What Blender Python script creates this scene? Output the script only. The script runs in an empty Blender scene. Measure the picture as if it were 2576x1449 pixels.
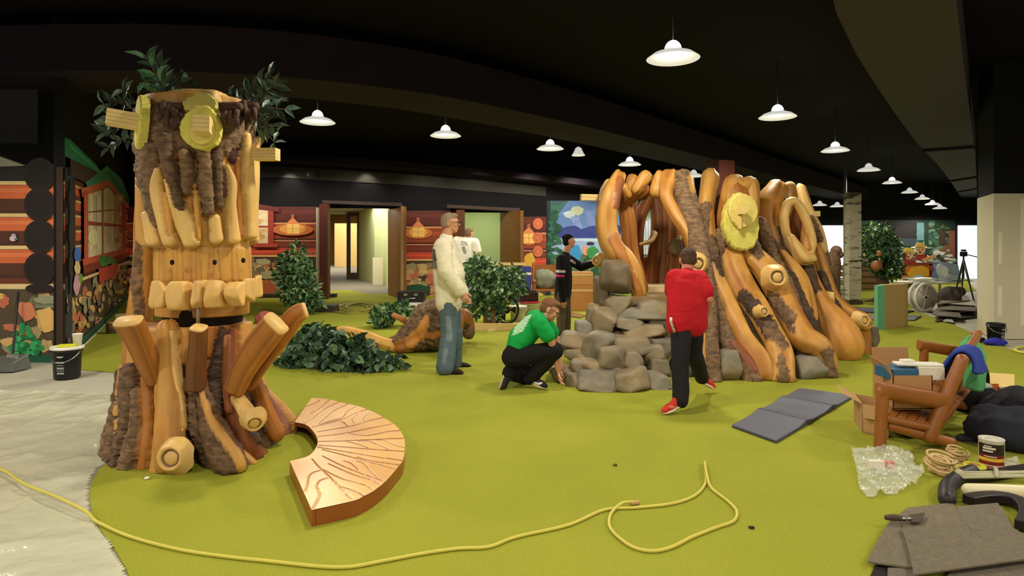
import bpy, bmesh, math, random
import numpy as np
from mathutils import Vector, Matrix
random.seed(7); RNG = np.random.default_rng(7)
SC = bpy.context.scene; COL = SC.collection

# ---------------- camera, world, exposure ----------------
FL, CAMH, CX, HY = 1600.0, 1.4, 1288.0, 620.0
cam = bpy.data.cameras.new('camera'); camo = bpy.data.objects.new('camera', cam); COL.objects.link(camo)
cam.sensor_fit = 'HORIZONTAL'; cam.sensor_width = 36.0; cam.lens = 36.0*FL/2576.0
cam.shift_y = (HY-724.5)/2576.0; cam.clip_end = 200
camo.location = (0, 0, CAMH); camo.rotation_euler = (math.pi/2, 0, 0)
SC.camera = camo
w = bpy.data.worlds.new('world'); SC.world = w; w.use_nodes = True
w.node_tree.nodes['Background'].inputs[0].default_value = (1.0, 0.93, 0.8, 1)
w.node_tree.nodes['Background'].inputs[1].default_value = 0.40
SC.view_settings.view_transform = 'Standard'; SC.view_settings.look = 'None'
SC.view_settings.exposure = 0.0; SC.view_settings.gamma = 1.0; SC.view_settings.use_curve_mapping = False
try:
    SC.cycles.max_bounces = 6; SC.cycles.diffuse_bounces = 3; SC.cycles.transparent_max_bounces = 8
    SC.cycles.sample_clamp_indirect = 4.0
except Exception: pass
LAMP_W = 210.0

# ---------------- helpers ----------------
def P(x, y, d): return np.array([(x-CX)/FL*d, d, CAMH+(HY-y)/FL*d])
def Gz(x, y, z=0.0):
    d = FL*(CAMH-z)/(y-HY); return np.array([(x-CX)/FL*d, d, z])
def px(n, d): return n*d/FL
def S(r, g, b):
    o = []
    for c in (r, g, b):
        c /= 255.0; o.append(c/12.92 if c <= .04045 else ((c+.055)/1.055)**2.4)
    return tuple(o)
ORG = {}
def _hash(ix, iy, iz, seed):
    h = (ix*374761393 + iy*668265263 + iz*2147483647 + seed*1274126177) & 0xffffffff
    h = ((h ^ (h >> 13))*1274126177) & 0xffffffff
    return ((h ^ (h >> 16)) & 0xffff)/65535.0
def noise(p, scale=1.0, seed=0, octv=1):
    p = np.asarray(p, float)*scale; out = 0; amp = 1.0; tot = 0
    for o in range(octv):
        q = p*(2**o); i = np.floor(q).astype(np.int64); f = q-i; f = f*f*(3-2*f); v = 0
        for dx in (0, 1):
            for dy in (0, 1):
                for dz in (0, 1):
                    wgt = (f[..., 0] if dx else 1-f[..., 0])*(f[..., 1] if dy else 1-f[..., 1])*(f[..., 2] if dz else 1-f[..., 2])
                    v = v+wgt*_hash(i[..., 0]+dx, i[..., 1]+dy, i[..., 2]+dz, seed+o*17)
        out = out+amp*(v*2-1); tot += amp; amp *= .5
    return out/tot

def mk(name, V, F, m, parent=None, smooth=True, col=None, origin=None, bevel=0.0, fcol=None):
    V = np.asarray(V, float)
    me = bpy.data.meshes.new(name)
    if parent is not None: org = ORG[parent]
    elif origin is not None: org = np.asarray(origin, float)
    else:
        org = V.mean(0).copy() if len(V) else np.zeros(3); org[2] = V[:, 2].min()
    me.from_pydata((V-org).tolist(), [], [list(map(int, f)) for f in F]); me.validate(); me.update()
    if smooth: me.polygons.foreach_set('use_smooth', [True]*len(me.polygons))
    if col is not None:
        col = np.asarray(col, np.float32)
        if col.ndim == 1: col = np.tile(col, (len(V), 1))
        if col.shape[1] == 3: col = np.hstack([col, np.zeros((len(col), 1), np.float32)])
        a = me.color_attributes.new('Col', 'FLOAT_COLOR', 'POINT'); a.data.foreach_set('color', col.astype(np.float32).ravel())
    if fcol is not None:
        a = me.color_attributes.new('Col', 'FLOAT_COLOR', 'CORNER'); buf = []
        for p_ in me.polygons: buf += list(tuple(fcol[p_.index])+(0.0,))*p_.loop_total
        a.data.foreach_set('color', buf)
    o = bpy.data.objects.new(name, me); COL.objects.link(o)
    if m is not None: me.materials.append(m)
    if parent is not None: o.parent = parent
    else: o.location = org
    ORG[o] = org
    if bevel:
        b = o.modifiers.new('b', 'BEVEL'); b.width = bevel; b.segments = 2; b.limit_method = 'ANGLE'
    return o
def tag(o, label=None, cat=None, group=None, kind=None):
    if label: o['label'] = label
    if cat: o['category'] = cat
    if group: o['group'] = group
    if kind: o['kind'] = kind
    return o
def thing(name, loc, label, cat, group=None):
    o = bpy.data.objects.new(name, None); COL.objects.link(o); loc = np.asarray(loc, float)
    o.location = loc; o.empty_display_size = .1; ORG[o] = loc
    return tag(o, label, cat, group)
def struct(name, V, F, m, **k):
    return tag(mk(name, V, F, m, **k), kind='structure')
def J(*parts):
    V = []; F = []; n = 0
    for v, f in parts:
        v = np.asarray(v, float); V.append(v); F += [[i+n for i in q] for q in f]; n += len(v)
    return np.vstack(V), F
def box(c, s, rz=0.0, M=None):
    c = np.asarray(c, float); s = np.asarray(s, float)/2
    v = np.array([[x, y, z] for x in (-1, 1) for y in (-1, 1) for z in (-1, 1)])*s
    if M is not None: v = v @ np.asarray(M).T
    elif rz:
        a, b = math.cos(rz), math.sin(rz); v = v @ np.array([[a, b, 0], [-b, a, 0], [0, 0, 1]])
    return v+c, [[0, 1, 3, 2], [4, 6, 7, 5], [0, 4, 5, 1], [2, 3, 7, 6], [0, 2, 6, 4], [1, 5, 7, 3]]
def frame(fwd, up=(0, 0, 1)):
    f = np.asarray(fwd, float); f = f/np.linalg.norm(f); r = np.cross(f, up)
    if np.linalg.norm(r) < 1e-4: r = np.cross(f, (1, 0, 0))
    r /= np.linalg.norm(r); u = np.cross(r, f)
    return np.column_stack([r, f, u])            # local x=right, y=forward, z=up
def resample(pts, n):
    """Catmull-Rom through pts (any width)"""
    p = np.asarray(pts, float)
    if len(p) == 2: t = np.linspace(0, 1, n)[:, None]; return p[0]*(1-t)+p[1]*t
    q = np.vstack([2*p[0]-p[1], p, 2*p[-1]-p[-2]])
    L = np.linalg.norm(np.diff(p[:, :3], axis=0), axis=1); c = np.concatenate([[0], np.cumsum(L)]); c /= c[-1]
    out = []
    for s in np.linspace(0, 1, n):
        i = min(np.searchsorted(c, s, 'right')-1, len(p)-2); t = (s-c[i])/max(c[i+1]-c[i], 1e-9)
        a, b, d, e = q[i], q[i+1], q[i+2], q[i+3]
        out.append(.5*((2*b)+(-a+d)*t+(2*a-5*b+4*d-e)*t*t+(-a+3*b-3*d+e)*t**3))
    return np.array(out)
def tube(pts, rad, n=16, m=None, caps=True, flat=1.0, rnd=True, closed=False):
    """tube through pts; rad scalar or per-point; flat squashes along the frame normal; round ends"""
    pts = np.asarray(pts, float); rad = np.full(len(pts), rad, float) if np.isscalar(rad) else np.asarray(rad, float)
    if m: q = resample(np.column_stack([pts, rad]), m); pts, rad = q[:, :3], np.maximum(q[:, 3], 1e-4)
    if caps and rnd and not closed:
        t0 = pts[0]-pts[1]; t0 /= np.linalg.norm(t0)+1e-9; t1 = pts[-1]-pts[-2]; t1 /= np.linalg.norm(t1)+1e-9
        ks = [(.95, .3), (.75, .66), (.45, .9)]
        pts = np.vstack([[pts[0]+t0*rad[0]*a for a, b in ks], pts, [pts[-1]+t1*rad[-1]*a for a, b in ks[::-1]]])
        rad = np.concatenate([[rad[0]*b for a, b in ks], rad, [rad[-1]*b for a, b in ks[::-1]]])
    N = len(pts); T = np.gradient(pts, axis=0)
    if closed: T = np.roll(pts, -1, 0)-np.roll(pts, 1, 0)
    T /= np.linalg.norm(T, axis=1)[:, None]+1e-9
    u = np.cross(T[0], (0, 1, 0.01)); 
    if np.linalg.norm(u) < .2: u = np.cross(T[0], (1, 0, 0))
    u /= np.linalg.norm(u); V = []
    a = np.arange(n)*2*math.pi/n
    for i in range(N):
        u = u-T[i]*np.dot(u, T[i]); u /= np.linalg.norm(u)+1e-9; v = np.cross(T[i], u)
        V.append(pts[i]+rad[i]*(np.cos(a)[:, None]*u+flat*np.sin(a)[:, None]*v))
    V = np.vstack(V); F = []
    for i in range(N if closed else N-1):
        k = (i+1) % N
        for j in range(n): F.append([i*n+j, i*n+(j+1) % n, k*n+(j+1) % n, k*n+j])
    if caps and not closed:
        F.append(list(range(n))[::-1]); F.append([(N-1)*n+j for j in range(n)])
    return V, F
def lathe(prof, c, n=32, sx=1.0, sy=1.0, cap=True):
    V = []; a = np.arange(n)*2*math.pi/n
    for r, z in prof: V.append(np.column_stack([c[0]+sx*r*np.cos(a), c[1]+sy*r*np.sin(a), np.full(n, c[2]+z)]))
    V = np.vstack(V); F = []
    for i in range(len(prof)-1):
        for j in range(n): F.append([i*n+j, i*n+(j+1) % n, (i+1)*n+(j+1) % n, (i+1)*n+j])
    if cap: F.append(list(range(n))[::-1]); F.append([(len(prof)-1)*n+j for j in range(n)])
    return V, F
_ICO = {}
def ico(k):
    if k not in _ICO:
        b = bmesh.new(); bmesh.ops.create_icosphere(b, subdivisions=k, radius=1)
        _ICO[k] = (np.array([v.co[:] for v in b.verts]), [[v.index for v in f.verts] for f in b.faces]); b.free()
    return _ICO[k]
def ell(c, r, M=None, k=3):
    v, f = ico(k); v = v*np.asarray(r, float)
    if M is not None: v = v @ np.asarray(M).T
    return v+np.asarray(c, float), f
def rockgeo(c, s, seed, k=4, rz=0.0, nf=9, rough=.03):
    r = np.random.default_rng(seed); n, f = ico(k)
    d = r.normal(size=(nf, 3)); d /= np.linalg.norm(d, axis=1)[:, None]
    d = np.vstack([d, [[0, 0, 1], [0, -1, .2], [0, 0, -1], [1, 0, .1], [-1, 0, .1]]]); d /= np.linalg.norm(d, axis=1)[:, None]
    o = r.uniform(.66, 1.0, len(d)); dots = np.maximum(n @ d.T, 1e-3); rr = o/dots
    rad = -np.log(np.exp(-rr*60).sum(1))/60
    v = n*np.minimum(rad, 1.25)[:, None]; v = v*(1+rough*noise(v, 3.0, seed % 97, 2))[:, None]
    v *= np.asarray(s, float)/2*1.12
    a, b = math.cos(rz), math.sin(rz); v = v @ np.array([[a, b, 0], [-b, a, 0], [0, 0, 1]])
    return v+np.asarray(c, float), f
def prism(poly, z0, z1):
    """poly: list of world (x,y) or px-derived xy, extruded z0..z1 (arrays allowed)"""
    n = len(poly); p = np.asarray(poly, float)[:, :2]
    ar = sum(p[i][0]*p[(i+1) % n][1]-p[(i+1) % n][0]*p[i][1] for i in range(n))
    if ar < 0: p = p[::-1]
    V = np.vstack([np.column_stack([p, np.full(n, z0)]), np.column_stack([p, np.full(n, z1)])])
    F = [list(range(n))[::-1], list(range(n, 2*n))]+[[i, (i+1) % n, n+(i+1) % n, n+i] for i in range(n)]
    return V, F
def slab(pts, off):
    """planar polygon of 3D points extruded by vector off"""
    p = np.asarray(pts, float); n = len(p); V = np.vstack([p, p+np.asarray(off, float)])
    return V, [list(range(n)), list(range(n, 2*n))[::-1]]+[[i, n+i, n+(i+1) % n, (i+1) % n] for i in range(n)]
def cyl(p0, p1, r0, r1=None, n=20): return tube([p0, p1], [r0, r1 if r1 is not None else r0], n=n, rnd=False)
def fixn(o):
    b = bmesh.new(); b.from_mesh(o.data); bmesh.ops.recalc_face_normals(b, faces=b.faces); b.to_mesh(o.data); b.free(); return o
def project(V):
    V = np.asarray(V); return CX+V[:, 0]/V[:, 1]*FL, HY-(V[:, 2]-CAMH)/V[:, 1]*FL

# ---------------- materials ----------------
def nodes(m):
    m.use_nodes = True; nt = m.node_tree; return nt, nt.nodes, nt.links, nt.nodes['Principled BSDF']
_M = {}
def mat(name, rgb, rough=.6, metal=0.0, var=.12, vscale=8.0, bump=0.0, bscale=30.0, spec=.4, emit=None, es=0.0, alpha=1.0, trans=0.0, coat=0.0):
    if name in _M: return _M[name]
    m = bpy.data.materials.new(name); nt, N, L, b = nodes(m); _M[name] = m
    b.inputs['Roughness'].default_value = rough; b.inputs['Metallic'].default_value = metal
    b.inputs['Specular IOR Level'].default_value = spec; b.inputs['Alpha'].default_value = alpha
    b.inputs['Transmission Weight'].default_value = trans; b.inputs['Coat Weight'].default_value = coat
    tc = N.new('ShaderNodeTexCoord')
    nz = N.new('ShaderNodeTexNoise'); nz.inputs['Scale'].default_value = vscale; nz.inputs['Detail'].default_value = 4
    L.new(tc.outputs['Object'], nz.inputs['Vector'])
    mx = N.new('ShaderNodeMix'); mx.data_type = 'RGBA'
    mx.inputs[6].default_value = (*[c*(1-var) for c in rgb], 1); mx.inputs[7].default_value = (*[min(c*(1+var), 1) for c in rgb], 1)
    L.new(nz.outputs['Fac'], mx.inputs[0]); L.new(mx.outputs[2], b.inputs['Base Color'])
    if bump:
        n2 = N.new('ShaderNodeTexNoise'); n2.inputs['Scale'].default_value = bscale; n2.inputs['Detail'].default_value = 3
        L.new(tc.outputs['Object'], n2.inputs['Vector'])
        bp = N.new('ShaderNodeBump'); bp.inputs['Strength'].default_value = bump; bp.inputs['Distance'].default_value = .02
        L.new(n2.outputs['Fac'], bp.inputs['Height']); L.new(bp.outputs['Normal'], b.inputs['Normal'])
    if emit: b.inputs['Emission Color'].default_value = (*emit, 1); b.inputs['Emission Strength'].default_value = es
    return m
def vcol(name, rough=.5, var=.15, vscale=6.0, bump=.25, bscale=40.0, spec=.35, bark=False, stretch=(1, 1, 1), sheen=0.0, coat=0.0):
    if name in _M: return _M[name]
    m = bpy.data.materials.new(name); nt, N, L, b = nodes(m); _M[name] = m
    b.inputs['Specular IOR Level'].default_value = spec; b.inputs['Coat Weight'].default_value = coat
    at = N.new('ShaderNodeAttribute'); at.attribute_name = 'Col'
    tc = N.new('ShaderNodeTexCoord'); mp = N.new('ShaderNodeMapping'); mp.inputs['Scale'].default_value = stretch
    L.new(tc.outputs['Object'], mp.inputs['Vector'])
    nz = N.new('ShaderNodeTexNoise'); nz.inputs['Scale'].default_value = vscale; nz.inputs['Detail'].default_value = 5
    L.new(mp.outputs['Vector'], nz.inputs['Vector'])
    mr = N.new('ShaderNodeMapRange'); mr.inputs[3].default_value = 1-var; mr.inputs[4].default_value = 1+var
    mr.inputs[1].default_value = .3; mr.inputs[2].default_value = .7
    L.new(nz.outputs['Fac'], mr.inputs[0])
    mu = N.new('ShaderNodeVectorMath'); mu.operation = 'SCALE'
    L.new(at.outputs['Color'], mu.inputs[0]); L.new(mr.outputs[0], mu.inputs['Scale'])
    out = mu.outputs[0]
    n2 = N.new('ShaderNodeTexNoise'); n2.inputs['Scale'].default_value = bscale; n2.inputs['Detail'].default_value = 4
    L.new(tc.outputs['Object'], n2.inputs['Vector'])
    bp = N.new('ShaderNodeBump'); bp.inputs['Distance'].default_value = .015
    if bark:
        m2 = N.new('ShaderNodeMapping'); m2.inputs['Scale'].default_value = (14, 14, 30); L.new(tc.outputs['Object'], m2.inputs['Vector'])
        n3 = N.new('ShaderNodeTexNoise'); n3.inputs['Scale'].default_value = 1.0; n3.inputs['Detail'].default_value = 6; n3.inputs['Roughness'].default_value = .65
        L.new(m2.outputs['Vector'], n3.inputs['Vector'])
        cr = N.new('ShaderNodeMapRange'); cr.inputs[1].default_value = .36; cr.inputs[2].default_value = .6; cr.inputs[3].default_value = .45; cr.inputs[4].default_value = 1.2
        L.new(n3.outputs['Fac'], cr.inputs[0])
        mb = N.new('ShaderNodeMix'); mb.data_type = 'FLOAT'; mb.inputs[2].default_value = 1.0
        L.new(at.outputs['Alpha'], mb.inputs[0]); L.new(cr.outputs[0], mb.inputs[3])
        mu2 = N.new('ShaderNodeVectorMath'); mu2.operation = 'SCALE'; L.new(out, mu2.inputs[0]); L.new(mb.outputs[0], mu2.inputs['Scale']); out = mu2.outputs[0]
        hm_ = N.new('ShaderNodeMix'); hm_.data_type = 'FLOAT'; L.new(at.outputs['Alpha'], hm_.inputs[0]); L.new(n2.outputs['Fac'], hm_.inputs[2]); L.new(n3.outputs['Fac'], hm_.inputs[3])
        L.new(hm_.outputs[0], bp.inputs['Height'])
        st = N.new('ShaderNodeMapRange'); st.inputs[3].default_value = bump; st.inputs[4].default_value = .9; L.new(at.outputs['Alpha'], st.inputs[0]); L.new(st.outputs[0], bp.inputs['Strength'])
        rg = N.new('ShaderNodeMapRange'); rg.inputs[3].default_value = rough; rg.inputs[4].default_value = .8; L.new(at.outputs['Alpha'], rg.inputs[0]); L.new(rg.outputs[0], b.inputs['Roughness'])
    else:
        b.inputs['Roughness'].default_value = rough
        L.new(n2.outputs['Fac'], bp.inputs['Height']); bp.inputs['Strength'].default_value = bump
    L.new(bp.outputs['Normal'], b.inputs['Normal']); L.new(out, b.inputs['Base Color'])
    return m
FOAM = vcol('painted_foam_wood', rough=.48, var=.16, vscale=5.0, bump=.12, bscale=25, bark=True, stretch=(1.6, 1.6, .5))
CLOTH = vcol('cloth', rough=.85, var=.08, vscale=14, bump=.25, bscale=60, spec=.2)
SKIN = vcol('skin', rough=.55, var=.05, bump=.05)
PRINT = vcol('printed_mural', rough=.55, var=.10, vscale=3.0, bump=.02, stretch=(1, 1, 2.5))
LEAFM = vcol('artificial_leaf', rough=.45, var=.12, bump=.05, spec=.45)
ROCKM = vcol('painted_foam_rock', rough=.62, var=.28, vscale=4.5, bump=.35, bscale=22)
PAINT = vcol('paint', rough=.45, var=.05, bump=.03)
LAM = vcol('laminate', rough=.32, var=.07, vscale=4, bump=.02, spec=.5)
DARKCEIL = mat('black_ceiling', (.0075, .0055, .0085), rough=.9, var=.35, vscale=.8, spec=.1)
BEAMM = mat('dark_beam', (.020, .014, .021), rough=.85, var=.25, vscale=1.5, spec=.15)
BLACKW = mat('black_header', (.007, .007, .009), rough=.8, var=.3, spec=.2)
CARDM = mat('cardboard', S(176, 132, 84), rough=.85, var=.1, vscale=20)
BLACKP = mat('black_plastic', (.012, .012, .013), rough=.4)
WHITEP = mat('white_plastic', S(232, 228, 215), rough=.4, var=.04)
STEEL = mat('steel', (.5, .5, .5), rough=.3, metal=1.0)
LOGM = mat('varnished_log', S(150, 90, 38), rough=.38, var=.22, vscale=9, bump=.08, bscale=20, spec=.5)
GREENW = mat('green_wall', S(190, 204, 150), rough=.8, var=.03)
BROWNB = mat('brown_board', S(128, 84, 38), rough=.5, var=.12, vscale=3)
REDBR = mat('redbrown_post', S(88, 42, 30), rough=.5, var=.15, vscale=4)
PINE = mat('pale_pine', S(226, 196, 128), rough=.6, var=.12, vscale=5)
# ---------------- structure: floor, carpet, walls, ceiling ----------------
def quadgrid(o, u, v, nu, nv):
    o, u, v = map(np.asarray, (o, u, v)); V = [o+u*i/nu+v*j/nv for j in range(nv+1) for i in range(nu+1)]
    return np.array(V), [[j*(nu+1)+i, j*(nu+1)+i+1, (j+1)*(nu+1)+i+1, (j+1)*(nu+1)+i] for j in range(nv) for i in range(nu)]
CONC = mat('grey_floor', S(184, 180, 160), rough=.6, var=.12, vscale=3, bump=.05)
GCARP = mat('grey_carpet_tile', S(128, 122, 108), rough=.95, var=.2, vscale=25, bump=.3, bscale=200)
struct('floor', *box((0, 22, -.06), (60, 76, .10)), CONC, smooth=False)
# green carpet
def carpet_mat():
    m = bpy.data.materials.new('green_carpet'); nt, N, L, b = nodes(m); b.inputs['Roughness'].default_value = .95; b.inputs['Specular IOR Level'].default_value = .1
    tc = N.new('ShaderNodeTexCoord'); n1 = N.new('ShaderNodeTexNoise'); n1.inputs['Scale'].default_value = 1.3; n1.inputs['Detail'].default_value = 6
    n2 = N.new('ShaderNodeTexNoise'); n2.inputs['Scale'].default_value = 260; n2.inputs['Detail'].default_value = 2
    L.new(tc.outputs['Object'], n1.inputs['Vector']); L.new(tc.outputs['Object'], n2.inputs['Vector'])
    mx = N.new('ShaderNodeMix'); mx.data_type = 'RGBA'; mx.inputs[6].default_value = (*S(144, 148, 47), 1); mx.inputs[7].default_value = (*S(160, 163, 57), 1)
    L.new(n1.outputs['Fac'], mx.inputs[0])
    mr = N.new('ShaderNodeMapRange'); mr.inputs[1].default_value = .3; mr.inputs[2].default_value = .7; mr.inputs[3].default_value = .82; mr.inputs[4].default_value = 1.15; L.new(n2.outputs['Fac'], mr.inputs[0])
    sc = N.new('ShaderNodeVectorMath'); sc.operation = 'SCALE'; L.new(mx.outputs[2], sc.inputs[0]); L.new(mr.outputs[0], sc.inputs['Scale']); L.new(sc.outputs[0], b.inputs['Base Color'])
    bp = N.new('ShaderNodeBump'); bp.inputs['Strength'].default_value = .35; bp.inputs['Distance'].default_value = .01; L.new(n2.outputs['Fac'], bp.inputs['Height']); L.new(bp.outputs['Normal'], b.inputs['Normal'])
    return m
cb = [(345, 1115), (285, 1155), (248, 1180), (230, 1215), (225, 1250), (232, 1295), (255, 1335), (285, 1375), (315, 1425), (335, 1475), (380, 1600)]
poly = [Gz(*p)[:2] for p in cb]
poly += [(-1, 1.0), (3.5, 1.0), (6.5, 4.5)]
poly += [Gz(*p)[:2] for p in [(2640, 925), (2576, 893), (2500, 862), (2420, 825), (2340, 795), (2290, 778), (2330, 745), (2420, 735), (2455, 731)]]
poly += [(22, 31), (-6, 31), P(1005, 0, 18.4)[:2], P(1000, 0, 18.2)[:2], P(975, 0, 18.9)[:2], P(930, 0, 18.6)[:2], P(880, 0, 20.5)[:2], P(815, 0, 20)[:2], P(822, 0, 17.6)[:2], P(318, 0, 17.2)[:2], Gz(200, 868)[:2], Gz(206, 930)[:2], Gz(290, 936)[:2], Gz(345, 950)[:2]]
poly = [p for p in poly]
# keep the carpet inside the room on the left: drop the strip where the grey floor shows
tag(fixn(mk('floor_carpet', *prism(poly, -.009, .0), carpet_mat(), smooth=False)), kind='structure')

# ceiling and beams
struct('ceiling', *box((0, 20, 4.25), (60, 60, .1)), DARKCEIL, smooth=False)
def zedge(x, y, z): return P(x, y, FL*(z-CAMH)/(HY-y))
def beam(name, line, z, h, depth_, m):
    pts = resample(np.array([zedge(x, y, z) for x, y in line]), 60)
    T = np.gradient(pts, axis=0); T[:, 2] = 0; T /= np.linalg.norm(T, axis=1)[:, None]; Nn = np.column_stack([-T[:, 1], T[:, 0], 0*T[:, 0]])
    V = []; F = []
    for p, n in zip(pts, Nn):
        V += [p, p+n*depth_, p+n*depth_+np.array([0, 0, h]), p+np.array([0, 0, h])]
    for i in range(len(pts)-1):
        for j in range(4): F.append([i*4+j, i*4+(j+1) % 4, i*4+4+(j+1) % 4, i*4+4+j])
    F.append([0, 1, 2, 3]); e = (len(pts)-1)*4; F.append([e+3, e+2, e+1, e])
    return fixn(tag(mk(name, V, F, m, smooth=False), kind='structure'))
beam('beam_main', [(-250, 190), (0, 182), (350, 178), (700, 192), (1000, 225), (1200, 258), (1500, 325), (1800, 402), (2050, 470), (2300, 530)], 3.45, .55, 1.1, BEAMM)
# right-hand duct with raised bands
L_ = [(2080, -60), (2150, 130), (2300, 350), (2390, 455), (2446, 545)]; R_ = [(2400, -60), (2420, 130), (2448, 350), (2456, 440), (2460, 540)]
lp = resample([zedge(x, y, 3.55) for x, y in L_], 40); rp = resample([zedge(x, y, 3.55) for x, y in R_], 40)
V = []; F = []
for a, b in zip(lp, rp): V += [a, b, b+np.array([0, 0, .6]), a+np.array([0, 0, .6])]
for i in range(39):
    for j in range(4): F.append([i*4+j, i*4+(j+1) % 4, i*4+4+(j+1) % 4, i*4+4+j])
F += [[0, 1, 2, 3], [159, 158, 157, 156]]
DUCTM = mat('grey_duct', (.034, .026, .03), rough=.7, var=.2, vscale=1.2)
fixn(tag(mk('beam_right', V, F, DUCTM, smooth=False), kind='structure'))
for k, i in enumerate((9, 15, 20, 25, 29, 32, 35)):
    a, b = lp[i], rp[i]; u = b-a; u /= np.linalg.norm(u)
    fixn(tag(mk('trim_%d' % (20+k), *slab([a-u*.02, b+u*.02, b+u*.02+(lp[i+1]-a)*.18, a-u*.02+(lp[i+1]-a)*.18], (0, 0, -.05)), BEAMM, smooth=False), kind='structure'))

# walls: plan points
def seg_wall(name, A, B, z0, z1, m, th=.15, holes=()):
    """wall slab from A to B (xy), thickness away from camera side; holes = list of (u0,u1,zt) door openings as fractions"""
    A = np.array(A, float); B = np.array(B, float); d = B-A; Ln = np.linalg.norm(d); d /= Ln; n = np.array([-d[1], d[0]])
    if n @ ((A+B)/2) < 0: n = -n
    parts = []
    def blk(u0, u1, za, zb):
        a = A+d*Ln*u0; b = A+d*Ln*u1
        parts.append(prism([a, b, b+n*th, a+n*th], za, zb))
    u = 0
    for (h0, h1, zt) in holes:
        blk(u, h0, z0, z1); blk(h0, h1, zt, z1); u = h1
    blk(u, 1, z0, z1)
    return fixn(tag(mk(name, *J(*parts), m, smooth=False), kind='structure'))
XY = lambda x, d: P(x, 0, d)[:2]
LF0, LF1 = XY(-330, 7.75), XY(165, 7.75)
LB = XY(320, 17.2)
BK1 = XY(1374, 18.2)
DGREY = mat('dark_grey_wall', (.035, .035, .036), rough=.85, var=.15)
seg_wall('wall_left_front', LF0, LF1, 0, 2.37, DGREY, th=.12)
seg_wall('wall_left', LF1, LB, 0, 4.2, BLACKW, th=.12)
seg_wall('wall_left_upper', XY(-330, 8.3), XY(95, 8.3), 2.75, 4.2, DGREY, th=.1)
def ufrac(A, B, x):
    A = np.array(A); B = np.array(B); d = B-A; s = (x-CX)/FL     # X = s*Y
    return (s*A[1]-A[0])/(d[0]-s*d[1])
h = [(ufrac(LB, BK1, 818), ufrac(LB, BK1, 1008), 2.47), (ufrac(LB, BK1, 1152), ufrac(LB, BK1, 1306), 2.37)]
seg_wall('wall_back', LB, BK1, 0, 4.2, BLACKW, th=.2, holes=h)
BL1 = XY(1800, 19.2)
seg_wall('wall_blue', BK1, BL1, 0, 4.2, BLACKW, th=.2)
FR0, FR1 = XY(2040, 28.0), XY(2520, 28.0)
seg_wall('wall_far', FR0, FR1, 0, 4.2, BLACKW, th=.2)
seg_wall('wall_far_left', BL1, FR0, 0, 4.2, BLACKW, th=.2)
seg_wall('wall_right', XY(2520, 28.0), XY(2900, 20.0), 0, 4.2, BLACKW, th=.2)
# pale lit ceiling edge of the room over the left partition
PALE = mat('pale_soffit', S(226, 224, 186), rough=.8, var=.03)
fixn(tag(mk('trim_1', *slab([P(-60, 372, 8.15), P(62, 417, 8.15), P(-60, 421, 8.15)], (0, .08, 0)), PALE, smooth=False), kind='structure'))
fixn(tag(mk('trim_2', *slab([P(132, 418, 8.15), P(152, 398, 8.15), P(152, 418, 8.15)], (0, .08, 0)), PALE, smooth=False), kind='structure'))
# soffit ledge above the back wall
a = np.array(LB); b = np.array(BL1)
led = [(330, 395), (700, 402), (1000, 420), (1400, 458), (1700, 490)]
def at_back(x, y, off=0.0):
    """pixel -> point on the back wall plane (moved off toward camera)"""
    A, B = (LB, BK1) if x <= 1374 else (BK1, BL1)
    u = ufrac(A, B, x); q = np.array(A)+(np.array(B)-np.array(A))*u; s = (q[1]-off)/q[1]
    return np.array([q[0]*s, q[1]*s, CAMH+(HY-y)/FL*q[1]*s])
V = []; F = []
for x, y in led:
    p = at_back(x, y, .9); q = at_back(x, y, .02); q[2] = p[2]
    V += [p, q, q+np.array([0, 0, .16]), p+np.array([0, 0, .16])]
for i in range(len(led)-1):
    for j in range(4): F.append([i*4+j, i*4+(j+1) % 4, i*4+4+(j+1) % 4, i*4+4+j])
F += [[0, 1, 2, 3], [19, 18, 17, 16]]
fixn(tag(mk('trim_3', V, F, BEAMM, smooth=False), kind='structure'))
HEADM = mat('header_panel', (.045, .042, .036), rough=.8, var=.15)
V = []
for x, y0, y1 in [(330, 412, 440), (700, 418, 446), (1000, 436, 464), (1374, 470, 494)]: V += [at_back(x, y0, .03), at_back(x, y1, .03)]
F = [[0, 1, 3, 2], [2, 3, 5, 4], [4, 5, 7, 6]]
fixn(tag(mk('trim_4', V, F, HEADM, smooth=False), kind='structure'))
for x in (500, 720, 915, 1100, 1290):
    p = at_back(x, 425, .35); l = bpy.data.lights.new('soffit_spot', 'SPOT'); l.energy = 22; l.spot_size = 1.6; l.spot_blend = .8; l.shadow_soft_size = .04; l.color = (1, .9, .7)
    o = bpy.data.objects.new('soffit_spot', l); COL.objects.link(o); o.location = p; o.rotation_euler = (.55, 0, 0)

for x in (420, 560, 700, 860, 1050, 1200, 1330, 1450, 1600):  # unseen spots added to brighten the back wall murals
    p = at_back(x, 440, 1.5); l = bpy.data.lights.new('mural_fill_spot', 'SPOT'); l.energy = 95; l.spot_size = 2.0; l.spot_blend = .9; l.shadow_soft_size = .08; l.color = (1, .9, .74)
    o = bpy.data.objects.new('mural_fill_spot', l); COL.objects.link(o); o.location = (p[0], p[1], 3.3); o.rotation_euler = (.75, 0, 0)
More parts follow.
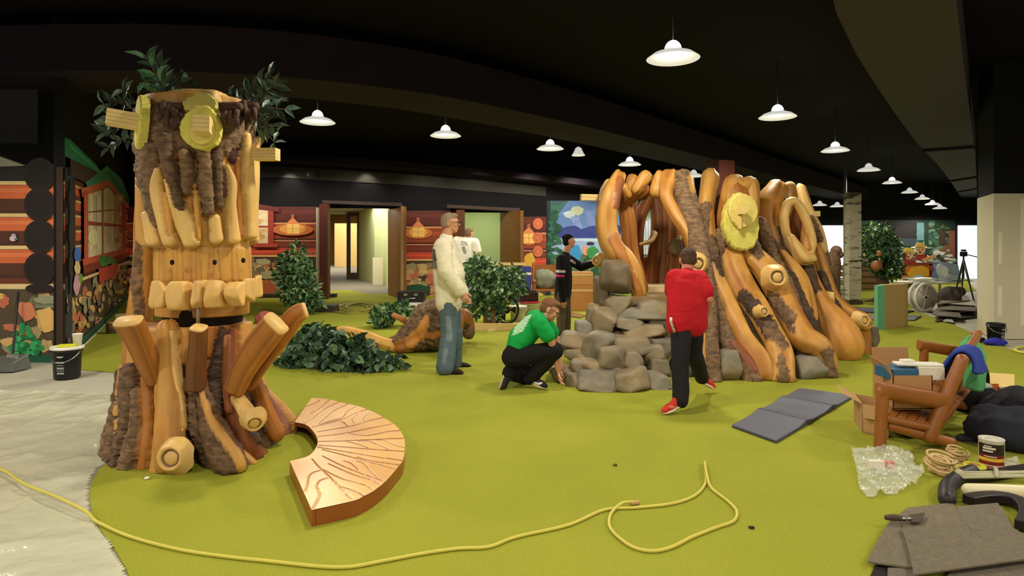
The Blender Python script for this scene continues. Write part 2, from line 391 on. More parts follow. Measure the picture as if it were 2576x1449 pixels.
# right drywall column (square, with taped joints)
DRY = mat('bare_drywall', S(208, 200, 172), rough=.85, var=.05, vscale=2)
TAPE = mat('joint_compound', S(230, 224, 200), rough=.85, var=.05)
c0, c1, c2 = XY(2500, 9.62), XY(2460, 10.6), XY(2760, 9.62)
colm = tag(fixn(mk('pillar_right', *prism([c1, c0, c2, (c2[0], 10.6)], 0, 4.2), BLACKW, smooth=False)), kind='structure')
e = .012
def off(p, dx, dy): return (p[0]+dx, p[1]+dy)
dw = mk('trim_5', *prism([off(c1, -e, 0), off(c0, -e, -e), off(c2, 0, -e), (c2[0], 10.61)], 0, 2.2), DRY, smooth=False); tag(fixn(dw), kind='structure')
for k, (x, y0, y1, ww) in enumerate([(2518, 585, 665, 7), (2517, 720, 795, 8), (2574, 500, 820, 9)]):
    p = [P(x-ww/2, y0, 9.6), P(x+ww/2, y0, 9.6), P(x+ww/2, y1, 9.6), P(x-ww/2, y1, 9.6)]
    tag(fixn(mk('trim_%d' % (6+k), *slab(p, (0, .01, 0)), TAPE, smooth=False)), kind='structure')
# birch-bark square pillar and brown pillar behind the stump
def birch():
    m = bpy.data.materials.new('birch_bark'); nt, N, L, b = nodes(m); b.inputs['Roughness'].default_value = .7
    tc = N.new('ShaderNodeTexCoord'); mp = N.new('ShaderNodeMapping'); mp.inputs['Scale'].default_value = (2, 2, 9); L.new(tc.outputs['Object'], mp.inputs['Vector'])
    n = N.new('ShaderNodeTexNoise'); n.inputs['Scale'].default_value = 1.4; n.inputs['Detail'].default_value = 4; L.new(mp.outputs['Vector'], n.inputs['Vector'])
    cr = N.new('ShaderNodeValToRGB'); cr.color_ramp.elements[0].position = .36; cr.color_ramp.elements[0].color = (*S(70, 64, 50), 1); cr.color_ramp.elements[1].position = .46; cr.color_ramp.elements[1].color = (*S(182, 174, 146), 1)
    L.new(n.outputs['Fac'], cr.inputs[0]); L.new(cr.outputs[0], b.inputs['Base Color']); return m
p0 = Gz(2137, 766); sz = px(30, p0[1])
tag(mk('pillar_birch', *box((p0[0]+sz/2, p0[1]+sz/2, 1.35), (sz, sz, 2.7)), birch(), smooth=False), kind='structure')
tag(mk('trim_9', *box((p0[0]+sz/2, p0[1]+sz/2, .05), (sz*1.15, sz*1.15, .10)), mat('dark_base', S(70, 62, 45)), smooth=False), kind='structure')
q0 = P(1813, 600, 11.2); tag(mk('pillar_brown', *box((q0[0], q0[1], 1.45), (.33, .33, 2.9), rz=.35), REDBR, smooth=False), kind='structure')
q1 = P(2126, 600, 15.6); tag(mk('trim_10', *cyl((q1[0], q1[1], .0), (q1[0], q1[1], 3.4), .035), mat('grey_pipe', (.16, .16, .15), rough=.5), smooth=True), kind='structure')

# ---------- rooms beyond the doorways ----------
CEILW = mat('office_ceiling', S(225, 222, 200), rough=.9)
def room(x0, x1, d0, d1, name, wallm):
    A, B, C, D = XY(x0, d0), XY(x1, d0), XY(x1, d1), XY(x0, d1)
def vpanel(name, a, b, z0, z1, m, th=.06, **k):
    a = np.array(a); b = np.array(b); d = (b-a)/np.linalg.norm(b-a); n = np.array([-d[1], d[0]])*th
    return fixn(tag(mk(name, *prism([a, b, b+n, a+n], z0, z1), m, smooth=False, **k), kind='structure'))
vpanel('wall_hall_right', XY(985, 19), XY(972, 24.0), 0, 2.9, GREENW)
vpanel('wall_hall_niche', XY(972, 24.0), XY(945, 24.3), 0, 2.9, GREENW)
vpanel('wall_hall_green', XY(946, 24.3), XY(903, 27.5), 0, 2.9, GREENW)
vpanel('wall_hall_end', XY(800, 53), XY(960, 53), 0, 4.14, mat('tan_wall', S(176, 132, 62), rough=.8))
vpanel('wall_hall_left', XY(790, 18.6), XY(800, 53), 0, 4, mat('tan_wall', S(176, 132, 62)))
vpanel('trim_11', XY(820, 27.4), XY(905, 27.4), 2.78, 3.2, CEILW)
fixn(tag(mk('ceiling_hall', *prism([XY(700, 18.6), XY(1000, 18.6), XY(985, 27.6), XY(800, 27.6)], 2.92, 3.0), CEILW, smooth=False), kind='structure'))
fixn(tag(mk('ceiling_hall_far', *prism([XY(780, 27.6), XY(960, 27.6), XY(960, 53), XY(800, 53)], 4.08, 4.14), CEILW, smooth=False), kind='structure'))
fixn(tag(mk('floor_hall', *prism([XY(790, 17.2), XY(1010, 17.8), XY(985, 54), XY(790, 54)], -.006, -.003), GCARP, smooth=False), kind='structure'))
vpanel('wall_room_back', XY(1120, 22.5), XY(1330, 22.5), 0, 3.0, GREENW)
vpanel('wall_room_left', XY(1120, 18.6), XY(1120, 22.5), 0, 3.0, GREENW)
vpanel('wall_room_right', XY(1264, 18.4), XY(1268, 22.5), 0, 3.0, GREENW)
fixn(tag(mk('ceiling_room', *prism([XY(1100, 18.4), XY(1330, 18.4), XY(1330, 22.5), XY(1100, 22.5)], 2.9, 2.96), CEILW, smooth=False), kind='structure'))
def area(loc, sx, sy, e, col=(1, .95, .85), name='room_fill_light'):  # unseen area light, added to light a room beyond a doorway
    l = bpy.data.lights.new(name, 'AREA'); l.shape = 'RECTANGLE'; l.size = sx; l.size_y = sy; l.energy = e; l.color = col
    o = bpy.data.objects.new(name, l); COL.objects.link(o); o.location = loc; return o
p = P(900, 0, 22); area((p[0], 22, 2.88), 1.5, 5, 170)
p = P(870, 0, 40); area((p[0], 38, 4.02), 4, 14, 1100)
p = P(1215, 0, 20.4); area((p[0], 20.4, 2.85), 1.6, 2.5, 55)
# glazed door leaf in the corridor
a, b = P(874, 0, 27.0), P(905, 0, 27.3)
def pane_frame(name, x0, x1, d, zt, t, m, gm, **k):
    A, B = P(x0, 0, d), P(x1, 0, d); r = thing(name, (A[0]/2+B[0]/2, d, 0), None, None); r['kind'] = 'structure'
    pr = [box((A[0], d, zt/2), (t, .07, zt)), box((B[0], d, zt/2), (t, .07, zt)), box(((A[0]+B[0])/2, d, zt-t/2), (B[0]-A[0], .06, t)), box(((A[0]+B[0])/2, d, .14), (B[0]-A[0], .06, .28))]
    mk('door_frame', *J(*pr), m, r, smooth=False)
    mk('door_glass', *box(((A[0]+B[0])/2, d, zt/2), (B[0]-A[0]-t, .012, zt-.3)), gm, r, smooth=False)
GLASS = mat('clear_glass', (.9, .95, .92), rough=.02, trans=1.0, var=0)
pane_frame('door_1', 877, 903, 27.2, 2.85, .16, mat('bronze_frame', S(62, 50, 32), rough=.45), GLASS)
# door jambs, headers
def jamb(name, x0, x1, y0, d, m, zb=0.0, th=.25, rz=0.0):
    A, B = P(x0, y0, d), P(x1, y0, d)
    return fixn(tag(mk(name, *prism([A[:2], B[:2], B[:2]+np.array([0, th]), A[:2]+np.array([0, th])], zb, A[2]), m, smooth=False), kind='structure'))
jamb('trim_12', 803, 824, 513, 16.9, REDBR)
A, B = XY(1013, 16.7), XY(976, 18.4)
vpanel('door_2', A, B, 0, 2.45, BROWNB, th=-.10)
jamb('trim_13', 1148, 1168, 528, 17.6, mat('dark_jamb', S(92, 50, 26)))
vpanel('door_3', XY(1309, 17.3), XY(1258, 18.4), 0, 2.38, BROWNB, th=-.10)
jamb('trim_14', 795, 803, 522, 16.95, mat('pale_edge', S(176, 160, 140)))
jamb('trim_15', 1008, 1013, 518, 16.6, mat('pine_edge', S(190, 150, 92)))
A, B = at_back(812, 512, .16), at_back(1012, 519, .16)
fixn(tag(mk('trim_16', *slab([A, B, B+np.array([0, 0, .09]), A+np.array([0, 0, .09])], (0, -.05, 0)), mat('dark_wood_head', S(60, 44, 34)), smooth=False), kind='structure'))
A, B = at_back(1125, 523, .16), at_back(1308, 532, .16)
fixn(tag(mk('trim_17', *slab([A, B, B+np.array([0, 0, .09]), A+np.array([0, 0, .09])], (0, -.05, 0)), mat('dark_wood_head', S(60, 44, 34)), smooth=False), kind='structure'))
# black kerb below the stone mural
A, B = at_back(640, 770, .25), at_back(842, 768, .25); A[2] = B[2] = 0
fixn(tag(mk('baseboard_back', *prism([A[:2], B[:2], B[:2]+np.array([0, .25]), A[:2]+np.array([0, .25])], 0, .10), mat('dark_kerb', S(46, 40, 34), rough=.7), smooth=False), kind='structure'))

# ---------- printed wall murals: flat prints, coloured polygons in wall planes ----------
class Mural:
    def __init__(s, A, B, off=.012): s.A = np.array(A, float); s.B = np.array(B, float); s.V = []; s.F = []; s.C = []; s.n = 0; s.off = off
    def pt(s, x, y, k):
        u = ufrac(s.A, s.B, x); q = s.A+(s.B-s.A)*u; z = CAMH+(HY-y)/FL*q[1]
        d = s.B-s.A; n = np.array([-d[1], d[0]])/np.linalg.norm(d)
        if n @ q > 0: n = -n
        q = q+n*(s.off+k*.0002); return [q[0], q[1], z]
    def poly(s, pts, c):
        s.n += 1; b = len(s.V); s.V += [s.pt(x, y, s.n) for x, y in pts]; s.F.append(list(range(b, b+len(pts)))); s.C.append(S(*c))
    def rect(s, x0, y0, x1, y1, c): s.poly([(x0, y0), (x1, y0), (x1, y1), (x0, y1)], c)
    def disc(s, x, y, rx, ry, c, n=20): s.poly([(x+rx*math.cos(i*2*math.pi/n), y+ry*math.sin(i*2*math.pi/n)) for i in range(n)], c)
    def blob(s, x, y, rx, ry, c, seed=0, n=14, j=.25):
        r = random.Random(seed); s.poly([(x+rx*(1-j+2*j*r.random())*math.cos(i*2*math.pi/n), y+ry*(1-j+2*j*r.random())*math.sin(i*2*math.pi/n)) for i in range(n)], c)
    def done(s, name):
        o = mk(name, s.V, s.F, PRINT, smooth=False, fcol=None)
        a = o.data.color_attributes.new('Col', 'FLOAT_COLOR', 'CORNER'); buf = []
        for p_ in o.data.polygons: buf += list((*s.C[p_.index], 0.0))*p_.loop_total
        a.data.foreach_set('color', buf); return o
# near-left partition: log ends, red logs, stones, leaves
m = Mural(LF0, LF1)
m.rect(-300, 421, 165, 914, (74, 46, 34))
m.rect(-300, 421, 165, 456, (40, 36, 34))
for y in (460, 541, 622): 
    m.rect(-300, y+6, 165, y+42, (206, 104, 62)); m.rect(-300, y+14, 165, y+24, (222, 124, 76)); m.rect(-300, y+40, 165, y+70, (84, 52, 38)); m.rect(-300, y-4, 165, y+5, (226, 196, 134))
m.rect(-300, 700, 165, 714, (110, 56, 40)); m.rect(-300, 714, 165, 727, (224, 200, 146))
m.rect(-300, 727, 165, 914, (86, 74, 56))
r = random.Random(3)
stone_c = [(196, 168, 112), (206, 150, 96), (196, 112, 82), (150, 146, 116), (120, 112, 84), (222, 184, 108), (164, 150, 108)]
for i in range(70): m.blob(r.uniform(-290, 152), r.uniform(738, 885), r.uniform(10, 24), r.uniform(9, 20), r.choice(stone_c), i)
m.rect(94, 765, 150, 775, (120, 124, 104)); m.blob(122, 752, 34, 12, (146, 146, 120), 5)
m.blob(122, 805, 26, 32, (226, 180, 104), 8, j=.1); m.blob(72, 780, 22, 26, (206, 128, 92), 11); m.blob(30, 860, 22, 14, (212, 170, 110), 2)
m.rect(-300, 892, 165, 914, (30, 84, 62))
for i in range(46):
    x = r.gauss(72, 22); y = r.gauss(868, 16)
    m.blob(x, min(y, 905), r.uniform(5, 11), r.uniform(4, 8), r.choice([(40, 150, 84), (32, 120, 66), (58, 172, 104)]), i+50)
for i in range(8): m.blob(72+r.uniform(-16, 14), 815+i*4, 7, 6, (44, 150, 86), i+90)
for y in (440, 515, 595, 676): m.disc(106, y, 40, 42, (38, 30, 26)); m.disc(106, y, 33, 34, (31, 25, 22))
m.disc(106, 725, 36, 12, (38, 30, 26))
m.rect(146, 421, 165, 914, (62, 44, 34))
m.disc(41, 592, 6, 4, (170, 160, 200)); m.disc(40, 600, 9, 7, (206, 190, 206)); m.disc(47, 602, 4, 3, (60, 120, 140))
tag(m.done('wall_mural_cabin'), 'printed mural of red logs and dark round log ends on the near left partition', 'mural')
# receding left wall: window, flower box, stones
m = Mural(LF1, LB)
m.poly([(166, 440), (320, 520), (328, 752), (166, 897)], (96, 50, 36))
for k in range(6):
    y0 = 462+k*41; y1 = 525+k*20
    m.poly([(166, y0), (322, y1), (322, y1+9), (166, y0+22)], (202, 100, 62)); m.poly([(166, y0-6), (322, y1-4), (322, y1-1), (166, y0)], (220, 186, 128))
m.poly([(166, 740), (322, 655), (326, 752), (166, 897)], (78, 66, 52))
r = random.Random(9)
for i in range(130):
    t = r.random(); x = 168+t*150; top = 742-88*t; bot = 880-128*t; y = r.uniform(top, bot-4); s_ = (1-t)*.6+.4
    m.blob(x, y, r.uniform(3, 8)*s_+1.5, r.uniform(8, 18)*s_, r.choice(stone_c+[(196, 160, 84), (110, 96, 90), (214, 180, 120)]), i)
m.poly([(166, 880), (240, 812), (320, 738), (326, 752), (166, 899)], (22, 78, 60))
m.poly([(166, 452), (180, 440), (180, 700), (166, 740)], (48, 36, 30))
for y in (500, 585, 670): m.disc(172, y, 9, 34, (52, 38, 30))
m.poly([(152, 345), (166, 350), (232, 412), (252, 440), (166, 398), (152, 392)], (44, 140, 104))
for i in range(10): m.poly([(166+i*7, 360+i*6), (182+i*7, 376+i*6), (178+i*7, 382+i*6), (164+i*7, 368+i*6)], (70, 176, 136))
m.poly([(166, 398), (250, 440), (205, 460), (166, 440)], (70, 52, 44))
m.poly([(206, 460), (262, 416), (300, 450), (322, 500), (322, 520), (268, 452), (212, 470)], (58, 150, 118))
for i in range(6): m.poly([(266+i*9, 428+i*13), (278+i*8, 440+i*13), (276+i*8, 448+i*13), (262+i*9, 436+i*13)], (40, 120, 92))
m.poly([(194, 474), (268, 452), (320, 518), (320, 528), (266, 468), (198, 496)], (212, 108, 66))
m.poly([(200, 494), (266, 470), (312, 524), (312, 634), (206, 655)], (224, 206, 168))
r = random.Random(4)
for i in range(16): x = 214+i*6; m.poly([(x, 492-i*.5), (x+3, 492), (x+3, 630-i*1.5), (x, 632-i*1.5)], r.choice([(206, 186, 140), (238, 228, 200), (190, 160, 120)]))
m.poly([(278, 484), (312, 524), (312, 634), (290, 640)], (196, 168, 130))
for i in range(10): m.blob(294+r.uniform(-8, 10), 500+i*13, 5, 7, r.choice([(206, 120, 92), (226, 200, 150), (170, 110, 84)]), i)
m.blob(226, 596, 14, 20, (226, 226, 170), 3, j=.12)
m.poly([(200, 484), (211, 480), (212, 655), (201, 660)], (188, 88, 60)); m.poly([(300, 505), (312, 520), (312, 640), (302, 644)], (170, 76, 54))
m.poly([(210, 556), (312, 566), (312, 572), (210, 566)], (150, 66, 48)); m.poly([(248, 476), (252, 474), (252, 650), (248, 652)], (150, 100, 76))
m.poly([(212, 532), (280, 526), (280, 529), (212, 535)], (120, 70, 50))
m.poly([(196, 652), (318, 622), (322, 634), (198, 668)], (196, 84, 60)); m.poly([(198, 668), (322, 634), (322, 644), (200, 690)], (130, 52, 42))
m.poly([(192, 700), (320, 655), (320, 660), (192, 708)], (226, 196, 140))
for i in range(18): m.blob(245+r.uniform(0, 38), 655+r.uniform(-8, 10), 7, 6, r.choice([(40, 130, 60), (60, 150, 70)]), i)
m.poly([(238, 676), (290, 662), (288, 694), (240, 712)], (210, 78, 62))
m.blob(182, 640, 9, 20, (56, 104, 196), 3, j=.12); m.blob(181, 672, 8, 18, (222, 196, 140), 5); m.blob(180, 715, 9, 26, (206, 160, 176), 6); m.blob(190, 700, 6, 14, (110, 150, 70), 7)
m.poly([(166, 897), (326, 750), (326, 753), (166, 903)], (206, 206, 180))
tag(m.done('wall_mural_window'), 'printed mural of cabin window, red flower box and green roof on receding left wall', 'mural')
# back wall log mural panels
m = Mural(LB, BK1)
r = random.Random(12)
def logs(x0, x1, yt, lantern=None, seed=0):
    m.rect(x0, yt, x1, 768, (70, 30, 22))
    for k, (y, hh, c) in enumerate([(0, 36, (92, 38, 30)), (44, 36, (150, 68, 40)), (86, 24, (112, 50, 34)), (104, 22, (190, 72, 50)), ]):
        m.rect(x0, yt+y, x1, yt+y+hh, c); m.rect(x0, yt+y+hh*.25, x1, yt+y+hh*.5, tuple(min(255, int(v*1.18)) for v in c))
    m.rect(x0, yt+40, x1, yt+44, (214, 150, 100)); m.rect(x0, yt+84, x1, yt+87, (206, 140, 104))
    m.rect(x0, yt+122, x1, yt+126, (226, 190, 120))
    m.rect(x0, yt+128, x1, 768, (74, 60, 44))
    for i in range(int((x1-x0)*.62)): m.blob(r.uniform(x0+7, x1-8), r.uniform(yt+138, 758), r.uniform(7, 15), r.uniform(6, 11), r.choice(stone_c+[(120, 96, 62), (150, 120, 80)]), i+seed, n=10)
    m.rect(x0, 762, x1, 769, (54, 46, 38))
    if lantern:
        lx, ly = lantern
        gw = min(52, x1-lx-4, lx-x0-4); m.blob(lx, ly+12, gw, 15, (206, 116, 60), 2, j=.0); m.blob(lx, ly+10, gw*.65, 12, (236, 164, 84), 3, j=.0)
        m.poly([(lx-17, ly-2), (lx, ly-20), (lx+17, ly-2)], (226, 140, 84)); m.disc(lx, ly-22, 4, 5, (180, 100, 70)); m.rect(lx-14, ly-2, lx+16, ly+22, (250, 204, 110)); m.rect(lx-1, ly-2, lx+1, ly+22, (220, 150, 80)); m.rect(lx-14, ly+8, lx+16, ly+10, (226, 160, 84))
LM = ('printed log mural with window, lantern and stones behind the ficus, left of the doorway', 'printed log and stone mural panel between the two doorways, behind the standing person', 'narrow printed log mural with round log ends right of the second doorway')
logs(322, 798, 520, (738, 566), 20)
m.rect(640, 528, 688, 612, (236, 208, 160)); 
for i in range(12): m.blob(660+r.uniform(-16, 12), 545+i*5, 12, 5, r.choice([(240, 222, 184), (220, 178, 120), (206, 160, 110)]), i)
m.rect(640, 568, 680, 573, (176, 74, 54)); m.rect(676, 528, 690, 622, (160, 62, 46)); m.poly([(640, 512), (704, 522), (704, 534), (640, 526)], (110, 40, 40)); m.rect(640, 612, 700, 622, (176, 68, 50))
m.blob(700, 706, 0.1, .1, (0, 0, 0), 1)
m.blob(668, 728, 28, 24, (188, 96, 58), 4, j=.12); m.blob(664, 658, 20, 9, (180, 168, 128), 7); m.blob(676, 692, 26, 10, (176, 166, 124), 8); m.blob(690, 764, 22, 9, (150, 138, 96), 9)
tag(m.done('wall_mural_logs'), LM[0], 'mural'); m = Mural(LB, BK1)
logs(1012, 1148, 530, (1052, 574), 60)
m.rect(1012, 750, 1060, 760, (30, 80, 52)); m.blob(1045, 728, 40, 12, (34, 84, 56), 4)
tag(m.done('wall_mural_logs'), LM[1], 'mural'); m = Mural(LB, BK1)
logs(1309, 1374, 545, (1330, 590), 90)
for y in (563, 598, 632): m.disc(1353, y, 13, 15, (120, 56, 38)); m.disc(1353, y, 12, 14, (212, 116, 80)); m.disc(1353, y, 8, 9, (200, 104, 70)); m.disc(1353, y, 4, 5, (214, 124, 86))
m.blob(1332, 655, 12, 22, (222, 176, 60), 2, j=.2); m.blob(1334, 692, 10, 20, (150, 60, 60), 3); m.rect(1312, 672, 1328, 678, (60, 60, 140))
tag(m.done('wall_mural_logs'), LM[2], 'mural')
# blue lake mural
m = Mural(BK1, BL1)
m.rect(1375, 505, 1790, 742, (86, 116, 170))
m.rect(1375, 505, 1790, 540, (52, 84, 92)); m.poly([(1375, 540), (1420, 505), (1500, 505), (1470, 545)], (60, 106, 98)); 
m.poly([(1430, 505), (1790, 505), (1790, 590), (1400, 590), (1400, 545)], (96, 130, 190)); m.blob(1452, 530, 16, 12, (186, 196, 166), 3, j=.12); m.blob(1432, 540, 16, 9, (190, 204, 206), 4)
m.poly([(1436, 545), (1456, 545), (1470, 590), (1446, 590)], (130, 150, 206)); m.poly([(1470, 530), (1484, 530), (1510, 590), (1486, 590)], (118, 140, 200))
for x, rx, ry in ((1412, 22, 14), (1440, 26, 18), (1470, 24, 12), (1495, 26, 20), (1540, 40, 20), (1610, 60, 22), (1700, 60, 24)): m.blob(x, 586, rx, ry, (52, 66, 138), int(x), j=.12)
m.rect(1375, 586, 1790, 600, (52, 66, 140)); m.rect(1375, 599, 1790, 640, (150, 176, 214)); m.rect(1375, 601, 1790, 606, (190, 206, 226))
m.rect(1375, 640, 1790, 742, (84, 112, 84))
r = random.Random(5)
for i in range(40): m.blob(r.uniform(1384, 1500), r.uniform(645, 735), r.uniform(8, 16), r.uniform(6, 12), r.choice([(60, 110, 70), (120, 130, 100), (150, 140, 110), (40, 84, 60)]), i)
m.rect(1375, 505, 1384, 742, (24, 40, 42))
for i in range(60): y = r.uniform(520, 650); wd = 4+(y-520)*.12; m.blob(1395+r.uniform(-wd, wd), y, 7, 5, r.choice([(34, 84, 64), (44, 104, 76), (28, 70, 54)]), i)
m.blob(1447, 640, 14, 26, (58, 140, 196), 2, j=.1); m.blob(1472, 630, 7, 13, (220, 150, 110), 3, j=.1); m.blob(1490, 636, 16, 16, (60, 140, 80), 4, j=.1); m.blob(1484, 612, 10, 4, (40, 44, 60), 5)
m.rect(1560, 540, 1700, 640, (196, 206, 214)); m.blob(1623, 540, 20, 14, (130, 150, 110), 6)
for i in range(8): m.rect(1600+i*7, 545, 1603+i*7, 640, r.choice([(150, 160, 180), (226, 230, 240), (130, 110, 110)]))
tag(m.done('wall_mural_lake'), 'printed mural of blue lake, hills and moonlit sky on the wall behind the black-capped person', 'mural')
# far right forest river mural
m = Mural(FR0, FR1)
m.rect(2150, 554, 2402, 702, (60, 84, 74))
r = random.Random(6)
m.rect(2150, 554, 2402, 590, (44, 62, 56))
for i in range(240): m.blob(r.uniform(2156, 2396), r.uniform(560, 650), r.uniform(4, 10), r.uniform(3, 6), r.choice([(64, 104, 80), (44, 70, 56), (96, 128, 104), (36, 52, 46), (78, 96, 66)]), i, n=9)
m.rect(2158, 556, 2206, 600, (72, 122, 106)); m.rect(2206, 558, 2302, 602, (38, 34, 34)); m.rect(2206, 600, 2302, 620, (52, 66, 76)); m.rect(2304, 560, 2322, 605, (92, 130, 138)); m.rect(2324, 556, 2334, 640, (34, 56, 48))
m.rect(2360, 580, 2376, 660, (70, 56, 44)); m.rect(2384, 580, 2400, 660, (132, 82, 66)); m.blob(2374, 630, 22, 14, (120, 82, 56), 3); m.blob(2380, 650, 6, 14, (110, 74, 52), 9)
for i in range(70): m.blob(r.uniform(2210, 2396), r.uniform(622, 670), r.uniform(4, 11), r.uniform(2, 4), r.choice([(170, 176, 168), (140, 150, 150), (100, 128, 110), (196, 204, 200)]), i, n=9)
for i in range(70): m.blob(r.uniform(2240, 2392), r.uniform(660, 698), r.uniform(6, 14), r.uniform(4, 8), r.choice([(170, 190, 206), (206, 216, 222), (140, 166, 190), (120, 150, 140)]), i, n=9)
tag(m.done('wall_mural_river'), 'printed mural of dark forest and white river rapids on the far wall', 'mural')
WIN = mat('bright_window', (.8, .9, .95), emit=(.78, .92, 1.0), es=1.0, rough=.4, var=.02)
for n_, x0, x1, y0, y1 in (('window_1', 2066, 2146, 567, 712), ('window_2', 2411, 2458, 567, 702)):
    fixn(tag(mk(n_, *slab([P(x0, y0, 27.9), P(x1, y0, 27.9), P(x1, y1, 27.9), P(x0, y1, 27.9)], (0, .05, 0)), WIN, smooth=False), kind='structure'))
# ---------------- pendant lamps ----------------
SHADE = mat('enamel_shade', (.85, .85, .82), rough=.35, emit=(1, .97, .9), es=.55, var=.02)
BULB = mat('bulb', (1, 1, 1), emit=(1, .97, .92), es=9.0, var=0)
CORDM = mat('lamp_cord', (.01, .01, .01), rough=.6)
def lamp(loc, label, lit=True, power=1.0, r=.27):
    t = thing('pendant_lamp', loc, label, 'lamp', 'pendant lamps hanging from the black ceiling')
    z = np.array(loc, float)
    pr = [(.05, .13), (.075, .115), (.10, .085), (r*.75, .05), (r, 0), (r-.008, -.004), (r*.75-.01, .035), (.10, .07), (.04, .10)]
    mk('lamp_shade', *lathe(pr, z, 40), SHADE, t)
    mk('bulb', *ell(z+[0, 0, .095], (.085, .085, .095)), BULB if lit else SHADE, t)
    mk('lamp_cord', *cyl(z+[0, 0, .16], (z[0], z[1], 4.21), .006, n=10), CORDM, t)
    l = bpy.data.lights.new('lamp_or_fill_light', 'SPOT'); l.energy = LAMP_W*power; l.spot_size = math.radians(168); l.spot_blend = .5; l.shadow_soft_size = .14; l.color = (1.0, .91, .76)
    o = bpy.data.objects.new('lamp_or_fill_light', l); COL.objects.link(o); o.parent = t; o.location = (0, 0, -.05)
LZ = 3.33
LAMPS = [(1693, 148, 1, 'largest pendant lamp, nearest to the camera, hanging before the stump playhouse'),
 (799, 308, 1, 'lit pendant lamp hanging just right of the face tree leaves'),
 (1121, 342, 1, 'lit pendant lamp above the grey-haired standing person'),
 (1384, 375, 1, 'lit pendant lamp above the black-capped person'),
 (1956, 295, 1, 'second largest pendant lamp of the right row, above the oval stump hole'),
 (2101, 380, 1, 'third pendant lamp of the right row, with a glowing bulb'),
 (2185, 429, 0, 'fourth pendant lamp of the right row, no bulb showing'),
 (2244, 461, 1, 'fifth pendant lamp of the right row, small with a glowing bulb'),
 (2288, 485, 0, 'sixth pendant lamp of the right row, just a thin white disc'),
 (2320, 501, 0, 'seventh pendant lamp of the right row, third from its far end'),
 (2346, 515, 0, 'eighth pendant lamp of the right row, second from its far end'),
 (2364, 525, 0, 'farthest pendant lamp of the right row, beside the drywall pillar'),
 (1584, 415, 1, 'small lit pendant lamp over the left top of the stump playhouse'),
 (1745, 444, 0, 'thin white pendant lamp disc beside the brown post top'),
 (2062, 517, 0, 'small pendant lamp disc left of the birch pillar'),
 (2106, 520, 0, 'smaller pendant lamp disc nearest the grey pipe by the birch pillar'),
 (1455, 391, 0, 'small unlit twin lamp right of the lamp over the black cap')]
for x, y, lit, lb in LAMPS:
    d = min(FL*(LZ-CAMH)/(HY-y), 26.8 if x > 2350 else 25.2); p = P(x, y, d)
    if x == 1455: p = P(x, y, 14.0)
    lamp(p, lb, bool(lit), 1.0 if lit else .8, r=.15 if x == 1455 else .27)
for x, y in ((-.41, 4.7), (-4.9, 5.2), (-4.2, 1.2), (0.0, 1.0), (4.2, 1.6), (5.6, 5.4), (-2.2, -2.6), (2.2, -2.6), (-7.4, 3.6), (-6.2, -.6), (8.6, 4.4), (6.4, -.8)):  # out-of-frame lamps; the outer ones added to brighten left partition and right pillar
    l = bpy.data.lights.new('lamp_or_fill_light', 'SPOT'); l.energy = LAMP_W; l.spot_size = math.radians(168); l.spot_blend = .5; l.shadow_soft_size = .14; l.color = (1.0, .91, .76)
    o = bpy.data.objects.new('lamp_or_fill_light', l); COL.objects.link(o); o.location = (x, y, LZ)

# ---------------- painted strokes -> relief and colour ----------------
WL, WM, WO, WD, WR = S(222, 182, 108), S(198, 146, 70), S(170, 108, 44), S(118, 72, 34), S(134, 76, 48)
BK, BD, BM = S(128, 100, 72), S(82, 62, 46), S(112, 86, 62)
def paint(x, y, strokes, h0, c0, b0, seed=0):
    n = len(x); H = np.full(n, h0, float); Cc = np.tile(np.asarray(c0, float), (n, 1)); B = np.full(n, float(b0))
    p3 = np.column_stack([x, y*.6, 0*x]); nz = noise(p3, 1/14., seed, 2); nf = noise(np.column_stack([x, y, 0*x]), 1/5., seed+5, 2)
    for pts, h, c, bark in strokes:
        pts = np.asarray(pts, float)
        if len(pts) > 2: pts = resample(pts, 5*len(pts))
        U = np.full(n, 9.0)
        for a, b in zip(pts[:-1], pts[1:]):
            d = b[:2]-a[:2]; L2 = d @ d+1e-9; t = np.clip(((x-a[0])*d[0]+(y-a[1])*d[1])/L2, 0, 1)
            ww = a[2]+(b[2]-a[2])*t; ww = ww*(1+(.28*nz+.2*nf if bark else .07*nz))
            U = np.minimum(U, np.hypot(x-a[0]-d[0]*t, y-a[1]-d[1]*t)/np.maximum(ww, .5))
        k = U < 1.0; prof = np.sqrt(np.clip(1-U**2.6, 0, 1)); hh = h*prof*(1 if not bark else 1)
        upd = (k & (hh+h0 >= H-abs(h)*.55)) if h >= 0 else k
        H[upd] = np.maximum(H[upd]*.25, h0+hh[upd]) if h > 0 else h0+hh[upd]
        Cc[upd] = c; B[upd] = 1.0 if bark else 0.0
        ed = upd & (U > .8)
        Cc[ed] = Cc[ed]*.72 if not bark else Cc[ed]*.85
    return H, Cc, B
